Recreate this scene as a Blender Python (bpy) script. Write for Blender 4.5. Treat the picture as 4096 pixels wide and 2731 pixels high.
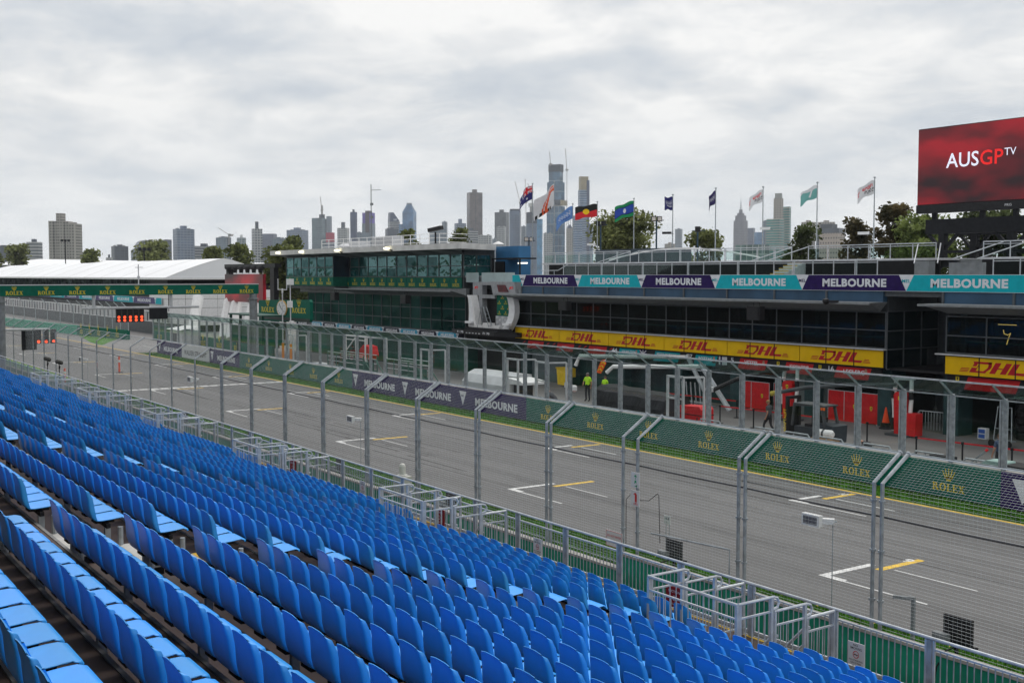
import bpy, bmesh, math, random
from mathutils import Vector, Matrix, noise
R = math.radians
random.seed(7)
S = bpy.context.scene
COL = S.collection
for o in list(bpy.data.objects): bpy.data.objects.remove(o)
# ------------------------------------------------------------------ camera
HC = 8.64
cam = bpy.data.cameras.new("camera"); cam.lens = 39.91; cam.sensor_width = 36; cam.clip_start = .1; cam.clip_end = 9000
co = bpy.data.objects.new("camera", cam); COL.objects.link(co)
TH, PT = R(34.378), R(3.346)
fw = Vector((-math.cos(TH)*math.cos(PT), math.sin(TH)*math.cos(PT), -math.sin(PT)))
rt = Vector((math.sin(TH), math.cos(TH), 0)); up = rt.cross(fw)
co.matrix_world = Matrix(((rt.x, up.x, -fw.x, 0), (rt.y, up.y, -fw.y, 0), (rt.z, up.z, -fw.z, HC), (0, 0, 0, 1)))
S.camera = co
S.render.resolution_x, S.render.resolution_y = 1024, 682
# ------------------------------------------------------------------ world
SUN_EL, SUN_AZ = 62, -25   # azimuth from +Y towards +X
w = bpy.data.worlds.new("World"); S.world = w; w.use_nodes = True
nt = w.node_tree; nt.nodes.clear(); N = nt.nodes.new; L = nt.links.new
out = N('ShaderNodeOutputWorld'); bg1 = N('ShaderNodeBackground'); bg2 = N('ShaderNodeBackground'); mx = N('ShaderNodeMixShader')
sky = N('ShaderNodeTexSky'); sky.sky_type = 'NISHITA'; sky.sun_disc = False; sky.sun_elevation = R(SUN_EL); sky.sun_rotation = R(SUN_AZ)
bg1.inputs[1].default_value = .07; L(sky.outputs[0], bg1.inputs[0])
tc = N('ShaderNodeTexCoord'); sp = N('ShaderNodeSeparateXYZ'); L(tc.outputs['Generated'], sp.inputs[0])
def mth(op, a, b=None, c=None):
    n = N('ShaderNodeMath'); n.operation = op
    for i, v in enumerate((a, b, c)):
        if v is None: continue
        if isinstance(v, (int, float)): n.inputs[i].default_value = v
        else: L(v, n.inputs[i])
    return n.outputs[0]
zc = mth('ADD', mth('MAXIMUM', sp.outputs[2], 0.0), .20)
cb = N('ShaderNodeCombineXYZ'); L(mth('DIVIDE', sp.outputs[0], zc), cb.inputs[0]); L(mth('DIVIDE', sp.outputs[1], zc), cb.inputs[1])
def cloud(scale, det, rough, off, dist=.3):
    m = N('ShaderNodeMapping'); m.inputs['Location'].default_value = off; L(cb.outputs[0], m.inputs[0])
    n = N('ShaderNodeTexNoise'); n.inputs['Scale'].default_value = scale; n.inputs['Detail'].default_value = det
    n.inputs['Roughness'].default_value = rough; n.inputs['Distortion'].default_value = dist; L(m.outputs[0], n.inputs[0]); return n.outputs['Fac']
def ramp(fac, stops):
    r = N('ShaderNodeValToRGB'); e = r.color_ramp.elements
    for i, (p, c) in enumerate(stops):
        q = e[i] if i < 2 else e.new(p)
        q.position = p; q.color = (*c, 1)
    L(fac, r.inputs[0]); return r.outputs[0]
n1 = cloud(1.15, 8, .58, (3.1, 1.7, 0), .2); n2 = cloud(3.6, 7, .6, (9, 4, 2), .5)
big = ramp(mth('ADD', mth('MULTIPLY', n1, .7), mth('MULTIPLY', n2, .3)), [(.36, (.45, .49, .54)), (.44, (.56, .585, .61)), (.50, (.675, .68, .68)), (.57, (.81, .80, .78))])
mc = N('ShaderNodeMix'); mc.data_type = 'RGBA'; L(big, mc.inputs[6]); mc.inputs[7].default_value = (.70, .735, .77, 1)
L(mth('MULTIPLY', mth('SUBTRACT', 1.0, mth('MINIMUM', mth('MULTIPLY', mth('MAXIMUM', sp.outputs[2], 0.), 7.0), 1.0)), .75), mc.inputs[0])
L(mc.outputs[2], bg2.inputs[0]); bg2.inputs[1].default_value = 1.16
L(bg1.outputs[0], mx.inputs[1]); L(bg2.outputs[0], mx.inputs[2]); mx.inputs[0].default_value = .93; L(mx.outputs[0], out.inputs[0])
# ------------------------------------------------------------------ sun (overcast)
sl = bpy.data.lights.new("sun", 'SUN'); sl.energy = 1.35; sl.angle = R(40); sl.color = (1, .96, .9)
so = bpy.data.objects.new("sun", sl); COL.objects.link(so)
az = R(SUN_AZ); d = Vector((math.sin(az)*math.cos(R(SUN_EL)), math.cos(az)*math.cos(R(SUN_EL)), math.sin(R(SUN_EL))))
so.rotation_euler = d.to_track_quat('Z', 'Y').to_euler()
vs = S.view_settings; vs.view_transform = 'Standard'; vs.look = 'None'; vs.exposure = .22; vs.gamma = 1
S.render.engine = 'CYCLES'; S.cycles.transparent_max_bounces = 40; S.cycles.max_bounces = 7
# ------------------------------------------------------------------ materials
MATS = {}
def mat(name, col, rough=.6, var=.12, scale=3., metal=0., bump=0., spec=.32, emit=0., stretch=None, col2=None, detail=4):
    if name in MATS: return MATS[name]
    m = bpy.data.materials.new(name); m.use_nodes = True; MATS[name] = m
    t = m.node_tree; b = t.nodes['Principled BSDF']; ln = t.links.new
    b.inputs['Roughness'].default_value = rough; b.inputs['Metallic'].default_value = metal
    b.inputs['Specular IOR Level'].default_value = spec
    g = t.nodes.new('ShaderNodeTexCoord'); mp = t.nodes.new('ShaderNodeMapping'); ln(g.outputs['Object'], mp.inputs[0])
    if stretch: mp.inputs['Scale'].default_value = stretch
    n = t.nodes.new('ShaderNodeTexNoise'); n.inputs['Scale'].default_value = scale; n.inputs['Detail'].default_value = detail; ln(mp.outputs[0], n.inputs[0])
    r = t.nodes.new('ShaderNodeValToRGB'); a = [max(0, c*(1-var)) for c in col]; z = col2 or [min(1, c*(1+var)) for c in col]
    r.color_ramp.elements[0].position = .35; r.color_ramp.elements[1].position = .65
    r.color_ramp.elements[0].color = (*a, 1); r.color_ramp.elements[1].color = (*z, 1)
    ln(n.outputs['Fac'], r.inputs[0]); ln(r.outputs[0], b.inputs['Base Color'])
    if emit: ln(r.outputs[0], b.inputs['Emission Color']); b.inputs['Emission Strength'].default_value = emit
    if bump:
        bn = t.nodes.new('ShaderNodeBump'); bn.inputs['Strength'].default_value = bump; bn.inputs['Distance'].default_value = .02
        ln(n.outputs['Fac'], bn.inputs['Height']); ln(bn.outputs[0], b.inputs['Normal'])
    return m
def glass(name, tint, refl=.1, rough=.02, wav=0.):
    m = bpy.data.materials.new(name); m.use_nodes = True; MATS[name] = m
    t = m.node_tree; t.nodes.clear(); o = t.nodes.new('ShaderNodeOutputMaterial')
    tr = t.nodes.new('ShaderNodeBsdfTransparent'); tr.inputs[0].default_value = (*tint, 1)
    gl = t.nodes.new('ShaderNodeBsdfGlossy'); gl.inputs['Roughness'].default_value = rough; gl.inputs[0].default_value = (.85, .95, .95, 1)
    lw = t.nodes.new('ShaderNodeLayerWeight'); lw.inputs[0].default_value = .5; pw = t.nodes.new('ShaderNodeMath'); pw.operation = 'POWER'; pw.inputs[1].default_value = 4; t.links.new(lw.outputs['Facing'], pw.inputs[0])
    ma = t.nodes.new('ShaderNodeMath'); ma.operation = 'MULTIPLY_ADD'; ma.inputs[1].default_value = .45; ma.inputs[2].default_value = refl; t.links.new(pw.outputs[0], ma.inputs[0])
    x = t.nodes.new('ShaderNodeMixShader'); t.links.new(ma.outputs[0], x.inputs[0]); t.links.new(tr.outputs[0], x.inputs[1]); t.links.new(gl.outputs[0], x.inputs[2]); t.links.new(x.outputs[0], o.inputs[0])
    if wav:
        g = t.nodes.new('ShaderNodeTexCoord'); n = t.nodes.new('ShaderNodeTexNoise'); n.inputs['Scale'].default_value = .7; t.links.new(g.outputs['Object'], n.inputs[0])
        bn = t.nodes.new('ShaderNodeBump'); bn.inputs['Strength'].default_value = wav; bn.inputs['Distance'].default_value = .3; t.links.new(n.outputs['Fac'], bn.inputs['Height']); t.links.new(bn.outputs[0], gl.inputs['Normal'])
    return m
def window(name, base, refl, tint, wav=.3, scale=.5):
    """opaque reflective window glass with slightly wavy panes"""
    m = bpy.data.materials.new(name); m.use_nodes = True; MATS[name] = m
    t = m.node_tree; t.nodes.clear(); o = t.nodes.new('ShaderNodeOutputMaterial')
    df = t.nodes.new('ShaderNodeBsdfDiffuse'); gl = t.nodes.new('ShaderNodeBsdfGlossy'); gl.inputs['Roughness'].default_value = .03; gl.inputs[0].default_value = (*tint, 1)
    g = t.nodes.new('ShaderNodeTexCoord'); n = t.nodes.new('ShaderNodeTexNoise'); n.inputs['Scale'].default_value = scale; n.inputs['Detail'].default_value = 2; t.links.new(g.outputs['Object'], n.inputs[0])
    r = t.nodes.new('ShaderNodeValToRGB'); r.color_ramp.elements[0].color = (*[c*.45 for c in base], 1); r.color_ramp.elements[1].color = (*[c*1.6 for c in base], 1); r.color_ramp.elements[0].position = .3; r.color_ramp.elements[1].position = .7  # patches in the diffuse colour stand in for uneven reflections in the panes
    t.links.new(n.outputs['Fac'], r.inputs[0]); t.links.new(r.outputs[0], df.inputs[0])
    bn = t.nodes.new('ShaderNodeBump'); bn.inputs['Strength'].default_value = wav; bn.inputs['Distance'].default_value = .25; t.links.new(n.outputs['Fac'], bn.inputs['Height']); t.links.new(bn.outputs[0], gl.inputs['Normal'])
    sn = t.nodes.new('ShaderNodeVectorMath'); sn.operation = 'SNAP'; sn.inputs[1].default_value = (2.01, 50, 1.03); t.links.new(g.outputs['Object'], sn.inputs[0]); wn = t.nodes.new('ShaderNodeTexWhiteNoise'); t.links.new(sn.outputs[0], wn.inputs[0])
    x = t.nodes.new('ShaderNodeMixShader'); mr = t.nodes.new('ShaderNodeMapRange'); mr.inputs[3].default_value = refl*.35; mr.inputs[4].default_value = refl*1.8; t.links.new(wn.outputs[0], mr.inputs[0]); t.links.new(mr.outputs[0], x.inputs[0]); t.links.new(df.outputs[0], x.inputs[1]); t.links.new(gl.outputs[0], x.inputs[2]); t.links.new(x.outputs[0], o.inputs[0])
    return m
STEEL = mat('galvanised_steel', (.33, .36, .385), .45, .2, 6, metal=.2)
STEEL2 = mat('bright_rail_steel', (.50, .53, .56), .35, .14, 5, metal=.2)
WIRE = mat('fence_wire', (.56, .60, .63), .45, .1, 5, metal=.2)
DKSTEEL = mat('dark_steel', (.011, .012, .015), .6, .25, 4, spec=.2)
WHITE = mat('white_paint', (.74, .74, .74), .5, .06, 4)
OFFW = mat('white_grey_panel', (.55, .56, .58), .5, .08, 4)
BLACK = mat('black_plastic', (.012, .012, .014), .5, .3, 6)
GREY = mat('grey_metal', (.20, .215, .225), .5, .15, 3)
DGREY = mat('dark_grey_cladding', (.06, .068, .075), .5, .2, 2)
GREEN = mat('board_green', (.0, .112, .072), .6, .10, 2.5, spec=.12)
GREENW = mat('wall_green', (.006, .25, .155), .6, .16, 1.6, stretch=(.5, 1, 1))
YEL = mat('board_yellow', (.72, .56, .02), .5, .06, 3)
YLW = mat('line_yellow', (.72, .47, .06), .7, .18, 6)
LWH = mat('line_white', (.66, .66, .65), .7, .16, 6)
PURP = mat('board_purple', (.020, .007, .080), .6, .15, 3, spec=.12)
NAVYB = mat('board_navy', (.010, .010, .03), .6, .2, 3, spec=.12)
TEAL = mat('board_teal', (.004, .38, .45), .6, .06, 3, spec=.15)
CYANB = mat('board_cyan', (.01, .29, .46), .5, .06, 3)
LETW = mat('letter_white', (.68, .70, .74), .5, .05, 4)
DHLY = mat('board_bright_yellow', (.74, .46, .003), .55, .06, 1.5, spec=.15)
REDL = mat('letter_red', (.42, .006, .012), .5, .08, 4)
RED = mat('bright_red', (.58, .012, .016), .45, .12, 2)
CONC = mat('concrete', (.36, .35, .33), .85, .2, 3, bump=.2)
# ------------------------------------------------------------------ mesh helpers
ORG = {}
class MB:
    def __init__(s): s.v = []; s.f = []; s.m = []
    def add(s, vs, fs, m=0):
        b = len(s.v); s.v += [tuple(p) for p in vs]; s.f += [tuple(i+b for i in q) for q in fs]; s.m += [m]*len(fs); return s
    def box(s, x0, x1, y0, y1, z0, z1, m=0):
        v = [(x0, y0, z0), (x1, y0, z0), (x1, y1, z0), (x0, y1, z0), (x0, y0, z1), (x1, y0, z1), (x1, y1, z1), (x0, y1, z1)]
        return s.add(v, [(3, 2, 1, 0), (4, 5, 6, 7), (0, 1, 5, 4), (1, 2, 6, 5), (2, 3, 7, 6), (3, 0, 4, 7)], m)
    def bar(s, p, q, w=.05, h=None, m=0):
        h = h or w; p = Vector(p); q = Vector(q); a = (q-p)
        if a.length < 1e-6: return s
        a.normalize(); r = a.cross(Vector((0, 0, 1)))
        if r.length < 1e-3: r = Vector((1, 0, 0))
        r.normalize(); u = r.cross(a); r *= w/2; u *= h/2
        v = [p-r-u, p+r-u, p+r+u, p-r+u, q-r-u, q+r-u, q+r+u, q-r+u]
        return s.add(v, [(0, 1, 2, 3), (7, 6, 5, 4), (1, 0, 4, 5), (2, 1, 5, 6), (3, 2, 6, 7), (0, 3, 7, 4)], m)
    def tube(s, pts, r=.03, n=6, m=0, cap=True, taper=None):
        pts = [Vector(p) for p in pts]; rings = []
        pr = None
        for i, p in enumerate(pts):
            a = (pts[min(i+1, len(pts)-1)]-pts[max(i-1, 0)]).normalized()
            x = a.cross(Vector((0, 0, 1))) if pr is None else pr-a*pr.dot(a)
            if x.length < 1e-3: x = a.cross(Vector((0, 1, 0)))
            x.normalize(); pr = x; y = a.cross(x)
            rr = r*(taper[i] if taper else 1)
            rings.append([p+x*math.cos(2*math.pi*k/n)*rr+y*math.sin(2*math.pi*k/n)*rr for k in range(n)])
        v = [q for g in rings for q in g]; f = []
        for i in range(len(pts)-1):
            for k in range(n):
                k2 = (k+1) % n; f.append((i*n+k, i*n+k2, (i+1)*n+k2, (i+1)*n+k))
        if cap: f.append(tuple(range(n))[::-1]); f.append(tuple((len(pts)-1)*n+k for k in range(n)))
        return s.add(v, f, m)
    def prism(s, poly, a, b, axis='y', m=0):
        """poly: 2-D outline extruded between a and b along axis"""
        def P(u, v, t): return {'y': (u, t, v), 'x': (t, u, v), 'z': (u, v, t)}[axis]
        n = len(poly); v = [P(p[0], p[1], a) for p in poly]+[P(p[0], p[1], b) for p in poly]
        f = [tuple(range(n)), tuple(range(2*n-1, n-1, -1))]+[(i, i+n, (i+1) % n+n, (i+1) % n) for i in range(n)]
        return s.add(v, f, m)
    def lathe(s, c, prof, n=12, m=0):
        v = []; f = []
        for (r, z) in prof:
            for k in range(n): v.append((c[0]+r*math.cos(2*math.pi*k/n), c[1]+r*math.sin(2*math.pi*k/n), c[2]+z))
        for i in range(len(prof)-1):
            for k in range(n): f.append((i*n+k, i*n+(k+1) % n, (i+1)*n+(k+1) % n, (i+1)*n+k))
        f.append(tuple(range(n))[::-1]); f.append(tuple((len(prof)-1)*n+k for k in range(n)))
        return s.add(v, f, m)
    def flat(s, shp, o, ax='x', m=0, sx=1., sy=1., off=0.):
        """2-D letter shapes laid on a board: ax x faces -Y, ax y faces +X"""
        vs, fs = shp
        if ax == 'x': v = [(o[0]+p[0]*sx, o[1]-off, o[2]+p[1]*sy) for p in vs]
        elif ax == 'y': v = [(o[0]+off, o[1]+p[0]*sx, o[2]+p[1]*sy) for p in vs]
        elif ax == 'z': v = [(o[0]+p[0]*sx, o[1]+p[1]*sy, o[2]+off) for p in vs]
        return s.add(v, fs, m)
    def build(s, name, mats, parent=None, org=None, smooth=False):
        me = bpy.data.meshes.new(name)
        o_ = Vector(org) if org is not None else (ORG[parent.name] if parent else Vector((0, 0, 0)))
        me.from_pydata([Vector(p)-o_ for p in s.v], [], s.f)
        if not isinstance(mats, (list, tuple)): mats = [mats]
        for q in mats: me.materials.append(q)
        me.polygons.foreach_set('material_index', s.m)
        if smooth: me.polygons.foreach_set('use_smooth', [True]*len(s.f))
        me.update()
        o = bpy.data.objects.new(name, me); COL.objects.link(o); ORG[o.name] = o_
        if parent: o.parent = parent
        else: o.location = o_
        return o
def thing(name, label, cat, loc=(0, 0, 0), group=None):
    o = bpy.data.objects.new(name, None); COL.objects.link(o); o.location = loc; o.empty_display_size = .3
    ORG[o.name] = Vector(loc); o['label'] = label; o['category'] = cat
    if group: o['group'] = group
    return o
def tag(o, label, cat, group=None, kind=None):
    if label: o['label'] = label
    if cat: o['category'] = cat
    if group: o['group'] = group
    if kind: o['kind'] = kind
    return o
def structure(mb, name, m):
    o = mb.build(name, m); o['kind'] = 'structure'; return o
def dup(root, loc, label=None, group=None):
    def cp(o, par):
        c = o.copy(); COL.objects.link(c)
        if par: c.parent = par
        for k in o.children: cp(k, c)
        return c
    r = cp(root, None); r.location = loc; ORG[r.name] = Vector(loc)
    if label: r['label'] = label
    if group: r['group'] = group
    return r
# ------------------------------------------------------------------ lettering
_TX = {}
def text(s, bold=.02, shear=0., res=3):
    k = (s, bold, shear)
    if k in _TX: return _TX[k]
    c = bpy.data.curves.new('t', 'FONT'); c.body = s; c.offset = bold; c.shear = shear; c.resolution_u = res; c.space_character = 1.0+bold*2
    o = bpy.data.objects.new('t', c); COL.objects.link(o)
    dg = bpy.context.evaluated_depsgraph_get(); me = bpy.data.meshes.new_from_object(o.evaluated_get(dg))
    vs = [(v.co.x, v.co.y) for v in me.vertices]; fs = [tuple(p.vertices) for p in me.polygons]
    x0 = min(p[0] for p in vs); x1 = max(p[0] for p in vs); y0 = min(p[1] for p in vs); y1 = max(p[1] for p in vs)
    vs = [((p[0]-x0)/(x1-x0), (p[1]-y0)/(y1-y0)) for p in vs]
    # keep faces turned to the reader
    nf = []
    for f in fs:
        a = sum(vs[f[i]][0]*vs[f[(i+1) % len(f)]][1]-vs[f[(i+1) % len(f)]][0]*vs[f[i]][1] for i in range(len(f)))
        nf.append(f if a > 0 else f[::-1])
    bpy.data.objects.remove(o); bpy.data.curves.remove(c); bpy.data.meshes.remove(me)
    _TX[k] = (vs, nf); return _TX[k]
def shapes(polys):
    v = []; f = []
    for p in polys:
        b = len(v); v += p; f.append(tuple(range(b, b+len(p))))
    g = []
    for q in f:
        a = sum(v[q[i]][0]*v[q[(i+1) % len(q)]][1]-v[q[(i+1) % len(q)]][0]*v[q[i]][1] for i in range(len(q)))
        g.append(q if a > 0 else q[::-1])
    return v, g
def rect(x0, y0, x1, y1): return [(x0, y0), (x1, y0), (x1, y1), (x0, y1)]
def ring(cx, cy, rx, ry, tx, ty, a0=0, a1=360, n=16):
    out_ = []
    for i in range(n):
        a = R(a0+(a1-a0)*i/n); b = R(a0+(a1-a0)*(i+1)/n)
        out_.append([(cx+rx*math.cos(a), cy+ry*math.sin(a)), (cx+rx*math.cos(b), cy+ry*math.sin(b)), (cx+(rx-tx)*math.cos(b), cy+(ry-ty)*math.sin(b)), (cx+(rx-tx)*math.cos(a), cy+(ry-ty)*math.sin(a))])
    return out_
def serif_word():
    """the watch sponsor's serif wordmark, 5 letters, unit height, width about 4.2"""
    P = []; x = 0
    P += [rect(x, 0, x+.38, .1), rect(x, .9, x+.3, 1), rect(x+.1, .1, x+.28, .9)]+ring(x+.32, .74, .34, .26, .18, .1, -90, 90, 8)+[[(x+.38, .48), (x+.58, .48), (x+.88, 0), (x+.62, 0)], rect(x+.26, .9, x+.34, 1.0), rect(x+.26, .48, x+.36, .56), rect(x+.74, 0, x+.92, .08)]
    x = .96; P += ring(x+.42, .5, .42, .52, .19, .1, 0, 360, 20)
    x = 1.92; P += [rect(x, 0, x+.66, .1), rect(x, .9, x+.38, 1), rect(x+.1, .1, x+.28, .9), [(x+.56, .1), (x+.66, .1), (x+.66, .34)]]
    x = 2.66; P += [rect(x, 0, x+.68, .1), rect(x, .9, x+.68, 1), rect(x+.1, .1, x+.28, .9), rect(x+.28, .46, x+.52, .55), [(x+.58, .1), (x+.68, .1), (x+.68, .34)], [(x+.58, .9), (x+.68, .66), (x+.68, .9)], rect(x+.48, .36, x+.54, .66)]
    x = 3.42; P += [[(x+.06, 1), (x+.28, 1), (x+.82, 0), (x+.60, 0)], [(x+.62, 1), (x+.74, 1), (x+.22, 0), (x+.10, 0)], rect(x, .92, x+.36, 1.001), rect(x+.52, .92, x+.84, 1.001), rect(x, -.001, x+.3, .08), rect(x+.5, -.001, x+.88, .08)]
    v, f = shapes(P); return [(p[0]/4.3, p[1]) for p in v], f
def crown_mark():
    P = [[(.28, .2), (.72, .2), (.66, .0), (.34, .0)]]
    for tx, ty in ((.0, .78), (.22, .95), (.5, 1.0), (.78, .95), (1.0, .78)):
        bx = .3+.4*tx
        P.append([(bx-.07, .18), (bx+.07, .18), (tx+.025, ty-.06), (tx-.025, ty-.06)])
        P += [[(tx+.05*math.cos(R(a)), ty+.05*math.sin(R(a))) for a in range(0, 360, 60)]]
    P += [[(.26, .2), (.74, .2), (.80, .42), (.62, .34), (.5, .5), (.38, .34), (.2, .42)]]
    v, f = shapes(P)
    return v, f
WORD, CROWN = serif_word(), crown_mark()
def watch_logo(mb, o, wdt, ax='x', m=0, crown=.42, gap=.12, off=.006, htk=.30):
    """crown above the word; o = centre bottom of the word"""
    h = wdt*htk
    def sh(dx, dz): return (o[0]+dx, o[1], o[2]+dz) if ax == 'x' else (o[0], o[1]+dx, o[2]+dz)
    mb.flat(WORD, sh(-wdt/2, 0), ax, m, wdt, h, off)
    cw = wdt*crown; mb.flat(CROWN, sh(-cw/2, h+wdt*gap*.8), ax, m, cw, min(cw*.95, h*1.55), off)
def courier_word():
    """three slanted block letters with speed stripes"""
    def sl(p, k=.38): return [(q[0]+q[1]*k, q[1]) for q in p]
    P = []
    P += [sl(rect(.0, .0, .3, .44)), sl(rect(.3, .0, .98, .17)), sl([(.78, .17), (.98, .17), (1.12, .4), (1.12, .66), (.92, .66), (.92, .44)]), sl([(.0, .56), (.22, .56), (.22, .82), (.0, .82)]), sl([(0, .8), (1.0, .8), (1.0, 1), (-.12, 1)]), sl([(.92, .6), (1.12, .6), (1.0, 1), (.8, 1)]), sl(rect(.3, .17, .34, .8))]
    x = 1.2; P += [sl(rect(x, 0, x+.34, .42)), sl(rect(x+.62, 0, x+.96, .42)), sl(rect(x, .52, x+.34, 1)), sl(rect(x+.62, .52, x+.96, 1)), sl(rect(x, .42, x+.96, .52))]
    x = 2.26; P += [sl(rect(x, 0, x+.34, 1)), sl(rect(x+.34, 0, x+1.0, .24))]
    for k in range(3):
        y = .02+.14*k; P += [sl(rect(-.62+.0*k, y, -.1, y+.07)), sl(rect(3.36, y, 3.9-.1*k, y+.07))]
    v, f = shapes(P); x0 = min(p[0] for p in v); x1 = max(p[0] for p in v)
    return [((p[0]-x0)/(x1-x0), p[1]) for p in v], f
COUR = courier_word()
# ------------------------------------------------------------------ ground, track, markings
ASPH = mat('asphalt', (.135, .133, .132), .85, .13, 9, bump=.15)
def asphalt_mat(name, base, streak):
    m = bpy.data.materials.new(name); m.use_nodes = True; t = m.node_tree; b = t.nodes['Principled BSDF']; b.inputs['Roughness'].default_value = .8
    ln = t.links.new; g = t.nodes.new('ShaderNodeTexCoord')
    def nz(sc, stretch, det=5):
        mp = t.nodes.new('ShaderNodeMapping'); mp.inputs['Scale'].default_value = stretch; ln(g.outputs['Object'], mp.inputs[0])
        n = t.nodes.new('ShaderNodeTexNoise'); n.inputs['Scale'].default_value = sc; n.inputs['Detail'].default_value = det; ln(mp.outputs[0], n.inputs[0]); return n.outputs['Fac']
    def rp(f, p0, c0, p1, c1):
        r = t.nodes.new('ShaderNodeValToRGB'); e = r.color_ramp.elements; e[0].position = p0; e[1].position = p1; e[0].color = (c0, c0, c0, 1); e[1].color = (c1, c1, c1, 1); ln(f, r.inputs[0]); return r.outputs[0]
    def mul(a, c):
        x = t.nodes.new('ShaderNodeMix'); x.data_type = 'RGBA'; x.blend_type = 'MULTIPLY'; x.inputs[0].default_value = 1; ln(a, x.inputs[6]); ln(c, x.inputs[7]); return x.outputs[2]
    a = rp(nz(60, (1, 1, 1), 3), .3, .82, .7, 1.15); c = rp(nz(.5, (.03, 2.2, 1)), .44, 1-streak, .6, 1.03); d_ = rp(nz(.18, (.25, 1, 1)), .35, .88, .65, 1.1)
    e = rp(nz(1.7, (.02, 1.6, 1), 3), .33, 1-streak*1.2, .40, 1.0)
    v = mul(mul(mul(a, c), d_), e); x = t.nodes.new('ShaderNodeMix'); x.data_type = 'RGBA'; x.blend_type = 'MULTIPLY'; x.inputs[0].default_value = 1
    x.inputs[6].default_value = (*base, 1); ln(v, x.inputs[7]); ln(x.outputs[2], b.inputs['Base Color']); return m
TRACK = asphalt_mat('track_asphalt', (.128, .126, .126), .15)
PITM = asphalt_mat('pit_asphalt', (.19, .185, .182), .10)
GRASSM = mat('grass_blades', (.085, .23, .02), .8, .4, 2.2, spec=.2)
GROUND = mat('park_ground', (.05, .085, .02), .9, .4, .15)
structure(MB().box(-6000, 4200, -3000, 6000, -.6, -.02), 'ground', GROUND)
structure(MB().box(-420, 60, 23.05, 36.75, -.4, .0), 'track', TRACK)
structure(MB().box(-128, 60, 38.9, 110, -.4, .004).add([(-420, 45.9, .004), (-128, 45.9, .004), (-128, 110, .004), (-420, 110, .004)], [(0, 1, 2, 3)]), 'pit_lane', PITM)
structure(MB().add([(-420, 36.75, -.004), (-128, 36.75, -.004), (-128, 45.9, -.004), (-420, 45.9, -.004)], [(0, 1, 2, 3)]), 'pit_entry_road', PITM)
structure(MB().box(-420, 60, 15.9, 20.05, -.3, .002), 'spectator_walkway', ASPH)
structure(MB().box(-420, 60, 20.34, 23.05, -.3, .008), 'grass_verge_base', GROUND)
structure(MB().box(-125, 60, 36.75, 38.2, -.3, .008), 'far_verge_base', GROUND)
mk = MB()
mk.box(-420, 60, 23.12, 23.30, .0, .005); mk.box(-420, 60, 36.50, 36.66, .0, .005)
structure(mk, 'track_edge_line', YLW)
mw = MB(); my = MB()
for k in range(9):
    X = -21.70-16*k
    for (x, y0, y1, ye) in ((X, 25.56, 27.85, 29.5), (X-8.0, 33.2, 34.9, 36.3)):
        if x < -150: continue
        mw.box(x, x+.22, y0, y1, 0, .005); mw.box(x+.22, x+.85, y0, y0+.24, 0, .005)
        mw.box(x+.85, x+3.6, y0+.02, y0+.09, 0, .005); mw.box(x+.9, x+3.6, y1-.05, y1+.02, 0, .005)
        my.box(x+.5, x+.74, y1-.4, ye, 0, .005)
        if k == 0: mw.flat(text(str(9) if y0 < 30 else '10', .03), (x+.3, ye-.6, 0), 'z', 0, .28, .42, .006)
# start line
for k in range(17):
    mw.box(-86.6, -86.0, 23.4+k*.78, 23.4+k*.78+.66, 0, .005)
sk = MB(); rs_ = random.Random(5)
for k in range(26):
    x0 = rs_.uniform(-110, -12); y0 = rs_.choice((25.9, 27.1, 29.5, 31.2, 33.4, 34.6))+rs_.uniform(-.5, .5); L_ = rs_.uniform(5, 22); dr = rs_.uniform(-.02, .02)
    for off in (0, 1.5):
        if rs_.random() < .25: continue
        wd = rs_.uniform(.10, .22); n_ = 8
        for q in range(n_):
            if rs_.random() < .12: continue
            xa, xb = x0+L_*q/n_, x0+L_*(q+1)/n_; sk.add([(xa, y0+off+dr*(xa-x0), .0025+.0001*(k % 9)), (xb, y0+off+dr*(xb-x0), .0025+.0001*(k % 9)), (xb, y0+off+dr*(xb-x0)+wd, .0025+.0001*(k % 9)), (xa, y0+off+dr*(xa-x0)+wd, .0025+.0001*(k % 9))], [(0, 1, 2, 3)])
structure(sk, 'rubber_mark', mat('tyre_rubber', (.062, .060, .060), .8, .4, 7, stretch=(.1, 6, 1), col2=(.125, .123, .122)))
structure(mw, 'grid_box_marking', LWH); structure(my, 'grid_stop_line', YLW)
pm = MB()
for x0, y0, x1, y1 in ((-45.5, 45.6, -42, 45.7), (-43, 43.2, -34, 43.3), (-38.8, 44.5, -34, 44.62)): pm.box(x0, x1, y0, y1+.04, .004, .009)
pm.box(-84, -30, 46.9, 47.0, .004, .009, 1); pm.box(-140, -30, 41.0, 41.08, .004, .009, 1)
for k in range(5): pm.box(-46+2.2*k, -44.8+2.2*k, 44.2, 44.32, .004, .009, 0)
structure(pm, 'pit_lane_marking', [mat('line_orange', (.75, .25, .04), .7, .15, 5), LWH])
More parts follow.
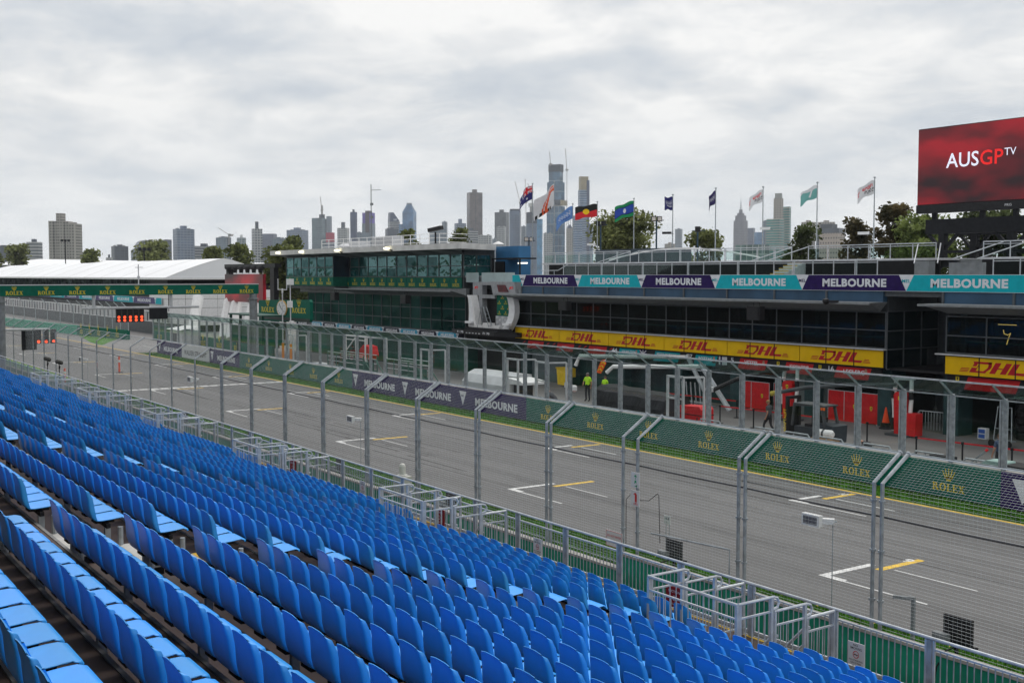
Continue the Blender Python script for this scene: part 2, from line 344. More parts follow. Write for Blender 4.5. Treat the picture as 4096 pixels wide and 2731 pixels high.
# grass strips as individual blades
def grass(name, x0, x1, ya, yb, n, label):
    g = MB(); rnd = random.Random(3)
    for i in range(n):
        x = x1-(x1-x0)*rnd.random()**1.7; y = rnd.uniform(ya, yb); a = rnd.random()*3.14; h = rnd.uniform(.05, .13); s = rnd.uniform(.03, .07)
        dx, dy = math.cos(a)*s, math.sin(a)*s
        g.add([(x-dx, y-dy, .005), (x+dx, y+dy, .005), (x+dx*.4+rnd.uniform(-.04, .04), y+dy*.4, h), (x-dx*.4, y-dy*.4+rnd.uniform(-.04, .04), h*.9)], [(0, 1, 2, 3)])
    o = g.build(name, GRASSM); tag(o, label, 'grass', kind='stuff'); return o
GRASSB = mat('grass_base', (.06, .17, .015), .9, .35, 3, spec=.2)
for nm in ('grass_verge_base', 'far_verge_base'): bpy.data.objects[nm].data.materials[0] = GRASSB
grass('grass', -95, -8, 20.4, 23.1, 60000, 'mown grass strip between the green wall and the near edge of the track')
grass('grass', -125, -20, 36.8, 38.2, 34000, 'mown grass strip below the advertising boards on the far side of the track')
gi = MB(); gi.add([(-182, 42.6, .012), (-151, 37.6, .012), (-144, 37.2, .012), (-157, 42.6, .012), (-163, 43.6, .012)], [(0, 1, 2, 3, 4)])
structure(gi, 'grass_island', GRASSB)
# ------------------------------------------------------------------ near green wall and catch fence
b = thing('concrete_barrier', 'long green painted concrete wall with a pale coping in front of the grandstand', 'barrier', (-60, 20.4, 0))
wb = MB(); wc = MB()
k = 0; x = -4.0
while x > -230:
    hh = .86 if x > -23 else .40
    wb.box(x-3.99, x, 20.12, 20.30, 0, hh); wc.box(x-3.99, x-.0, 20.09, 20.33, hh+.002, hh+.07); x -= 4.03
wb.build('wall_block', [GREENW], b); wc.build('coping', [CONC], b)
cab = MB(); cab.tube([(x, 20.42+.02*math.sin(x), (.84 if x > -23 else .40)+.03*math.sin(x*1.7)) for x in range(-90, -4, 1)], .03, 5); cab.build('cable', [BLACK], b)
f = thing('catch_fence', 'tall grey wire catch fence with bent posts between the grandstand and the track', 'fence', (-60, 20.5, .94))
FX = [-3.6-4.05*k for k in range(46)]   # joints
KN, TOPY, TOPZ, FY = 4.12, 21.32, 4.68, 20.45
def fpost(x):
    m = MB(); m.tube([(x, FY, 0), (x, FY, KN), (x, TOPY, TOPZ)], .048, 6); m.tube([(x, TOPY, TOPZ), (x, TOPY+.03, TOPZ+.02)], .065, 6)
    for z in (1.5, 2.6, 3.7): m.lathe((x, FY, z), [(.075, 0), (.075, .05)], 8)
    return m
wired = {}
def fpanel(xa, xb, dense=True):
    m = MB(); r = .0026; nv = int((xb-xa)/.10)
    def prof(t):  # distance up the panel -> y, z
        if t < KN-.47-.1: return FY+.05, .47+t
        t2 = t-(KN-.47-.1); L_ = math.hypot(TOPY-FY, TOPZ-KN); return FY+.05+(TOPY-FY)*t2/L_, KN-.1+(TOPZ-KN)*t2/L_+.02
    H_ = KN-.47-.1+math.hypot(TOPY-FY, TOPZ-KN)
    nh = int(H_/.075)
    for i in range(nh+1):
        y, z = prof(H_*i/nh); m.tube([(xa, y, z), (xb, y, z)], r if i % 1 == 0 else r, 3, 0, False)
    for i in range(1, nv):
        xx = xa+(xb-xa)*i/nv; m.tube([(xx,)+prof(0), (xx,)+prof(KN-.57), (xx,)+prof(KN-.57+.12), (xx,)+prof(H_)], r*.6, 3, 0, False)
    for z in (TOPZ,): m.tube([(xa, TOPY, z), (xb, TOPY, z)], .016, 5, 0, False)
    m.tube([(xa, FY+.05, .5), (xb, FY+.05, .5)], .014, 5, 0, False)
    return m
for k, x in enumerate(FX):
    pair = (-.1, .12) if x > -60 else (0,)
    if k in (5,): pair = (-.5, .12)
    for dx in pair: fpost(x+dx).build('post', [STEEL], f)
    if k < len(FX)-1: fpanel(FX[k+1]+.15, x-.13).build('wire_mesh', [WIRE], f)
cb_ = MB()
for k in range(len(FX)-1):
    a, c = FX[k+1], FX[k]; cb_.tube([(a+(c-a)*t/6, FY+.06, 3.38-.015*math.sin(math.pi*t/6)) for t in range(7)], .022, 5, 0, False)
cb_.build('tension_cable', [mat('dark_cable', (.05, .05, .055), .5, .2, 4)], f)
# ------------------------------------------------------------------ far wall with boards
b = thing('advertising_wall', 'long low wall of green and purple advertising boards on the far side of the track', 'barrier', (-60, 38.6, 0))
MB().box(-126, -14, 38.5, 38.95, 0, 1.38).build('wall_core', [CONC], b)
def board(x0, x1, m, kind):
    pb = MB().box(x0+.01, x1-.01, 38.42, 38.5, .06, 1.40).build('panel', [m], b)
    lt = MB(); c = (x0+x1)/2
    if kind == 'watch': watch_logo(lt, (c, 38.42, .30), 1.42, 'x', 0, .36, .08, .006, .215); lt.build('lettering', [YEL], pb)
    elif kind == 'city':
        lt.flat(text('MELBOURNE', .045), (c-1.80, 38.42, .40), 'x', 0, 4.7, .50, .006)
        lt.add([(c-3.70, 38.413, 1.20), (c-2.84, 38.413, 1.20), (c-3.27, 38.413, .28)], [(0, 2, 1)]); lt.flat(text('MEL', .02), (c-3.45, 38.42, .84), 'x', 1, .36, .13, .014); lt.build('lettering', [LETW, PURP], pb)
    elif kind == 'city2': lt.add([(x0+.45, 38.413, 1.2), (x0+1.31, 38.413, 1.2), (x0+.88, 38.413, .28)], [(0, 2, 1)]); lt.flat(text('MELBOURNE', .045), (x0+2.2, 38.42, .40), 'x', 0, 4.7, .5, .006); lt.build('lettering', [LETW], pb)
    elif kind == 'walk': lt.flat(text('WALKER STRAIGHT', .02), (x0+.8, 38.42, .40), 'x', 0, x1-x0-1.6, .5, .006); lt.build('lettering', [NAVYB], pb)
g0 = -54.66
for k in range(7): board(g0+4.36*k, g0+4.36*(k+1), GREEN, 'watch')
board(-24.14, -16.4, PURP, 'city2'); board(-16.4, -12, PURP, '')
for k in range(3): board(-77.6+7.65*k, -77.6+7.65*(k+1), PURP, 'city')
for k in range(5): board(-77.6-4.66*(k+1), -77.6-4.66*k, GREEN, 'watch')
board(-109.0, -100.9, PURP, 'city'); board(-117.4, -109.0, OFFW, 'walk'); board(-125.8, -117.4, PURP, 'city')
# glass safety screen
GLS = glass('clear_glass', (.955, .975, .97), .012); GLT = glass('tilted_glass', (.70, .79, .77), .03)
f = thing('glass_safety_screen', 'long clear glass screen in grey frames with tilted top panes, along the pit wall', 'fence', (-60, 38.6, 1.4))
GX = [-28.67+2.21*k for k in range(6, -46, -1)]
def gframe(xa, xb):
    m = MB(); z0, z1 = 1.43, 4.02; w_ = .075
    m.box(xa, xb, 38.66, 38.72, z0, z0+.10); m.box(xa, xa+w_, 38.66, 38.72, z0+.1, z1); m.box(xb-w_, xb, 38.66, 38.72, z0+.1, z1)
    m.box(xa+w_, xb-w_, 38.67, 38.71, z1-.05, z1)
    return m
for k, x in enumerate(GX):
    m = MB().bar((x, 38.74, 1.38), (x, 38.74, 4.06), .15, .12).bar((x, 38.70, 4.06), (x, 37.95, 4.60), .05, .08)
    if k < 26:
        for q in range(9): m.bar((x+.12, 38.60, 1.7+.25*q), (x+.22, 38.60, 1.7+.25*q), .02, .03)
    m.build('post', [STEEL], f)
    if k == len(GX)-1: break
    xa, xb = GX[k+1]+.09, x-.09
    fr = gframe(xa, xb).build('frame', [STEEL], f)
    MB().box(xa+.05, xb-.05, 38.685, 38.695, 1.53, 3.97).build('pane', [GLS], fr)
    cn = MB(); cn.add([(xa-.08, 38.66, 4.08), (xb+.08, 38.66, 4.08), (xb+.08, 37.95, 4.60), (xa-.08, 37.95, 4.60)], [(0, 1, 2, 3)]).add([(xa-.08, 38.667, 4.088), (xb+.08, 38.667, 4.088), (xb+.08, 37.957, 4.608), (xa-.08, 37.957, 4.608)], [(3, 2, 1, 0)])
    o = cn.build('tilted_pane', [GLT], f)
    MB().bar((xa-.1, 37.94, 4.63), (xb+.1, 37.94, 4.63), .06, .06).build('top_rail', [STEEL2], f)
# access gates seen behind the screen
def gate(x, lab):
    t = thing('service_gate', lab, 'gate', (x, 39.3, 0), 'grey frame gates behind the glass screen')
    m = MB()
    for dx in (0, 1.15): m.bar((x+dx, 39.2, 0), (x+dx, 39.2, 3.5), .11, .11)
    m.bar((x-.05, 39.2, 3.5), (x+1.2, 39.2, 3.5), .11, .11); m.bar((x, 39.2, 2.4), (x+1.15, 39.2, 2.4), .08, .08); m.bar((x, 39.2, 1.3), (x+1.15, 39.2, 1.3), .08, .08)
    m.bar((x+1.15, 39.2, 3.5), (x+1.6, 40.2, 3.5), .09, .09); m.bar((x+1.6, 40.2, 0), (x+1.6, 40.2, 3.5), .09, .09)
    m.build('frame', [OFFW], t)
for x, lab in ((-91.5, 'grey service gate frame behind the glass screen, right of the white clock board'), (-68.5, 'grey service gate frame with white twin sensor on top, left of the silver pit stand'), (-57.8, 'grey service gate frame behind the glass at the right end of the silver pit stand'), (-54.7, 'grey service gate frame beside the crouching man'), (-43.2, 'grey service gate frame in front of the red crate')):
    gate(x, lab)
# ------------------------------------------------------------------ far wall beyond the pit entry, with its catch fence
def W2(t):  # t 0..1 along the wall
    P0, P1, P2, P3 = (-260, 34.0), (-213, 37.96), (-171, 40.9), (-154.1, 43.3)
    L_ = [P0, P1, P2, P3]; s = t*3; i = min(int(s), 2); u = s-i
    return L_[i][0]+(L_[i+1][0]-L_[i][0])*u, L_[i][1]+(L_[i+1][1]-L_[i][1])*u
b = thing('barrier_wall', 'angled green barrier wall beyond the pit entry at the left', 'barrier', (-200, 39, 0))
m = MB(); m2 = MB()
for i in range(30):
    (x0, y0), (x1, y1) = W2(i/30), W2((i+1)/30)
    (m if i < 20 else m2).bar((x0, y0, .65), (x1, y1, .65), .4, 1.3)
m.build('plain_section', [GREENW], b); p_ = m2.build('board_section', [GREEN], b); lt = MB()
for i in range(5):
    x0, y0 = W2(.7+.06*i); watch_logo(lt, (x0, y0-.27, .25), 2.0, 'x', 0, .42, .08, .03)
lt.build('lettering', [YEL], p_)
f = thing('catch_fence', 'wire catch fence on the angled green wall at the left, before the white tent', 'fence', (-200, 39, 1.3))
for i in range(21):
    x, y = W2(i/20); MB().tube([(x, y, 1.2), (x, y, 4.1), (x+.1, y-.9, 5.0)], .07, 6).build('post', [STEEL], f)
for i in range(20):
    (x0, y0), (x1, y1) = W2(i/20), W2((i+1)/20); m = MB()
    for k in range(26):
        z = 1.35+2.75*k/25; m.tube([(x0, y0-.06, z), (x1, y1-.06, z)], .006, 3, 0, False)
    for k in range(8): m.tube([(x0+.1, y0-.1*k-.1, 4.12+.12*k), (x1+.1, y1-.1*k-.1, 4.12+.12*k)], .006, 3, 0, False)
    m.build('wire_mesh', [WIRE], f)
# pit entry wall opposite
b = thing('advertising_wall', 'green advertising wall along the pit entry seen through the glass at the left', 'barrier', (-150, 47, 0))
pb = MB().box(-153, -112, 46.2, 46.5, 0, 1.25).build('panel', [GREEN], b); lt = MB()
for k in range(7): watch_logo(lt, (-150+5.6*k, 46.2, .25), 1.8, 'x', 0, .42, .08, .02)
lt.build('lettering', [YEL], pb)
# ------------------------------------------------------------------ grandstand
SEATM = mat('seat_plastic', (.032, .345, .96), .36, .06, 4.5, spec=.55)
_t = SEATM.node_tree; _b = _t.nodes['Principled BSDF']; _src = _b.inputs['Base Color'].links[0].from_socket; _oi = _t.nodes.new('ShaderNodeObjectInfo'); _hs = _t.nodes.new('ShaderNodeHueSaturation'); _mr = _t.nodes.new('ShaderNodeMapRange'); _mr.inputs[3].default_value = .86; _mr.inputs[4].default_value = 1.12
_t.links.new(_oi.outputs['Random'], _mr.inputs[0]); _t.links.new(_mr.outputs[0], _hs.inputs['Value']); _m2 = _t.nodes.new('ShaderNodeMapRange'); _m2.inputs[3].default_value = .492; _m2.inputs[4].default_value = .500; _t.links.new(_oi.outputs['Random'], _m2.inputs[0]); _t.links.new(_m2.outputs[0], _hs.inputs['Hue']); _t.links.new(_src, _hs.inputs['Color']); _t.links.new(_hs.outputs[0], _b.inputs['Base Color'])
DECK = mat('plywood_tread', (.075, .052, .045), .7, .28, .8, stretch=(.4, 2, 1), bump=.1)
NOSE = mat('nosing_metal', (.22, .22, .22), .5, .25, 8, metal=.3)
ROW0, PY, PZ, FL0 = 2.836, .80, .25, 5.32
def rowY(n): return ROW0+PY*n
def floor(n): return FL0-PZ*n
SEATS, SX0, BLK = .51, -13.28, 10.2      # pitch, left edge of the first block right of the nearest aisle, block length
g = thing('grandstand', 'stepped grandstand deck of brown treads with grey nosings under the blue seats', 'grandstand', (-40, 8, 0))
dk = MB(); ns = MB(); rs = MB()
for n in range(-26, 15):
    y0, y1 = rowY(n)+.17, rowY(n+1)+.17; z = floor(n)
    if n == 14: y1 = 15.72
    for k in range(54):
        xa = -130+2.4*k; xb = xa+2.395
        if xa > 3: break
        dk.box(xa, xb, y0-.02, y1-.045, z-.04, z-random.random()*.003)
    ns.box(-130, 4, y1-.04, y1, z-.06, z+.006); dk.box(-130, 4, y0, y1-.05, z-.09, z-.045, 1)  # black sheet added below the boards so the seams stay dark
    rs.box(-130, 4, y1-.06, y1-.045, z-PZ+.03, z-.06)
dk.build('deck', [DECK, BLACK], g); ns.build('nosing', [NOSE], g); rs.build('riser', [mat('riser_dark', (.03, .03, .032), .7, .2, 3)], g)
MB().box(-130, 4, 15.66, 15.74, 1.0, 1.80).box(-130, 4, 15.5, 15.66, 0, 1.75, 1).build('front_fascia', [BLACK, BLACK], g)
ye = MB().box(-130, 4, 15.60, 15.655, 1.80, 1.826); ye.build('edge_strip', [YLW], g)
STEPW = mat('step_white', (.50, .49, .46), .7, .1, 4); STEPY = mat('step_yellow', (.62, .38, .03), .7, .15, 5)
ns_ = 0
for j in range(0, 7):
    xa = SX0-.98-BLK*j-.45; xb = xa+1.28
    for n in range(-1, 13):
        if ns_ >= 95: break
        y = rowY(n)+.17; z = floor(n); m = MB()
        m.box(xa, xb, y+.0, y+.30, z+.09, z+.125, 0); m.box(xa, xb, y+.30, y+.355, z+.09, z+.128, 1); m.box(xa, xb, y+.0, y+.05, z+.128, z+.132, 1)
        m.box(xa+.02, xa+.06, y+.02, y+.34, z, z+.09, 2); m.box(xb-.06, xb-.02, y+.02, y+.34, z, z+.09, 2)
        m.build('aisle_step', [STEPW, STEPY, BLACK], g); ns_ += 1
# upper back wall and fabric canopy over the rear rows, behind the viewer
yb = rowY(-26)+.1; MB().box(-130, 8, yb-.3, yb, 0, 16.5).build('back_wall', [mat('stand_back', (.05, .055, .06), .8, .2, .5)], g)
rf = MB(); rv = []; 
for i in range(70):
    x = -130+2*i
    for j in range(5): rv.append((x, yb+(4.2-yb-5.5)*j/4, 16.2+1.2*abs(math.sin(math.pi*(x+130)/20.4))-.25*j))
rf.add(rv, [(i*5+j, (i+1)*5+j, (i+1)*5+j+1, i*5+j+1) for i in range(69) for j in range(4)]); rf.build('canopy', [mat('canopy_fabric', (.40, .40, .41), .8, .1, .2)], g)
cp = MB()
for i in range(8): cp.tube([(-128+18*i, yb+.6, 0), (-128+18*i, yb+.6, 16)], .2, 8)
cp.build('canopy_post', [STEEL], g)
sb = MB(); sp_ = MB()
for n in range(-3, 15):
    for j in range(0, 11):
        x0 = SX0-BLK*j; x1 = x0+17*SEATS; y = rowY(n); z = floor(n)
        if x1 < -128: continue
        sb.box(x0, x1, y+.20, y+.25, z+.33, z+.385)
        for k in range(5):
            xx = x0+.06+(x1-x0-.12)*k/4; sp_.box(xx-.03, xx+.03, y+.19, y+.26, z, z+.33)
            if k in (0, 4) and j < 5: sp_.tube([(xx+(.18 if k == 4 else -.18), y+.34, z), (xx+(.18 if k == 4 else -.18), y+.34, z+.36)], .035, 8)
sb.build('seat_beam', [DKSTEEL], g); sp_.build('seat_post', [STEEL], g)
UM = {.8: (.86, 0), .86: (.93, .06), .90: (.97, .22), .94: (.985, .5), 1: (1, 1)}
US = {13: [-1, -.94, -.90, -.86, -.80, -.45, 0, .45, .80, .86, .90, .94, 1], 5: [-1, -.86, 0, .86, 1]}
def seat_mesh(nu, prof, th=.011):
    """moulded shell: profile from pan lip to rolled top edge; returns verts, faces, per-face profile index, normals"""
    V = []; rows = len(prof)
    for (y, z, w_, fl, sd) in prof:    # half width, forward flange, side lift
        for i in range(nu):
            u = US[nu][i]; a = abs(u); sg = 1 if u > 0 else -1
            xf, yf = UM.get(round(a, 2), (a, 0))
            V.append(Vector((sg*xf*w_, y+fl*1.15*yf, z+sd*(a**4))))
    F = []; idx = []
    for r in range(rows-1):
        for i in range(nu-1):
            F.append((r*nu+i, r*nu+i+1, (r+1)*nu+i+1, (r+1)*nu+i)); idx.append(r)
    bm = bmesh.new(); bv = [bm.verts.new(v) for v in V]
    for q in F: bm.faces.new([bv[k] for k in q])
    bm.normal_update(); Nn = [v.normal.copy() for v in bv]; bm.free()
    nV = len(V); W = V+[v-n*th for v, n in zip(V, Nn)]; NN = Nn+[-n for n in Nn]
    F2 = list(F)+[tuple(k+nV for k in q[::-1]) for q in F]; idx2 = idx+idx
    for i in range(nu-1):
        F2.append((i+1, i, i+nV, i+1+nV)); idx2.append(0)
        a = (rows-1)*nu+i; F2.append((a, a+1, a+1+nV, a+nV)); idx2.append(rows-2)
    for r in range(rows-1):
        a, c = r*nu, (r+1)*nu; F2.append((a, c, c+nV, a+nV)); idx2.append(r)
        a, c = r*nu+nu-1, (r+1)*nu+nu-1; F2.append((c, a, a+nV, c+nV)); idx2.append(r)
    return W, F2, idx2, NN
PROF = [(.475, .408, .205, -.02, 0), (.465, .428, .215, -.02, 0), (.42, .438, .222, -.01, 0), (.34, .430, .224, 0, .006), (.24, .418, .225, 0, .01), (.15, .412, .226, 0, .012), (.09, .418, .227, .01, .012),
        (.052, .445, .220, .035, .008), (.024, .50, .217, .050, 0), (.006, .57, .212, .056, 0), (-.002, .65, .205, .054, 0), (-.008, .72, .197, .050, -.002), (-.022, .78, .186, .042, -.006), (-.030, .825, .178, .036, -.014), (-.037, .842, .166, .028, -.022), (-.046, .854, .150, .018, -.022)]
def seat_parts(nu, prof):
    W, F, idx, NN = seat_mesh(nu, prof); res = []
    cut = len(prof)//2-1
    for nm, sel in (('seat_pan', lambda r: r < cut), ('backrest', lambda r: r >= cut)):
        fs = [f_ for f_, r in zip(F, idx) if sel(r)]; used = sorted({k for f_ in fs for k in f_}); mp_ = {k: i for i, k in enumerate(used)}
        me = bpy.data.meshes.new(nm); me.from_pydata([W[k] for k in used], [], [tuple(mp_[k] for k in f_) for f_ in fs]); me.materials.append(SEATM)
        me.polygons.foreach_set('use_smooth', [True]*len(fs)); me.update(); me.normals_split_custom_set_from_vertices([NN[k] for k in used]); res.append(me)
    return res
PAN, BACK = seat_parts(13, PROF)
brk = MB().box(-.10, .10, .10, .34, .372, .40).build('x', [DKSTEEL]); BRK = brk.data; bpy.data.objects.remove(brk)
def inview(p, mg=.04):
    v = co.matrix_world.inverted() @ Vector(p); z = -v.z
    if z < .3: return None
    x = v.x/z*4541/4096; y = v.y/z*4541/4096
    return z if abs(x) < .5+mg and abs(y) < .3333+mg*1.2 else None
cand = []
for n in range(-3, 15):
    for j in range(-2, 11):
        for k in range(17):
            x = SX0-BLK*j+SEATS*(k+.5)+.0
            if x > 2.5: continue
            if n >= 12:      # the first rows make room for the stair enclosures
                e = -12.75-BLK*round((x+13.9)/-BLK)*1.0
                jj = round((x+13.9)/BLK); c0 = -13.9+BLK*jj
                if n >= 13 and -.9 < x-c0 < 1.6: continue
            z = inview((x, rowY(n)+.2, floor(n)+.6), .05)
            if z is None: continue
            cand.append((z, n, j, k, x))
cand.sort()
ORD = ['first', 'second', 'third', 'fourth', 'fifth', 'sixth', 'seventh', 'eighth', 'ninth', 'tenth', 'eleventh', 'twelfth', 'thirteenth', 'fourteenth', 'fifteenth', 'sixteenth', 'seventeenth', 'eighteenth', 'nineteenth']
proto = None
for (z, n, j, k, x) in cand[:300]:
    loc = (x, rowY(n), floor(n)); row = 14-n
    rw = 'front row' if row == 0 else ORD[row]+' row up from the front rail'
    if j <= 0: lab = 'blue plastic seat, %s right of the nearest aisle, %s' % (ORD[k+17*0] if j == 0 else 'far', rw)
    elif j == 1: lab = 'blue plastic seat, %s left of the nearest aisle, %s' % (ORD[16-k], rw)
    else: lab = 'blue plastic seat, %s left of the %s aisle, %s' % (ORD[16-k], ORD[j-1], rw)
    r = thing('stadium_seat', lab, 'seat', loc, 'blue seats in the grandstand rows')
    for me, nm in ((PAN, 'seat_pan'), (BACK, 'backrest'), (BRK, 'bracket')):
        o = bpy.data.objects.new(nm, me); COL.objects.link(o); o.parent = r
LOW = [PROF[i] for i in (0, 2, 4, 6, 7, 9, 11, 13, 15)]
W, F, idx, NN = seat_mesh(5, LOW)
V_ = []; F_ = []; N_ = []
for (z, n, j, k, x) in cand[300:]:
    b0 = len(V_); t = Vector((x, rowY(n), floor(n))); V_ += [q+t for q in W]; F_ += [tuple(i+b0 for i in q) for q in F]; N_ += NN
me = bpy.data.meshes.new('distant_seats'); me.from_pydata(V_, [], F_); me.materials.append(SEATM); me.polygons.foreach_set('use_smooth', [True]*len(F_)); me.update(); me.normals_split_custom_set_from_vertices(N_)
o = bpy.data.objects.new('distant_seats', me); COL.objects.link(o); tag(o, 'mass of blue plastic seats in the farther rows of the grandstand', 'seats', kind='stuff')
print('seats', len(cand))
# ------------------------------------------------------------------ front guard rail
g = thing('guard_rail', 'long galvanised guard rail along the front edge of the grandstand', 'railing', (-50, 15.66, 1.82))
RZ = 2.83
MB().tube([(-128, 15.66, RZ), (3, 15.66, RZ)], .03, 8).build('top_rail', [STEEL2], g)
m = MB(); m2 = MB(); x = -5.18; k = 0
while x > -128:
    MB().bar((x, 15.66, 1.5), (x, 15.66, RZ-.03), .09, .05).build('post', [STEEL], g)
    m.bar((x-1.86, 15.66, RZ-.17), (x-.06, 15.66, RZ-.17), .03, .03); m.bar((x-1.86, 15.66, 1.92), (x-.06, 15.66, 1.92), .04, .05)
    for dx in (.07, 1.86): m.bar((x-dx, 15.66, 1.9), (x-dx, 15.66, RZ-.03), .035, .035)
    for q in range(1, 15): m2.bar((x-.07-1.79*q/15, 15.66, 1.93), (x-.07-1.79*q/15, 15.66, RZ-.18), .014, .014)
    x -= 1.94; k += 1
m.build('panel_rail', [STEEL2], g); m2.build('baluster', [STEEL], g)
# ------------------------------------------------------------------ stair enclosures
def enclosure(loc, label):
    t = thing('stair_enclosure', label, 'railing', loc, 'railed stair enclosures along the front of the grandstand')
    X, Y, Z = loc   # left end of inner panel, Y 13.25, floor 2.0
    W_ = 2.15; TZ = 3.30
    def panel(name, p, q, top, bot, loop=False):
        m = MB(); p = Vector((p[0], p[1], 0)); q = Vector((q[0], q[1], 0)); L_ = (q-p).length; u = (q-p)/L_
        P_ = lambda s, z: p+u*s+Vector((0, 0, z))
        if loop:
            m.tube([P_(-.02, top), P_(L_+.05, top), P_(L_+.14, top-.03), P_(L_+.18, top-.11), P_(L_+.14, top-.19), P_(L_, top-.22)], .024, 6)
        else: m.tube([P_(-.02, top), P_(L_+.02, top)], .03, 8)
        m.bar(P_(0, top-.24), P_(L_, top-.24), .03, .03)
        for s in (.0, L_): m.bar(P_(s, bot-.3), P_(s, top-.02), .055, .055)
        n = max(2, int(L_/.14))
        for i in range(1, n): m.bar(P_(L_*i/n, bot), P_(L_*i/n, top-.25), .013, .013)
        m.bar(P_(0, bot), P_(L_, bot), .03, .03)
        return m.build(name, [STEEL2], t)
    panel('inner_panel', (X, Y), (X+W_, Y), TZ, 2.1)
    for x in (X, X+W_):
        panel('side_rail', (x, Y+.05), (x, Y+.80), TZ, 2.1, True)
        panel('side_rail', (x, Y+.88), (x, Y+1.62), TZ-.25, 1.95, True)
        panel('side_rail', (x, Y+1.66), (x, 15.62), TZ-.5, 1.95)
    m = MB()
    for y in (Y+.95, Y+1.75): m.tube([(X+W_-.9, y, 1.75), (X+W_-.08, y, 2.62), (X+W_, y, 2.62)], .028, 6); m.tube([(X+W_-.9, y, 1.5), (X+W_-.08, y, 2.34)], .022, 6)
    m.build('stair_handrail', [STEEL2], t)
    m = MB()
    for i in range(5): m.box(X+.5+.3*i, X+.8+.3*i, Y+1.0, Y+1.7, 1.0+.16*i, 1.04+.16*i)
    m.build('stair', [GREY], t)
    return t
e0 = enclosure((-15.05, 13.25, 2.0), 'largest galvanised stair enclosure at the front of the stand, nearest the camera')
for k in range(1, 6):
    dup(e0, (-15.05-10.2*k, 13.25, 2.0), 'galvanised stair enclosure at the front of the stand, %s from the right' % ORD[k])
# ------------------------------------------------------------------ signs on the rail
RSIGN = mat('sign_red_text', (.6, .02, .02), .5, .05, 4); DRED = mat('sign_dark_red', (.25, .01, .015), .5, .12, 3); SWH = mat('sign_white', (.66, .66, .66), .5, .04, 4)
def nosmoke(x, lab):
    t = MB().box(x, x+.34, 15.60, 15.615, 1.98, 2.38).build('no_smoking_sign', [SWH], None, (x, 15.6, 1.98)); tag(t, lab, 'sign', 'no smoking signs on the guard rail')
    m = MB(); y = 15.60
    m.flat(text('NO', .01), (x+.11, y, 2.315), 'x', 0, .10, .04, .002); m.flat(text('SMOKING', .01), (x+.05, y, 2.26), 'x', 0, .24, .042, .002)
    m.flat(shapes(ring(0, 0, .065, .065, .012, .012, n=20)), (x+.17, y, 2.175), 'x', 1, 1, 1, .002); m.flat(shapes([[(-.045, .04), (-.04, .045), (.045, -.04), (.04, -.045)]]), (x+.17, y, 2.175), 'x', 1, 1, 1, .004)
    m.flat(shapes([rect(-.045, -.01, .03, .006), rect(.033, -.01, .045, .006)]), (x+.17, y, 2.175), 'x', 0, 1, 1, .003)
    m.flat(text('NO STANDING', .01), (x+.03, y, 2.06), 'x', 0, .28, .028, .002); m.flat(text('ON STAIRS', .01), (x+.06, y, 2.015), 'x', 0, .22, .028, .002)
    m.build('lettering', [BLACK, RSIGN], t)
nosmoke(-12.57, 'white no smoking sign on the guard rail at the lower right, the largest of them')
nosmoke(-21.9, 'white no smoking sign on the rail above the front seats, mid stand')
nosmoke(-31.04, 'white no smoking sign on the rail behind the seats, left of the beacon')
nosmoke(-40.2, 'small white no smoking sign seen through the third stair enclosure')
def section(x, lab):
    t = MB().box(x, x+.52, 15.56, 15.58, 1.90, 2.32).build('section_sign', [DRED], None, (x, 15.56, 1.9)); tag(t, lab, 'sign', 'dark red section signs behind the stair enclosures')
    m = MB(); m.flat(text('SECTION', .015), (x+.09, 15.56, 2.20), 'x', 0, .34, .05, .003); m.flat(shapes(ring(0, 0, .055, .055, .012, .012, n=16)), (x+.26, 15.56, 2.09), 'x', 0, 1, 1, .003); m.flat(text('SEATS', .01), (x+.14, 15.56, 1.95), 'x', 0, .24, .035, .003)
    m.build('lettering', [LETW], t)
section(-17.16, 'dark red section sign seen through the nearest stair enclosure'); section(-26.5, 'dark red section sign by the second stair enclosure'); section(-36.3, 'small dark red section sign by the third stair enclosure')
# ------------------------------------------------------------------ things on the near wall and fence
def pbox(name, lab, cat, x0, x1, y0, y1, z0, z1, m, org=None):
    o = MB().box(x0, x1, y0, y1, z0, z1).build(name, [m], None, (x0, y0, z0)); return tag(o, lab, cat)
SGREEN = mat('sign_green', (.01, .30, .13), .5, .05, 4)
def exits(x, lab, red):
    t = MB().box(x, x+.36, 20.3, 20.32, *( (2.28, 2.72) if red else (2.80, 3.22))).build('safety_sign', [SWH], None, (x, 20.3, 2.3)); tag(t, lab, 'sign')
    z = 2.28 if red else 2.80; m = MB()
    if red: P = [rect(.18, .12, .26, .34), rect(.2, .34, .24, .37), [(.12, .34), (.2, .38), (.2, .35), (.14, .31)], rect(.19, .09, .25, .105)]
    else: P = [[(.2, .36), (.27, .3), (.13, .3)], rect(.19, .22, .21, .3), [(.17, .2), (.23, .2), (.25, .12), (.2, .14), (.15, .1)], [(.14, .02), (.26, .08), (.26, .05)], [(.2, .0+.03), (.28, .1), (.26, .02)]]
    m.flat(shapes(P), (x, 20.3, z), 'x', 0, 1, 1, .003)
    if red: m.flat(text('FIRE', .01), (x+.13, 20.3, z+.04), 'x', 0, .17, .05, .003)
    m.build('symbol', [RSIGN if red else SGREEN], t)
exits(-23.85, 'white sign with green arrows on the catch fence post', False); exits(-23.85, 'white fire extinguisher sign with red symbol on the catch fence post', True)
exits(-80.1, 'far white sign with green arrow on the fence at the left', False); exits(-80.1, 'far white fire extinguisher sign on the fence at the left', True)
t = pbox('warning_sign', 'white do not enter sign with red lettering at the foot of the fence', 'sign', -24.85, -24.15, 20.25, 20.27, .98, 1.42, SWH)
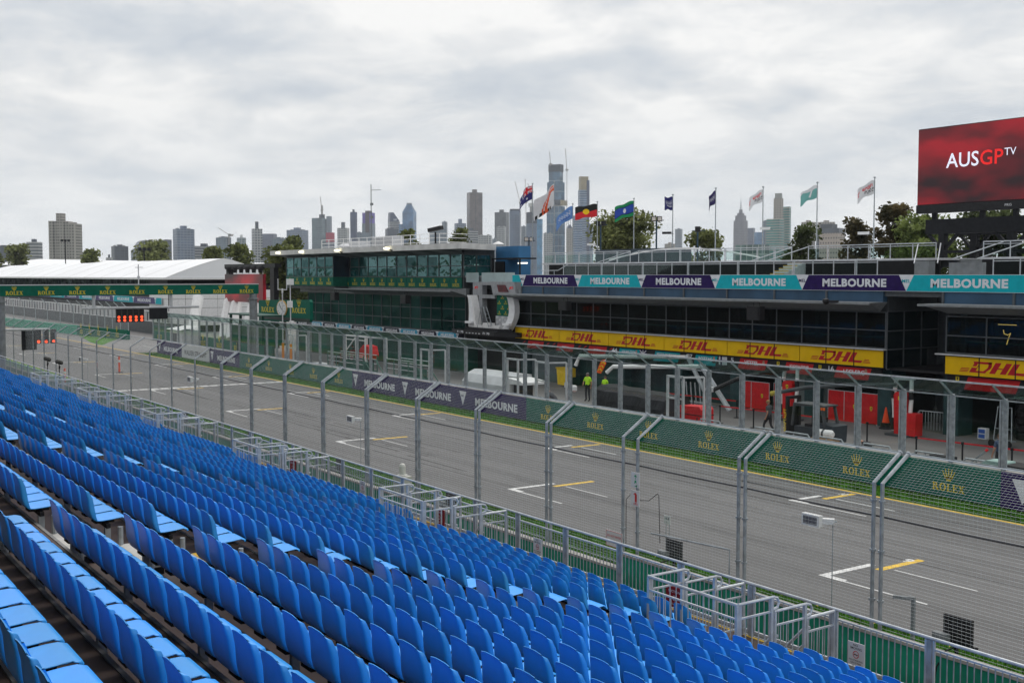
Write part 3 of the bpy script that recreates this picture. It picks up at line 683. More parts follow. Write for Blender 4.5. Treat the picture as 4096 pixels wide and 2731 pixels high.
m = MB(); m.flat(text('DO NOT ENTER', .01), (-24.80, 20.25, 1.25), 'x', 0, .60, .06, .003); m.flat(text('TRACK ACTIVITY', .01), (-24.80, 20.25, 1.11), 'x', 0, .60, .06, .003)
m.flat(shapes([rect(0, 0, .70, .012), rect(0, .428, .70, .44), rect(0, .012, .012, .428), rect(.688, .012, .7, .428)]), (-24.85, 20.25, .98), 'x', 0, 1, 1, .003); m.build('lettering', [RSIGN], t)
t = thing('marker_sign', 'small white distance sign reading 16.8 on a thin stake at the track edge', 'sign', (-24.9, 22.6, 0))
MB().box(-25.03, -24.75, 22.6, 22.615, 1.27, 1.52).build('plate', [SWH], t); m = MB(); m.flat(text('16.8', .015), (-24.98, 22.6, 1.41), 'x', 0, .18, .07, .003); m.flat(text('L', .01), (-24.91, 22.6, 1.31), 'x', 0, .03, .05, .003); m.build('lettering', [BLACK], t)
MB().tube([(-24.96, 22.63, 0), (-24.96, 22.63, 1.3)], .012, 5).tube([(-24.82, 22.63, 0), (-24.82, 22.63, 1.3)], .012, 5).build('stake', [STEEL], t)
def speaker(x, y, z, s, lab):
    t = thing('trackside_speaker', lab, 'speaker', (x, y, 0), 'white horn speakers on thin stakes')
    m = MB(); a = [(x, y-.02*s, z-.12*s), (x+.52*s, y-.12*s, z-.15*s), (x+.52*s, y-.12*s, z+.11*s), (x, y-.02*s, z+.15*s)]
    m.box(x, x+.50*s, y-.13*s, y, z-.13*s, z+.13*s).bar((x+.40*s, y, z), (x+.66*s, y+.20*s, z), .14*s, .12*s); m.build('horn', [WHITE], t)
    m = MB().box(x+.05*s, x+.44*s, y-.136*s, y-.131*s, z-.09*s, z+.09*s); m.build('grille', [mat('speaker_grille', (.10, .10, .12), .6, .1, 9)], t)
    MB().tube([(x+.62*s, y+.2*s, 0), (x+.62*s, y+.2*s, z+.05)], .014, 5).bar((x+.52*s, y+.1*s, z), (x+.7*s, y+.24*s, z), .05, .03).build('stake', [STEEL], t)
speaker(-18.2, 20.95, 2.86, 1.05, 'largest white horn speaker on a thin stake, in front of the nearest grid box')
speaker(-42.6, 20.95, 2.70, 1.0, 'middle white horn speaker on a stake behind the fence')
speaker(-62.7, 20.95, 2.82, 1.15, 'small white horn speaker on a stake behind the fence, left of the start line')
speaker(-87.0, 20.95, 2.45, 1.3, 'farthest small white speaker behind the fence at the left')
def lamp_panel(x, sc, lab):
    t = thing('trackside_lamp', lab, 'light panel', (x, 21.0, .94), 'black light panels standing on the near wall')
    zb = .94 if x > -23.5 else .36
    MB().box(x, x+.72*sc, 20.80, 20.88, zb+.02, zb+.02+.62*sc).build('panel', [BLACK], t)
    m = MB()
    for q in range(4): m.box(x+.72*sc*q/4+.02, x+.72*sc*(q+1)/4-.02, 20.785, 20.799, zb+.06, zb-.02+.62*sc)
    m.build('louvre', [mat('louvre', (.02, .02, .022), .35, .2, 6)], t)
    MB().box(x-.14*sc, x+.22*sc, 20.60, 20.76, zb, zb+.12+.1*sc).build('control_box', [GREY], t)
    MB().bar((x+.1, 20.84, zb-.04), (x+.75*sc, 21.0, zb-.02), .04).bar((x+.3, 20.84, 0), (x+.3, 20.84, zb), .06).tube([(x+.5*sc, 20.6, zb+.04), (x+.45*sc, 20.3, zb), (x+.4*sc, 20.07, zb-.3), (x+.3*sc, 20.05, .05)], .018, 5).build('stand', [DKSTEEL], t)
lamp_panel(-14.3, .92, 'large black light panel with grey control box at the lower right'); lamp_panel(-22.95, .82, 'black light panel hanging on a cable beside the no entry sign')
for x, l in ((-34.6, 'third black light panel on the near wall from the right'), (-43.6, 'fourth black light panel on the near wall from the right'), (-53.6, 'fifth black light panel on the near wall, half hidden by rails'), (-63.5, 'farthest black light panel on the near wall')): lamp_panel(x, .8, l)
t = thing('warning_beacon', 'cream warning beacon with a domed cap on a square base beside the track', 'beacon', (-39.2, 21.5, 0))
MB().box(-39.5, -38.85, 21.3, 21.8, 0, .72).build('base', [mat('cream_plastic', (.5, .49, .44), .5, .08, 4)], t)
MB().lathe((-39.17, 21.55, .72), [(.2, 0), (.2, .05), (.13, .07), (.13, .38), (.10, .46), (.04, .5)], 12).build('dome', [mat('beacon_dome', (.6, .6, .55), .3, .05, 4)], t)
m = MB().tube([(-23.75, 20.4, 2.6), (-23.55, 20.4, 2.45), (-23.2, 20.4, 2.5), (-22.85, 20.4, 2.75), (-22.8, 20.4, 2.7), (-22.8, 20.45, 1.4)], .010, 5).tube([(-24.1, 20.35, .95), (-24.1, 20.35, 2.4), (-23.8, 20.4, 2.7), (-23.7, 20.4, 2.6)], .010, 5)
tag(m.build('power_cable', [BLACK], None, (-23.5, 20.4, 1)), 'black cable looping on the catch fence beside the green arrow sign', 'cable')
t = thing('rail_loop', 'short bent tube rail rising behind the guard rail in front of the track', 'railing', (-19, 20.1, 0)); MB().tube([(-22.2, 19.6, 1.9), (-19.75, 20.0, 1.9), (-19.75, 20.0, .9)], .025, 6).build('tube', [STEEL], t)
t = thing('bracket_post', 'short grey angle bracket standing beside the double fence post at the right', 'bracket', (-15.3, 21.0, 0)); MB().bar((-15.5, 20.7, 1.62), (-15.15, 20.95, 1.62), .07).bar((-15.15, 20.95, .5), (-15.15, 20.95, 1.65), .07).build('arm', [GREY], t)
def bollard(x, y, lab, h=1.15):
    t = thing('orange_bollard', lab, 'bollard', (x, y, 0)); MB().lathe((x, y, 0), [(.09, .05), (.075, h)], 10).build('stem', [mat('orange_plastic', (.85, .09, .02), .5, .08, 4)], t)
    MB().lathe((x, y, h*.62), [(.095, 0), (.09, .22)], 10).build('band', [WHITE], t); MB().lathe((x, y, 0), [(.30, 0), (.28, .06), (.1, .08)], 10).build('base', [BLACK], t)
bollard(-102.4, 27.9, 'orange bollard with white band standing on the track at the left', 1.5); bollard(-95, 21.6, 'slim orange bollard half hidden by the rail at the left edge', 1.2)
for (x, l) in ((-84.2, 'left of the two furry black microphones behind the rail'), (-80.7, 'right of the two furry black microphones behind the rail')):
    t = thing('microphone', l, 'microphone', (x, 18, 0)); MB().lathe((x, 18, 2.74-.0), [(.05, -.13), (.14, -.1), (.16, 0), (.12, .1), (.04, .13)], 8).tube([(x-.5, 17.9, 2.76), (x-.35, 17.95, 2.76), (x+.35, 18.05, 2.72), (x+.5, 18.08, 2.7)], .15, 8, 0, True, [.4, 1, 1, .4]).build('windshield', [mat('fur', (.05, .05, .045), .95, .3, 20)], t)
    MB().tube([(x, 18, 0), (x, 18, 2.6)], .03, 6).bar((x, 18, 2.3), (x+.15, 18, 2.5), .08).build('stand', [DKSTEEL], t)
# ------------------------------------------------------------------ pit building (right) with terraces
WINR = window('dark_window', (.004, .010, .012), .018, (.6, .8, .85), .15, .35)
WINT = window('teal_window', (.014, .07, .07), .11, (.5, .85, .85), .16, .8)
WINL = window('lower_teal_window', (.010, .045, .042), .05, (.5, .85, .85), .4, .3)
MULL = mat('mullion_grey', (.085, .095, .105), .5, .12, 4)
BLUEF = mat('fascia_blue', (.030, .075, .135), .5, .2, .6)
LOUV = mat('louvre_black', (.006, .006, .007), .5, .3, 2)
GLR = glass('rail_glass', (.80, .88, .86), .02)
def banner(mb_parent, x0, x1, y, z0, z1, v0, period, tsz, cols, small=True, ends=None, shift=0):
    """sponsor banner with alternating coloured fields split by white triangles; v0 = first triangle centre"""
    H = z1-z0; tw = .52*H
    pb = MB().box(x0, x1, y, y+.05, z0, z1).build('banner_panel', [LETW], mb_parent)
    fl = MB(); lt = MB(); k = int((x0-v0)//period)-1
    while v0+k*period < x1:
        a, c = v0+k*period, v0+(k+1)*period; i = (k) % 2; p = [(a, z0), (c, z0), (c-tw, z1), (a+tw, z1)]
        q = [(min(max(px, x0+.01), x1-.01), pz) for px, pz in p]
        if q[1][0]-q[0][0] > .1 or q[2][0]-q[3][0] > .1:
            fl.add([(px, y-.004, pz*.9999+.02*(1 if pz == z0 else -1)) for px, pz in q], [(0, 1, 2, 3)], i)
        m_ = (a+c)/2+shift; wdt = tsz
        if m_-wdt/2 > x0-.05 and m_+wdt/2 < x1+.05:
            lt.flat(text('MELBOURNE', .045), (m_-wdt/2, y, z0+H*.24), 'x', 2, wdt, H*.52, .010)
        if small and x0+.4 < c < x1-.4: lt.flat(text('MEL', .02), (c-.30*H, y, z0+H*.52), 'x', 1-i, .6*H, H*.2, .008)
        k += 1
    fl.build('colour_field', cols, pb); lt.build('lettering', cols+[LETW], pb)
b = thing('pit_building', 'long dark glass pit building with yellow boards, city banner and railed roof terraces', 'building', (-50, 56, 0))
FYF = 53.2
banner(b, -77.35, -18, 52.95, 7.74, 8.66, -75.87, 7.34, 4.5, [PURP, TEAL], True, shift=.12)
bl = MB()
for (x0, x1) in ((-77.2, -40.75), (-36.9, -18)):
    bl.box(x0, x1, 53.05, 53.4, 7.12, 7.74); x = x0
    while x < x1: bl.box(x-.06, x+.06, 52.97, 53.05, 7.12, 7.74, 1); x += 4.06
bl.box(-40.75, -36.9, 53.2, 53.5, 7.45, 7.74, 1)
bl.build('fascia', [BLUEF, MULL], b)
cn = MB()
for (x0, x1) in ((-77.9, -40.5), (-37.4, -18)):
    cn.box(x0, x1, 51.5, 51.62, 7.0, 7.12); cn.add([(x0, 51.6, 7.11), (x1, 51.6, 7.11), (x1, 53.15, 7.13), (x0, 53.15, 7.13), (x0+.6, 51.62, 7.03), (x1-.6, 51.62, 7.03), (x1-.6, 53.3, 6.6), (x0+.6, 53.3, 6.6)], [(0, 1, 2, 3), (7, 6, 5, 4), (0, 3, 7, 4), (1, 5, 6, 2)])
cn.build('canopy', [GREY], b)
core = MB()
core.box(-77.2, -40.75, 57.6, 70, 3.0, 8.6).box(-36.9, -18, 57.6, 70, 3.0, 8.6).box(-77.2, -40.75, 53.5, 57.6, 6.62, 8.44).box(-36.9, -18, 53.5, 57.6, 6.55, 8.44).box(-77.2, -40.75, 53.52, 57.6, 3.44, 4.40).box(-36.9, -18, 53.52, 57.6, 3.44, 4.38).box(-77.2, -77.0, 53.5, 57.6, 4.4, 6.62).box(-36.9, -36.85, 53.5, 57.6, 4.4, 6.55).box(-40.75, -36.9, 58.0, 70, .0, 8.5)
core.build('wall', [DGREY], b)
def winwall(x0, x1, nx, y, zs, wm, mullw, parent, side=None):
    """glass rows with grey mullions; one window part per pane row"""
    for r in range(len(zs)-1):
        MB().box(x0+.02, x1-.02, y+.03, y+.12, zs[r]+.01, zs[r+1]-.01).build('window', [wm], parent)
    m = MB()
    for i in range(nx+1):
        x = x0+(x1-x0)*i/nx; m.box(x-mullw, x+mullw, y-.03, y+.03, zs[0]-.02, zs[-1]+.02)
    for z in zs: m.box(x0, x1, y-.02, y+.026, z-mullw, z+mullw)
    return m.build('mullion', [MULL], parent)
RGL = glass('building_glass', (.30, .38, .38), .015, .02)
winwall(-77.2, -40.72, 18, 53.3, (4.52, 5.52, 6.55), RGL, .03, b)
winwall(-36.85, -18.0, 8, 53.3, (4.52, 5.43, 6.45), RGL, .03, b)
it = MB(); rf_ = random.Random(9)
for (x0, x1) in ((-76.8, -41.2), (-36.4, -19)):
    x = x0
    while x < x1-2: 
        L_ = rf_.uniform(1.6, 3.4); it.box(x, min(x+L_, x1), 54.2, 54.9, 5.02, 5.10, 0).box(x+.1, x+.18, 54.4, 54.5, 4.42, 5.02, 3); 
        if rf_.random() < .5: it.box(x+.4, x+.9, 55.2, 55.6, 4.42, 5.3, rf_.choice((1, 3)))
        if rf_.random() < .35: it.box(x+.2, x+1.4, 57.3, 57.5, 4.42, 6.3, rf_.choice((1, 2)))
        x += L_+rf_.uniform(.1, .6)
    for k in range(int((x1-x0)/6.1)+1): it.box(x0+6.1*k, x0+6.1*k+.25, 53.9, 54.1, 4.42, 6.6, 2)
it.build('interior', [mat('interior_teal', (.12, .42, .40), .4, .1, 2), BLACK, mat('interior_panel', (.12, .17, .19), .6, .2, 1), DGREY], b)
# side glazing of the gap
m = MB().box(-40.72, -40.66, 53.3, 58, 4.4, 6.6, 0).box(-40.72, -40.66, 53.3, 57, 3.3, 4.4, 0)
m.build('window', [WINR], b)
m = MB()
for y in (53.3, 54.8, 56.4, 58): m.box(-40.66, -40.60, y-.03, y+.03, 3.35, 6.6)
for z in (3.35, 4.45, 5.5, 6.6): m.box(-40.65, -40.59, 53.3, 58, z-.03, z+.03)
m.build('mullion', [MULL], b)
sill = MB().box(-77.25, -40.6, 52.95, 53.3, 4.42, 4.48).box(-37.3, -18, 52.95, 53.3, 4.40, 4.46); sill.build('sill', [OFFW], b)
def dhl(x0, n, z0, z1):
    for i in range(n):
        a, c = x0+2.027*3*i, x0+2.027*3*(i+1); pb = MB()
        for q in range(3): pb.box(a+2.027*q+.03, a+2.027*(q+1)-.03, 53.12, 53.2, z0, z1)
        pb = pb.build('yellow_board', [DHLY], b); lt = MB(); cx = (a+c)/2
        lt.flat(COUR, (cx-2.18, 53.12, z0+.18), 'x', 0, 4.36, .58, .006)
        for q in (1, 2): lt.box(a+2.027*q-.025, a+2.027*q+.025, 53.10, 53.118, z0, z1, 1)
        lt.build('lettering', [REDL, DKSTEEL], pb)
dhl(-77.2, 6, 3.44, 4.38); dhl(-36.78, 3, 3.40, 4.34)
MB().box(-77.2, -40.72, 53.18, 53.5, 3.38, 4.44).box(-36.85, -18, 53.18, 53.5, 3.33, 4.41).build('board_frame', [DKSTEEL], b)
# team name boards under the yellow band
tb = MB().box(-77.2, -41.0, 53.4, 53.46, 2.55, 3.37, 0).box(-36.8, -18, 53.4, 53.46, 2.55, 3.33, 0); tbo = tb.build('team_board', [mat('board_black', (.012, .012, .014), .5, .2, 4)], b)
m = MB()
def para(x0, x1, z0, z1, i, y=53.395): m.add([(x0, y, z0), (x1-.25, y, z0), (x1, y, z1), (x0+.25, y, z1)], [(0, 1, 2, 3)], i)
def bt(s, x, z, wd, h, i=1, y=53.39, bold=.03): m.flat(text(s, bold), (x, y, z), 'x', i, wd, h, .001)
for x in (-75.9, -71.9, -67.9): para(x, x+2.4, 2.7, 3.32, 0); bt('FORMULA 1', x+.8, 2.98, .85, .13)
for x in (-76.6, -73.3, -72.5, -69.2, -68.5, -65.4): para(x, x+.3, 3.0, 3.12, 0); para(x+.15, x+.6, 3.14, 3.26, 0)
def flagq(x, i): m.add([(x, 53.392, 2.75), (x+.75, 53.392, 2.75), (x+.75, 53.392, 3.3), (x, 53.392, 3.3)], [(0, 1, 2, 3)], i)
bt('44', -64.95, 2.98, .6, .30); para(-64.3, -61.8, 2.62, 3.30, 2); bt('HAMILTON', -63.8, 2.92, 1.6, .26); flagq(-61.85, 3)
for p in ([(0, .05), (.06, 0), (.75, .5), (.69, .55)], [(0, .5), (.69, 0), (.75, .05), (.06, .55)], [(.33, 0), (.42, 0), (.42, .55), (.33, .55)], [(0, .23), (.75, .23), (.75, .32), (0, .32)]): m.add([(q[0]-61.85, 53.388, 2.75+q[1]) for q in p], [(0, 1, 2, 3)], 1)
m.add([(-61.85, 53.384, 3.0), (-61.1, 53.384, 3.0), (-61.1, 53.384, 3.045), (-61.85, 53.384, 3.045)], [(0, 1, 2, 3)], 0)
para(-60.4, -57.6, 2.62, 3.30, 2); bt('MERCEDES-AMG PETRONAS', -60.0, 3.06, 2.0, .14); bt('FORMULA ONE TEAM', -59.8, 2.82, 1.6, .14)
bt('77', -56.95, 2.98, .55, .30); para(-56.3, -54.0, 2.62, 3.30, 2); bt('BOTTAS', -55.8, 2.92, 1.25, .26); flagq(-53.9, 1)
m.add([(-53.9, 53.388, 2.95), (-53.15, 53.388, 2.95), (-53.15, 53.388, 3.08), (-53.9, 53.388, 3.08)], [(0, 1, 2, 3)], 3); m.add([(-53.75, 53.384, 2.75), (-53.6, 53.384, 2.75), (-53.6, 53.384, 3.3), (-53.75, 53.384, 3.3)], [(0, 1, 2, 3)], 3)
bt('5', -52.8, 2.98, .25, .30); para(-52.2, -49.6, 2.62, 3.30, 0); bt('VETTEL', -51.6, 2.90, 1.2, .28)
para(-48.3, -45.9, 2.62, 3.30, 0); bt('SCUDERIA FERRARI', -47.8, 3.02, 1.5, .14); bt('16', -44.8, 2.98, .4, .30); para(-44.4, -41.7, 2.62, 3.30, 0); bt('LECLERC', -43.7, 2.88, 1.5, .28)
for x in (-48.85, -45.55, -36.3, -31.8): m.add([(x, 53.39, 3.28), (x, 53.39, 3.1), (x+.11, 53.39, 2.98), (x+.22, 53.39, 3.1), (x+.22, 53.39, 3.28)], [(0, 1, 2, 3, 4)], 5); m.add([(x+.08, 53.386, 3.08), (x+.14, 53.386, 3.08), (x+.15, 53.386, 3.24), (x+.09, 53.386, 3.22)], [(0, 1, 2, 3)], 6)
for x in (-62.2, -54.35, -49.95, -42.1): m.flat(shapes([[(.1*math.cos(R(a)), .14*math.sin(R(a))) for a in range(0, 360, 30)]]), (x, 53.395, 3.12), 'x', 4, 1, 1, .004); m.flat(shapes([rect(-.16, -.3, .16, -.14)]), (x, 53.395, 3.12), 'x', 6 if x < -50 else 0, 1, 1, .004)
para(-35.8, -32.6, 2.62, 3.30, 0)
m.build('lettering', [RED, LETW, TEAL, PURP, mat('portrait_skin', (.42, .24, .17), .6, .2, 6), YEL, BLACK], tbo)
# garages
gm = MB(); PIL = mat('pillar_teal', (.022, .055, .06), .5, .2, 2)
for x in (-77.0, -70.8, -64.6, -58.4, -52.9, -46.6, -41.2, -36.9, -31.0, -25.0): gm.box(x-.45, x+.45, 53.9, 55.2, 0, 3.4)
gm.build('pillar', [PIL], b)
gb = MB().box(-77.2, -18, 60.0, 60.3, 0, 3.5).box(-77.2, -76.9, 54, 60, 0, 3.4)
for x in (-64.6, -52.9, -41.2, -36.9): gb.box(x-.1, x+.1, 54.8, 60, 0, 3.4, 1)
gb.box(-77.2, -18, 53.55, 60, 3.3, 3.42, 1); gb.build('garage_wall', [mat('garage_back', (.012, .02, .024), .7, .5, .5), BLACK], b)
MB().box(-76.4, -71.3, 54.3, 54.4, 0, 3.2).build('garage_door', [mat('garage_door_grey', (.10, .125, .135), .5, .15, .8)], b)
MB().box(-71.0, -64.7, 54.6, 54.7, 0, 3.2).build('garage_door', [mat('garage_door_green', (.015, .05, .045), .5, .35, .8)], b)
MB().box(-64.4, -59.0, 54.6, 54.7, 0, 3.2).box(-58.2, -53.4, 54.6, 54.7, 0, 3.2).build('garage_door', [mat('garage_door_dark', (.01, .025, .03), .5, .6, .9)], b)
MB().box(-46.2, -45.4, 54.6, 54.7, 0, 3.2).box(-50, -46.9, 54.7, 54.8, 0, 3.2).build('garage_door', [mat('garage_door_pale', (.15, .18, .18), .5, .15, .8)], b)
# terraces
MB().box(-77.6, -39.9, 56.9, 57.05, 8.6, 9.5).box(-37.2, -18, 56.9, 57.05, 8.6, 9.5).build('louvre_wall', [LOUV], b)
lv = MB()
for q in range(8): lv.box(-77.6, -39.9, 56.86, 56.9, 8.68+.1*q, 8.72+.1*q).box(-37.2, -18, 56.86, 56.9, 8.68+.1*q, 8.72+.1*q)
lv.build('louvre', [DKSTEEL], b)
MB().box(-78.6, -39.9, 56.85, 66, 9.5, 9.62).box(-37.3, -18, 56.85, 66, 9.5, 9.62).build('upper_deck', [OFFW], b)
MB().box(-77.3, -18, 53.1, 56.9, 8.45, 8.58).build('lower_deck', [GREY], b)
def railing(x0, x1, y, z, h, name, step=1.55, side=True):
    m = MB().tube([(x0, y, z+h), (x1, y, z+h)], .035, 6).tube([(x0, y-.02, z+h-.14), (x1, y-.02, z+h-.14)], .022, 5)
    n = max(1, round((x1-x0)/step)); gl = MB()
    for i in range(n+1):
        x = x0+(x1-x0)*i/n; m.bar((x, y, z), (x, y, z+h), .045, .045)
        if i % 3 == 0 and 0 < i < n: m.bar((x+.12, y, z), (x+.12, y, z+h), .045, .045)
        if i < n: gl.box(x+.12, x+(x1-x0)/n-.10, y-.005, y+.005, z+.08, z+h-.18)
    r = m.build(name, [STEEL2], b); gl.build('glass_infill', [GLR], r); return r
railing(-71.2, -41.6, 53.6, 8.6, .90, 'lower_railing'); railing(-34.4, -18, 53.6, 8.6, .90, 'lower_railing')
railing(-78.5, -67.2, 57.0, 9.6, .88, 'upper_railing'); railing(-66.2, -51.0, 57.0, 9.6, .88, 'upper_railing'); railing(-49.6, -40.2, 57, 9.6, .88, 'upper_railing'); railing(-37.2, -18, 57, 9.6, .88, 'upper_railing')
m = MB()
for (x, d_) in ((-67.2, -1), (-66.2, -1), (-51.0, -1), (-49.6, -1), (-41.4, 1), (-39.9, 1), (-36.0, -1), (-34.5, -1)): m.tube([(x, 57.0, 10.45), (x+d_*1.5, 54.6, 9.5 if abs(x+41) > 2 else 9.3)], .035, 6)
m.tube([(-74.5, 53.8, 9.0), (-72.2, 53.8, 9.0), (-71.2, 54, 9.45)], .03, 6); m.tube([(-72.7, 53.8, 8.6), (-72.7, 53.8, 9.0)], .025, 5); m.build('stair_handrail', [STEEL2], b)
m = MB()
for q in range(5): m.box(-50.9+.0*q, -49.7, 54.9+.4*q, 55.3+.4*q, 8.6, 8.75+.17*q, 0); m.box(-50.9, -49.7, 54.89+.4*q, 54.899+.4*q, 8.70+.17*q, 8.75+.17*q, 1)
m.build('stair', [OFFW, STEPY], b)
# gable canopy arch behind
m = MB(); m.tube([(-74+1.3*i, 60.5, 9.7+1.0*math.sin(math.pi*(i+1)/15)) for i in range(14)], .06, 6); m.build('arch_rail', [WHITE], b)
MB().box(-76.5, -65.3, 61, 61.6, 9.65, 10.78).build('plant_room', [mat('plant_dark', (.03, .045, .06), .6, .3, 1)], b)
MB().box(-37.0, -35.0, 53.6, 53.9, 8.6, 9.3).build('service_box', [GREY], b); MB().box(-40.9, -39.95, 56.0, 56.6, 8.6, 9.45).build('service_box', [GREY], b)
# loudspeaker cabinets hanging off the canopy
for (x, z0, z1, lab) in ((-107.9, 6.05, 6.85, 'black loudspeaker hanging left under the tower canopy'), (-92.9, 6.0, 6.8, 'black loudspeaker hanging right under the tower canopy, above the podium side'), (-68.4, 6.0, 6.7, 'black loudspeaker hanging under the canopy at the left end of the pit building'), (-49.15, 5.9, 6.75, 'largest black loudspeaker hanging under the pit building canopy, right of centre')):
    t = thing('loudspeaker', lab, 'loudspeaker', (x, 51.3, z1), 'black loudspeakers hanging below the canopies'); MB().box(x, x+1.05, 51.0, 51.45, z0, z1).box(x+.1, x+.95, 50.97, 50.999, z0+.06, z1-.06).build('cabinet', [BLACK], t)
    MB().tube([(x+.3, 51.3, z1), (x+.3, 51.3, z1+.25), (x+.75, 51.3, z1+.25), (x+.75, 51.3, z1)], .02, 5).build('bracket', [DKSTEEL], t)
t = thing('dome_camera', 'black dome camera on an arm under the fascia near the right end', 'camera', (-43.4, 51.5, 7.2)); MB().lathe((-43.4, 51.4, 6.95), [(.02, 0), (.14, .06), (.2, .2), (.18, .32), (.05, .36)], 12).build('dome', [BLACK], t); MB().bar((-43.3, 51.4, 7.15), (-42.6, 51.5, 7.15), .12).build('arm', [BLACK], t)
MB().box(-33.9, -32.9, 53.36, 53.40, 6.1, 6.13).tube([(-33.6, 53.37, 5.85), (-33.55, 53.37, 5.65), (-33.35, 53.37, 5.6), (-33.2, 53.37, 5.7), (-33.3, 53.37, 5.45), (-33.4, 53.37, 5.1)], .02, 5).build('lit_sign', [mat('lit_yellow', (.9, .55, .15), .5, .05, 2, emit=1.2)], b)
# ------------------------------------------------------------------ control tower
b = thing('control_tower', 'three storey teal glass race control building with green crown boards and white roof edge', 'building', (-100, 56, 0))
MB().box(-120.9, -108.3, 51.75, 64, 7.2, 11.1).box(-108.3, -85.5, 53.35, 56.6, 7.4, 11.1).box(-119, -85.5, 53.66, 56.6, 3.0, 7.4).build('wall', [DGREY], b)
rf = MB(); rf.prism([(-122.2, 50.3), (-106, 50.3), (-105.2, 50.5), (-81.3, 50.5), (-85.4, 56.7), (-108, 56.9), (-108, 66), (-122.2, 66)], 10.86, 11.36, 'z'); rfo = rf.build('roof', [mat('roof_white_weathered', (.58, .58, .57), .7, .15, .7)], b)
sf = MB(); sf.add([(-121.9, 50.5, 10.855), (-81.6, 50.6, 10.855), (-85.6, 53.3, 10.45), (-121, 53.3, 10.45)], [(3, 2, 1, 0)]).build('soffit', [GREY], b)
m = MB()
for i in range(9):
    x = -119+4.2*i; m.add([(x, 50.62, 10.80), (x+2.2, 50.62, 10.80), (x+1.5, 53.0, 10.46)], [(2, 1, 0)])
m.build('soffit_fin', [DGREY], b)
def rows(x0, x1, nx, y, zs, wm, par): return winwall(x0, x1, nx, y, zs, wm, .035, par)
rows(-120.4, -108.25, 6, 51.5, (8.47, 9.45, 10.55), WINT, b); rows(-107.7, -85.6, 11, 53.2, (8.47, 9.45, 10.52), WINT, b)
rows(-119.0, -89.6, 15, 53.5, (3.54, 4.5, 5.58, 6.7), WINL, b); rows(-89.6, -85.5, 2, 53.5, (3.54, 4.5, 5.58, 6.7), WINL, b)
m = MB().box(-108.27, -108.2, 51.55, 53.3, 8.45, 10.6); m.build('window', [mat('blue_black_glass', (.006, .018, .035), .08, .3, 1)], b)
# side glazing, top floor
MB().box(-85.5, -85.44, 53.3, 56.1, 8.47, 10.4).build('window', [WINT], b)
m = MB()
for y in (53.25, 54.6, 56.15): m.box(-85.43, -85.36, y-.04, y+.04, 7.5, 10.5)
for z in (8.47, 9.45, 10.45): m.box(-85.42, -85.37, 53.2, 56.2, z-.04, z+.04)
m.build('mullion', [MULL], b)
def crowns(x0, n, stp, y, z0, z1, skip=()):
    pb = MB()
    for i in range(n): pb.box(x0+stp*i+.03, x0+stp*(i+1)-.03, y-.05, y, z0, z1)
    pb = pb.build('green_board', [GREEN], b); lt = MB()
    for i in range(n):
        if i not in skip: watch_logo(lt, (x0+stp*(i+.5), y-.05, z0+.14), 1.15, 'x', 0, .34, .08, .006, .24)
    lt.build('lettering', [YEL], pb)
crowns(-120.4, 6, 2.03, 51.5, 7.5, 8.43); crowns(-109.6, 12, 2.005, 53.2, 7.46, 8.41)
MB().box(-108.26, -108.19, 51.5, 53.15, 7.48, 8.43).build('green_board_end', [GREEN], b)
cn = MB().box(-107.3, -84.2, 51.1, 51.2, 7.18, 7.28); cn.add([(-107.3, 51.2, 7.27), (-84.2, 51.2, 7.27), (-84.8, 53.4, 6.75), (-106.8, 53.4, 6.75), (-107.3, 51.2, 7.20), (-84.2, 51.2, 7.20)], [(0, 1, 2, 3), (3, 2, 5, 4)]); cn.build('canopy', [GREY], b)
MB().box(-120.6, -85.0, 53.25, 53.7, 6.75, 7.46).build('spandrel', [GREY], b)
banner(b, -121.3, -84.9, 53.0, 2.98, 3.50, -121.3, 3.52, 2.3, [NAVYB, CYANB], True, shift=.05)
MB().box(-121.3, -84.9, 53.2, 56, 0, 2.96).build('ground_floor', [mat('ground_floor_green', (.012, .06, .048), .5, .5, .6)], b)
def roofstuff():
    m = MB(); x0, x1, y = -118.5, -92.5, 55.0
    for z in (11.75, 12.15, 12.55): m.tube([(x0, y, z), (x1, y, z)], .03, 5); m.tube([(x1, y, z), (x1, y+3, z)], .03, 5)
    for i in range(15): m.bar((x0+(x1-x0)*i/14, y, 11.3), (x0+(x1-x0)*i/14, y, 12.55), .06)
    m.build('roof_railing', [WHITE], b)
    m = MB()
    for q in range(9): m.box(-107.5, -103, 55.6, 55.7, 11.4+.13*q, 11.46+.13*q)
    m.box(-107.5, -103, 55.7, 57, 11.36, 12.6); m.box(-118, -109, 55.4, 58, 11.36, 11.62); m.lathe((-114.5, 56, 11.6), [(.8, 0), (.9, .25), (.3, .5)], 10); m.box(-112.8, -110.5, 55.6, 57, 11.6, 12.3); m.build('roof_plant', [OFFW], b)
    for x in (-84.0, -90.5): MB().lathe((x, 56, 11.36), [(.55, 0), (.3, .15), (.05, .25)], 8).build('roof_vent', [WHITE], b)
roofstuff()
t = thing('antenna_mast', 'tall thin antenna mast with crossbars on the control tower roof', 'antenna', (-108.3, 56, 11.4)); MB().tube([(-108.3, 56, 11.4), (-108.3, 56, 18.2)], .05, 5).tube([(-108.3, 56, 17.6), (-107.2, 56.6, 17.6)], .03, 5).box(-108.35, -108.0, 55.9, 56.1, 14.6, 14.9).box(-108.35, -108.0, 55.9, 56.1, 16, 16.25).build('mast', [GREY], t)
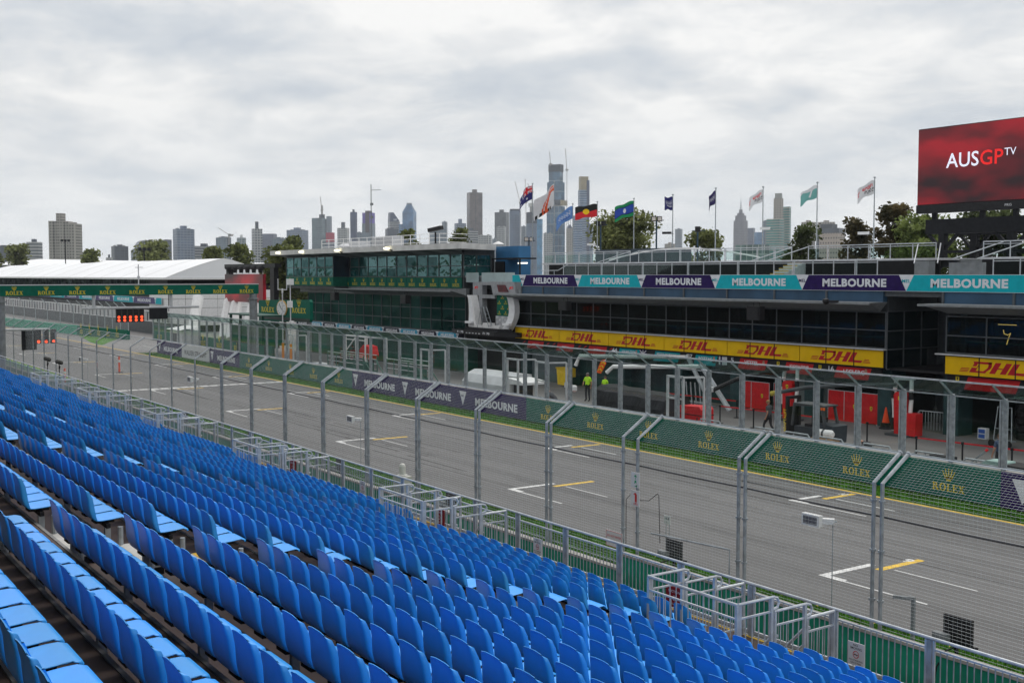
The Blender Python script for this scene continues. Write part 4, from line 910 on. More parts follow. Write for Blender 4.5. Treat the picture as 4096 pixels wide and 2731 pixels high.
for (x, lab) in ((-119.5, 'lit oval lamp under the roof edge, far left end of the control tower'), (-113.2, 'second lit lamp from the left under the tower roof edge'), (-104.5, 'third lit lamp from the left under the tower roof edge'), (-94.0, 'rightmost lit lamp under the tower roof edge')):
    t = thing('flood_lamp', lab, 'lamp', (x, 50.3, 10.9), 'lit lamps under the tower roof edge'); MB().bar((x+.3, 50.35, 10.95), (x+.7, 50.7, 10.9), .12).build('arm', [DKSTEEL], t)
    MB().lathe((x, 50.15, 10.98), [(.05, 0), (.26, .04), (.3, .12), (.24, .2), (.05, .24)], 12).build('lens', [mat('lamp_lit', (1, .9, .6), .4, .03, 2, emit=2.4)], t)
t = thing('roof_camera', 'dark camera on a post at the right end of the tower roof railing', 'camera', (-92.8, 55, 11.4)); MB().bar((-92.9, 54.8, 11.4), (-92.9, 54.8, 12.7), .12).build('post', [DKSTEEL], t); MB().bar((-93.6, 54.5, 12.85), (-92.2, 55.1, 13.1), .45, .35).build('head', [BLACK], t)
# blue stair block and open deck between tower and pit building
BLUEB = mat('block_blue', (.035, .16, .34), .55, .08, .6)
b = thing('stair_block', 'bright blue flat roofed stair block between the control tower and the terraces', 'building', (-82, 58, 0))
MB().box(-85.9, -82.3, 57.0, 58.3, 8.5, 11.2, 0).box(-85.9, -84.4, 56.9, 57.0, 8.5, 9.85, 1).build('wall', [BLUEB, DKSTEEL], b)
m = MB().box(-83.9, -79.6, 55.2, 57, 10.0, 10.12)
for x in (-83.9, -79.7): m.bar((x+.05, 55.3, 8.5), (x+.05, 55.3, 10), .12)
m.build('porch', [DKSTEEL], b); MB().box(-82.2, -80.9, 56.85, 57.0, 9.62, 9.74).build('light_tube', [mat('tube_lit', (1, .97, .85), .4, .02, 2, emit=1.6)], b)
MB().box(-85.3, -77.3, 53.4, 58, 8.0, 8.4).box(-85.3, -77.4, 53.3, 53.35, 8.4, 8.6).build('deck', [GREY], b); MB().box(-84.9, -82.9, 53.2, 53.24, 8.0, 8.85).box(-82.4, -77.4, 53.2, 53.24, 8.0, 8.85).build('deck_panel', [mat('frosted_panel', (.36, .45, .46), .4, .1, 1)], b)
for z in (8.9,): pass
# ------------------------------------------------------------------ podium
b = thing('winners_podium', 'silver curved winners podium with green backdrop between tower and pit building', 'podium', (-80, 52.5, 3.6))
ALU = mat('brushed_aluminium', (.30, .31, .33), .4, .15, 3, metal=.2); CHK = mat('chequer_grey', (.42, .43, .45), .4, .15, 2)
m = MB().prism([(-86.0, 52.4), (-84.6, 51.9), (-78.2, 51.7), (-76.2, 52.6), (-76.2, 53.6), (-86.0, 53.6)], 3.55, 3.92, 'z'); fl_ = m.build('floor', [BLACK], b)
MB().prism([(-83.4, 52.5), (-83.2, 52.0), (-78.0, 51.9), (-76.7, 52.4), (-76.7, 52.44), (-78.0, 51.96), (-83.2, 52.06), (-83.36, 52.5)], 3.92, 4.2, 'z').build('balustrade', [DKSTEEL], b)
lt = MB()
for x, s_, wd in ((-84.0, 'F1 70', 1.0), (-79.9, 'F1 70', 1.0)): lt.flat(text(s_, .03), (x, 51.72, 3.66), 'x', 0, wd, .2, .03)
for i in range(5): lt.flat(shapes([rect(0, 0, .25, .06)]), (-82.6+.5*i, 51.72, 3.68), 'x', 0, 1, 1, .03)
lt.build('lettering', [LETW], fl_)
MB().box(-85.4, -77.0, 53.6, 53.66, 3.9, 7.4).build('back_wall', [LOUV], b)
MB().box(-84.9, -77.2, 54.4, 55, 0, 3.55).build('ground_wall', [BLACK], b)
MB().prism([(-83.5, 6.91), (-82.47, 6.91), (-82.47, 8.04), (-83.5, 8.04)], 53.0, 53.4, 'y').build('side_header', [ALU], b)
fr_ = MB().box(-82.42, -81.85, 52.9, 53.4, 5.77, 8.05).box(-81.85, -80.1, 52.9, 53.4, 7.78, 8.05).box(-81.85, -79.9, 52.9, 53.4, 6.66, 6.96).box(-82.42, -82.0, 52.95, 53.4, 4.3, 5.77); fr_.build('portal', [ALU], b)
hd_ = MB().prism([(-79.87, 6.98), (-76.49, 7.1), (-76.78, 8.07), (-80.27, 8.08)], 52.7, 53.3, 'y').build('header', [ALU], b)
MB().prism([(-76.49, 7.1), (-76.1, 7.12), (-76.05, 8.07), (-76.78, 8.07)], 52.9, 53.3, 'y').build('side_header', [GREY], b)
MB().prism([(-78.94, 7.23), (-77.5, 7.23), (-78.02, 7.82), (-79.2, 7.83)], 52.64, 52.7, 'y').build('screen', [mat('dark_red_screen', (.05, .004, .008), .3, .6, 1.5, emit=.3)], b)
lt = MB()
for x, y_ in ((-83.25, 53.0), (-77.45, 52.7)): lt.flat(shapes([[(0, 0), (.25, 0), (.5, .22), (.75, .22), (.8, .3), (.15, .3)], [(.45, 0), (.6, 0), (.8, .2), (.65, .2)]]), (x, y_, 7.45), 'x', 0, .75, .75, .006)
lt.build('emblem', [mat('emblem_red', (.8, .02, .02), .5, .05, 3)], b)
MB().prism([(-79.87, 5.21), (-77.38, 5.21), (-77.22, 5.7), (-77.21, 6.18), (-77.63, 6.99), (-79.87, 6.98)], 53.1, 53.16, 'y').build('backdrop', [GREEN], b)
lt = MB()
for r in range(4):
    for c in range(3):
        x = -79.5+.95*c+(.48 if r % 2 else 0); z = 5.32+.44*r
        if x < -77.6: watch_logo(lt, (x, 53.1, z), .5, 'x', 0, .4, .08, .006, .22)
lt.build('backdrop_lettering', [YEL], b)
def arch(inner, outer, y0, y1):
    m = MB(); n = len(inner); V = [(x, y0, z) for x, z in inner]+[(x, y0, z) for x, z in outer]+[(x, y1, z) for x, z in inner]+[(x, y1, z) for x, z in outer]; F_ = []
    for i in range(n-1): F_ += [(i, n+i, n+i+1, i+1), (2*n+i, 2*n+i+1, 3*n+i+1, 3*n+i), (n+i, 3*n+i, 3*n+i+1, n+i+1), (i, i+1, 2*n+i+1, 2*n+i)]
    return m.add(V, F_+[(0, 2*n, 3*n, n), (n-1, 2*n-1, 4*n-1, 3*n-1)])
ARW = mat('arch_silver', (.80, .81, .83), .4, .06, 3)
arch([(-78.33, 4.1), (-77.75, 4.6), (-77.35, 5.1), (-77.2, 5.6), (-77.22, 6.1), (-77.38, 6.6), (-77.63, 7.0)], [(-77.3, 4.1), (-76.85, 4.6), (-76.5, 5.1), (-76.36, 5.6), (-76.37, 6.1), (-76.52, 6.6), (-76.78, 7.0)], 52.5, 53.0).build('arch', [ARW], b)
arch([(-83.45, 4.1), (-83.42, 4.6), (-83.38, 5.1), (-83.37, 5.6), (-83.4, 6.1), (-83.5, 6.6), (-83.65, 6.9)], [(-82.25, 4.1), (-82.28, 4.6), (-82.35, 5.1), (-82.42, 5.6), (-82.52, 6.1), (-82.65, 6.6), (-82.78, 6.9)], 52.5, 53.0).build('arch', [ARW], b)
arch([(-82.25, 4.1), (-82.28, 4.6), (-82.35, 5.1), (-82.42, 5.6), (-82.52, 6.1), (-82.65, 6.6), (-82.78, 6.9)], [(-81.95, 4.1), (-81.98, 4.6), (-82.08, 5.1), (-82.2, 5.6), (-82.34, 6.1), (-82.5, 6.6), (-82.62, 6.92)], 52.3, 52.9).build('arch_edge', [WHITE], b)
m = MB()
for i in range(6):
    for j in range(5):
        if (i+j) % 2: m.box(-80.0+.4*i, -79.6+.4*i, 53.05, 53.09, 4.2+.2*j, 4.4+.2*j)
m.build('chequer', [CHK], b); MB().box(-80.05, -77.6, 53.095, 53.15, 4.0, 5.2).build('chequer_base', [OFFW], b)
for q in ((-80.85, -79.7, 4.6), (-81.95, -80.9, 4.4), (-79.65, -78.35, 4.42)): MB().box(q[0], q[1], 52.3, 52.8, 3.93, q[2]).build('winner_step', [WHITE], b)
for q in (-83.4, -77.6): MB().box(q, q+.95, 52.1, 52.45, 4.5, 4.68).build('flower_tray', [ARW], b)
t = thing('step_ladder', 'grey step ladder standing open on the podium before the green backdrop', 'ladder', (-80.6, 52.2, 3.93))
m = MB()
for dy in (0, .35): m.tube([(-81.2, 52.0+dy, 4.2), (-80.65, 52.0+dy, 6.0)], .03, 5).tube([(-79.45, 52.0+dy, 4.3), (-80.35, 52.0+dy, 6.0)], .035, 5)
m.build('frame', [STEEL], t); m = MB()
for q in range(5): z = 4.4+.32*q; x = -79.49-.9*(z-4.3)/1.7; m.bar((x, 51.98, z), (x, 52.37, z), .06, .03)
m.build('rung', [STEEL], t)
# ------------------------------------------------------------------ big screen on its steel structure
b = thing('big_screen', 'large red video screen on a black steel trestle above the pit building at the right', 'screen', (-38, 60, 9.5))
sm = bpy.data.materials.new('screen_red'); sm.use_nodes = True; t_ = sm.node_tree; bs = t_.nodes['Principled BSDF']; g_ = t_.nodes.new('ShaderNodeTexCoord'); mp_ = t_.nodes.new('ShaderNodeMapping'); mp_.inputs['Rotation'].default_value = (0, R(33), 0); mp_.inputs['Scale'].default_value = (.07, 1, .17); mp_.inputs['Location'].default_value = (2.2, 0, .55)
n_ = t_.nodes.new('ShaderNodeTexNoise'); n_.inputs['Scale'].default_value = 2.2; n_.inputs['Detail'].default_value = 3; n_.inputs['Distortion'].default_value = .2; r_ = t_.nodes.new('ShaderNodeValToRGB'); e_ = r_.color_ramp.elements
e_[0].position = .40; e_[0].color = (.010, .003, .005, 1); e_[1].position = .68; e_[1].color = (.27, .003, .010, 1); q_ = e_.new(.52); q_.color = (.10, .003, .007, 1)
for a_, c_ in ((g_.outputs['Object'], mp_.inputs[0]), (mp_.outputs[0], n_.inputs[0]), (n_.outputs['Fac'], r_.inputs[0]), (r_.outputs[0], bs.inputs['Emission Color'])): t_.links.new(a_, c_)
bs.inputs['Base Color'].default_value = (.01, .003, .004, 1); bs.inputs['Emission Strength'].default_value = .95; bs.inputs['Roughness'].default_value = .4
MB().box(-43.75, -35.15, 60.06, 60.5, 12.45, 17.5).box(-43.75, -35.15, 59.95, 60.5, 12.38, 12.88).build('housing', [BLACK], b)
sc = MB().box(-43.7, -35.2, 60.0, 60.06, 12.92, 17.45).build('screen_face', [sm], b); lt = MB()
lt.flat(text('AUS', .008), (-41.75, 60.0, 15.0), 'x', 0, 2.15, .86, .01); lt.flat(text('GP', .008), (-39.5, 60.0, 15.0), 'x', 1, 1.45, .86, .01); lt.flat(text('TV', 0), (-37.98, 60.0, 15.44), 'x', 0, .72, .42, .01); lt.build('lettering', [mat('screen_white', (.75, .78, .9), .5, .02, 1, emit=.55), mat('screen_letter_red', (.8, .02, .02), .5, .02, 1, emit=.5)], sc)
lt = MB(); lt.flat(text('PRG', .01), (-37.85, 59.95, 12.56), 'x', 0, .42, .14, .01); lt.build('maker_mark', [OFFW], b)
m = MB().box(-42.95, -34, 59.8, 60.2, 11.1, 11.98).box(-42.95, -34, 63.0, 63.3, 11.1, 11.7)
for x in (-42.6, -39.4, -37.3, -36): m.bar((x, 60.2, 11.9), (x, 60.2, 12.4), .25)
m.build('main_beam', [DKSTEEL], b)
for (x, y) in ((-41.85, 60.0), (-37.4, 60.0), (-41.85, 63.2), (-37.4, 63.2)):
    MB().box(x-.2, x+.2, y-.2, y+.2, 9.4, 11.1).build('column', [DKSTEEL], b)
    if y < 61:
        for s_ in (-1, 1): MB().bar((x+.15*s_, y, 10.2), (x+1.0*s_, y, 11.1), .18).build('brace', [DKSTEEL], b)
    else:
        for s_ in (-1, 1): MB().bar((x+.15*s_, y, 10.2), (x+1.0*s_, y, 11.1), .15).build('brace', [DKSTEEL], b)
MB().box(-42.1, -36, 59.75, 60.0, 9.95, 10.1).box(-42.1, -36, 63, 63.2, 9.95, 10.1).build('tie_beam', [DKSTEEL], b)
m = MB()
for dx in (0, .45): m.bar((-40.6+dx, 61.5, 11.3), (-40.35+dx, 61.5, 9.6), .06)
for q in range(8): m.bar((-40.55+.02*q, 61.5, 11.1-.2*q), (-40.1+.02*q, 61.5, 11.1-.2*q), .04)
m.build('ladder', [DKSTEEL], b)
MB().box(-42.3, -37.3, 58.8, 59.2, 9.1, 9.55).box(-42.3, -41.9, 58.8, 59.2, 8.5, 9.1).bar((-41.9, 59, 8.6), (-41.1, 59, 9.2), .15).build('base_beam', [GREY], b)
bw = thing('marquee_roof', 'low white and blue sloping marquee roof behind the gap under the big screen', 'roof', (-38, 66, 8)); MB().add([(-41.5, 60, 8.3), (-35, 60, 8.3), (-35, 70, 9.2), (-41.5, 70, 9.2)], [(0, 1, 2, 3)]).build('roof', [OFFW], bw); MB().box(-42, -34, 70, 70.2, 8.2, 9.9).build('fascia', [mat('royal_blue', (.02, .06, .38), .5, .08, 1)], bw)
# ------------------------------------------------------------------ start gantry
b = thing('start_gantry', 'green sponsor beam spanning the track on two grey posts at the left', 'gantry', (-99.2, 39.3, 0))
bm_ = MB().box(-99.9, -99.2, 17.5, 39.7, 6.92, 7.78).build('beam', [GREEN], b); lt = MB()
for k in range(9): watch_logo(lt, (-99.2, 18.78+2.47*k, 7.02), 1.32, 'y', 0, .28, .05, .01, .23)
lt.build('lettering', [YEL], bm_)
MB().box(-99.95, -99.18, 17.5, 39.72, 7.785, 7.85).build('edge_strip', [OFFW], b)
for y in (17.75, 39.3): MB().lathe((-99.55, y, 0), [(.36, 0), (.36, 6.4), (.5, 6.42), (.5, 6.5), (.36, 6.52), (.36, 6.93)], 16).build('post', [GREY], b)
m = MB()
for y in (25.1, 31.7): m.tube([(-99.55, y, 5.85), (-99.55, y, 6.93)], .14, 8)
m.tube([(-99.55, 24.1, 5.82), (-99.55, 34.2, 5.82)], .11, 8); m.build('hanger', [OFFW], b)
LRED = mat('lit_red', (1.0, .09, .03), .4, .03, 2, emit=1.5)
def lightset(parent, x, y0, n, dy, z1, rows_, s=1.):
    for k in range(n):
        y = y0+dy*k; h = MB().box(x-.25, x, y, y+.42*s, z1-1.12*s, z1).build('signal_lamp', [BLACK], parent); m = MB()
        for r in rows_:
            zc = z1-(.15+.27*r)*s; m.prism([(y+.21*s+.115*s*math.cos(R(a)), zc+.115*s*math.sin(R(a))) for a in range(0, 360, 20)], x+.002, x+.03, 'x')
        m.build('lens', [LRED], h); hd = MB()
        for r in range(4): zc = z1-(.15+.26*r)*s; hd.box(x+.002, x+.16, y+.05, y+.37*s, zc+.12*s, zc+.135*s)
        hd.build('hood', [BLACK], h)
lightset(b, -99.3, 26.9, 5, .485, 5.72, (2, 3))
MB().box(-99.5, -99.3, 29.75, 31.3, 4.8, 5.76).build('blank_panel', [DKSTEEL], b)
m = MB().tube([(-99.5, 24.8, 7.85), (-99.5, 24.8, 9.3)], .04, 5).tube([(-99.5, 26.2, 7.85), (-99.5, 26.2, 8.0)], .05, 5)
b2 = thing('weather_mast', 'thin weather mast with crossed arms on top of the green beam', 'antenna', (-99.5, 28.9, 7.85)); MB().tube([(-99.5, 28.9, 7.85), (-99.5, 28.9, 9.55)], .05, 5).tube([(-99.5, 28.6, 9.3), (-99.5, 29.3, 9.3)], .03, 5).lathe((-99.5, 28.9, 8.35), [(.12, 0), (.12, .2)], 6).build('mast', [OFFW], b2)
b = thing('signal_gantry', 'low second bar of red signal lamps behind the fence at the left edge', 'signal', (-104, 20, 0))
MB().tube([(-104, 17.5, 4.0), (-104, 22.5, 3.95)], .11, 8).tube([(-104, 17.9, 0), (-104, 17.9, 4)], .14, 8).build('bar', [OFFW], b)
MB().box(-104.2, -104.0, 20.2, 21.4, 2.2, 3.95).build('blank_panel', [DKSTEEL], b); lightset(b, -103.9, 21.3, 3, .62, 3.95, (3,), 1.1)
# marshal tower and clock board
b = thing('marshal_post', 'dark green marshal post cabin on stilts beside the gantry post behind the glass', 'cabin', (-104.5, 41, 0)); DG = mat('dark_green_cabin', (.004, .06, .042), .5, .15, 1.5)
MB().box(-109, -100.3, 40.6, 42.6, 2.2, 3.7, 0).box(-109.2, -100.1, 40.3, 42.8, 2.05, 2.2, 0).box(-109, -100.3, 40.4, 42.8, 4.75, 4.88, 0).build('cabin', [DG], b)
m = MB()
for x in (-108.8, -106.2, -100.6): m.bar((x, 40.6, 2.2), (x, 40.6, 4.8), .22)
for x in (-108, -104, -101): m.bar((x, 41, 0), (x, 41, 2.1), .2)
m.build('frame', [DG], b)
b = thing('clock_board', 'green sponsor board with a round gold rimmed clock between two crown logos', 'clock', (-104, 44, 0))
pb = MB().prism([(-110.0, 4.0), (-97.8, 4.25), (-97.5, 4.5), (-97.5, 6.15), (-97.7, 6.35), (-110.0, 6.1)], 44, 44.3, 'y').build('board', [GREEN], b)
MB().box(-109.9, -97.6, 43.985, 43.999, 4.25, 4.55).build('lower_band', [mat('band_dark', (.03, .04, .035), .5, .1, 2)], b)
lt = MB(); watch_logo(lt, (-107.6, 44, 4.95), 3.3, 'x', 0, .3, .05, .01, .15); watch_logo(lt, (-100.0, 44, 5.05), 3.2, 'x', 0, .3, .05, .01, .15); lt.build('lettering', [YEL], pb)
def disc(r, n=28): return [(r*1.0*math.cos(2*math.pi*a/n), r*math.sin(2*math.pi*a/n)) for a in range(n)]
cx, cz = -103.9, 5.4
rim = MB().prism([(cx+p[0]*1.55, cz+p[1]) for p in disc(.80)], 43.9, 43.98, 'y').build('clock_rim', [mat('gold_rim', (.55, .33, .10), .35, .1, 3, metal=.4)], b)
MB().prism([(cx+p[0]*1.55, cz+p[1]) for p in disc(.70)], 43.87, 43.899, 'y').build('clock_face', [WHITE], b)
m = MB()
for k in range(12): a = R(30*k); m.bar((cx+.60*1.55*math.sin(a), 43.86, cz+.60*math.cos(a)), (cx+.48*1.55*math.sin(a), 43.86, cz+.48*math.cos(a)), .04, .02)
m.build('hour_mark', [DG], b); m = MB().bar((cx, 43.855, cz), (cx+.55, 43.855, cz-.32), .07, .02).bar((cx, 43.855, cz), (cx-.45, 43.855, cz+.4), .07, .02); m.build('clock_hand', [DG], b)
MB().box(-109.5, -109.2, 44.3, 44.6, 0, 5).box(-98.8, -98.5, 44.3, 44.6, 0, 5).build('leg', [GREY], b)
def mast(x, y, z, lab, cross=False):
    t = thing('sensor_mast', lab, 'mast', (x, y, 0)); m = MB().tube([(x, y, 0), (x, y, z)], .05, 6)
    if cross: m.tube([(x-1.0, y, z+.9), (x-1.0, y, z-.1), (x+1.0, y, z-.1), (x+1.0, y, z+.9)], .045, 5)
    m.build('pole', [OFFW], t); m = MB()
    if not cross: m.box(x-.35, x+.35, y-.2, y+.2, z-.55, z).box(x-.3, x+.3, y-.2, y+.1, z-2.6, z-2.0).box(x+.1, x+.6, y-.2, y+.1, z-4.2, z-3.8)
    else: m.box(x-.06, x+.06, y-.06, y+.06, z-.4, z)
    m.build('sensor_box', [WHITE], t)
    MB().tube([(x, y, .2), (x, y, 2.4)], .12, 8).build('orange_padding', [mat('padding_orange', (.75, .25, .03), .6, .1, 3)], t)
mast(-98.0, 41.5, 7.4, 'thin mast with a white forked antenna on top, left of the clock', True); mast(-96.2, 41.5, 8.3, 'thin mast with white sensor boxes in front of the clock')
t = thing('kiosk', 'white kiosk with a striped roof behind the glass left of the marshal post', 'kiosk', (-136, 44, 0)); MB().box(-138.8, -134.2, 44, 46, 0, 2.0, 0).box(-138.4, -136.2, 43.97, 44, .5, 1.6, 1).build('cabin', [OFFW, DGREY], t); MB().add([(-139.2, 43.6, 2.05), (-133.8, 43.6, 2.05), (-134.2, 46, 2.45), (-138.8, 46, 2.45)], [(0, 1, 2, 3)]).build('roof', [WHITE], t)
# ------------------------------------------------------------------ pit building at the far left with the white marquee
b = thing('marquee_building', 'far pit building with dark glass and a long white arched marquee roof at the left', 'building', (-230, 60, 0))
TENT = mat('tent_fabric', (.84, .85, .87), .7, .04, .08)
XE = -169.0; n = 18; prof = []
for i in range(n+1):
    t_ = i/n; y = 53+18*t_; z = 8.2+2.95*math.sin(math.pi*t_)**.75 if t_ > 0 else 8.2; prof.append((y, 8.2+2.95*(1-(abs(2*t_-1)**1.25))))
m = MB(); xs = [XE-6*i for i in range(28)]
V = []; F_ = []
for i, x in enumerate(xs):
    for (y, z) in prof: V.append((x, y, z+(.04 if i % 2 else 0)*(1-abs(2*(y-53)/18-1))))
for i in range(len(xs)-1):
    for k in range(n): F_.append((i*(n+1)+k, (i+1)*(n+1)+k, (i+1)*(n+1)+k+1, i*(n+1)+k+1))
m.add(V, F_); m.add([(XE, y, z) for y, z in prof], [tuple(range(n+1))]); m.build('marquee_roof', [TENT], b)
sm_ = MB()
for x in xs[::2]:
    sm_.tube([(x, y-.02, z+.0) for y, z in prof], .05, 4, 0, False)
sm_.box(xs[-1], XE+.05, 52.6, 53.0, 7.95, 8.25).bar((XE+.05, 53, 8.1), (XE+.05, 71, 8.1), .1, .3); sm_.build('roof_seam', [WHITE], b)
MB().box(xs[-1], -178, 53.3, 70, 6.3, 7.95).build('glazed_storey', [window('far_dark_glass', (.006, .009, .011), .05, (.6, .7, .7), .2)], b)
m = MB()
for i in range(30): m.box(XE-9-5.4*i-.08, XE-9-5.4*i+.08, 53.2, 53.3, 5.3, 8)
m.box(-178.2, -169, 53.3, 70, 7.0, 7.95, 0).build('mullion', [DKSTEEL], b)
m = MB()
for i in range(4):
    for j in range(4): m.box(-178+2.3*i, -175.75+2.3*i, 53.28, 53.36, 1.0+1.35*j, 2.3+1.35*j)
for i in range(7):
    for j in range(4): m.box(XE+.02, XE+.1, 53.5+2.5*i, 55.95+2.5*i, 1.0+1.35*j, 2.3+1.35*j)
m.box(-178, XE, 53.4, 71, 0, 7.9, 1); m.build('end_panel', [WHITE, DKSTEEL], b)
banner(b, -300, -170.9, 53.0, 4.2, 5.2, -290, 11.6, 7.0, [TEAL, mat('banner_violet', (.05, .03, .15), .5, .1, 2)], True)
MB().box(-330, -178, 53.3, 70, 0, 6.3).build('lower_wall', [mat('lower_wall_dark', (.018, .02, .022), .7, .3, .4)], b)  # lower wall drawn near black
MB().box(-330, -150, 50.5, 50.8, 0, 1.82).build('dark_screen', [DGREY], b); m = MB(); m.box(-330, -160, 50.5, 50.8, 1.9, 3.3, 0).box(-330, -160, 50.45, 50.85, 3.3, 3.4, 1).box(-330, -160, 50.45, 50.85, 1.82, 1.9, 1)
for i in range(70): m.box(-160-2.4*i, -159.9-2.4*i, 50.4, 50.49, 1.9, 3.3, 2)
m.build('white_barrier', [mat('barrier_pale', (.42, .42, .43), .6, .12, .8), WHITE, DKSTEEL], b)
for k, x in enumerate((-153, -141, -138.5, -133)): MB().tube([(x, 52.5, 5.6-.3*k), (x+1.5, 51.5, 3.2), (x+3.4, 50.5, .6)], .75, 10).build('air_duct', [WHITE], b)
b = thing('marquee_roof', 'second white marquee roof behind the first at the far left edge', 'roof', (-380, 80, 0)); MB().add([(-430, 70, 12.2), (-230, 85, 10.5), (-230, 95, 11.2), (-430, 90, 14.3)], [(0, 1, 2, 3)]).box(-430, -235, 90, 92, 0, 10.4).build('roof', [TENT], b)
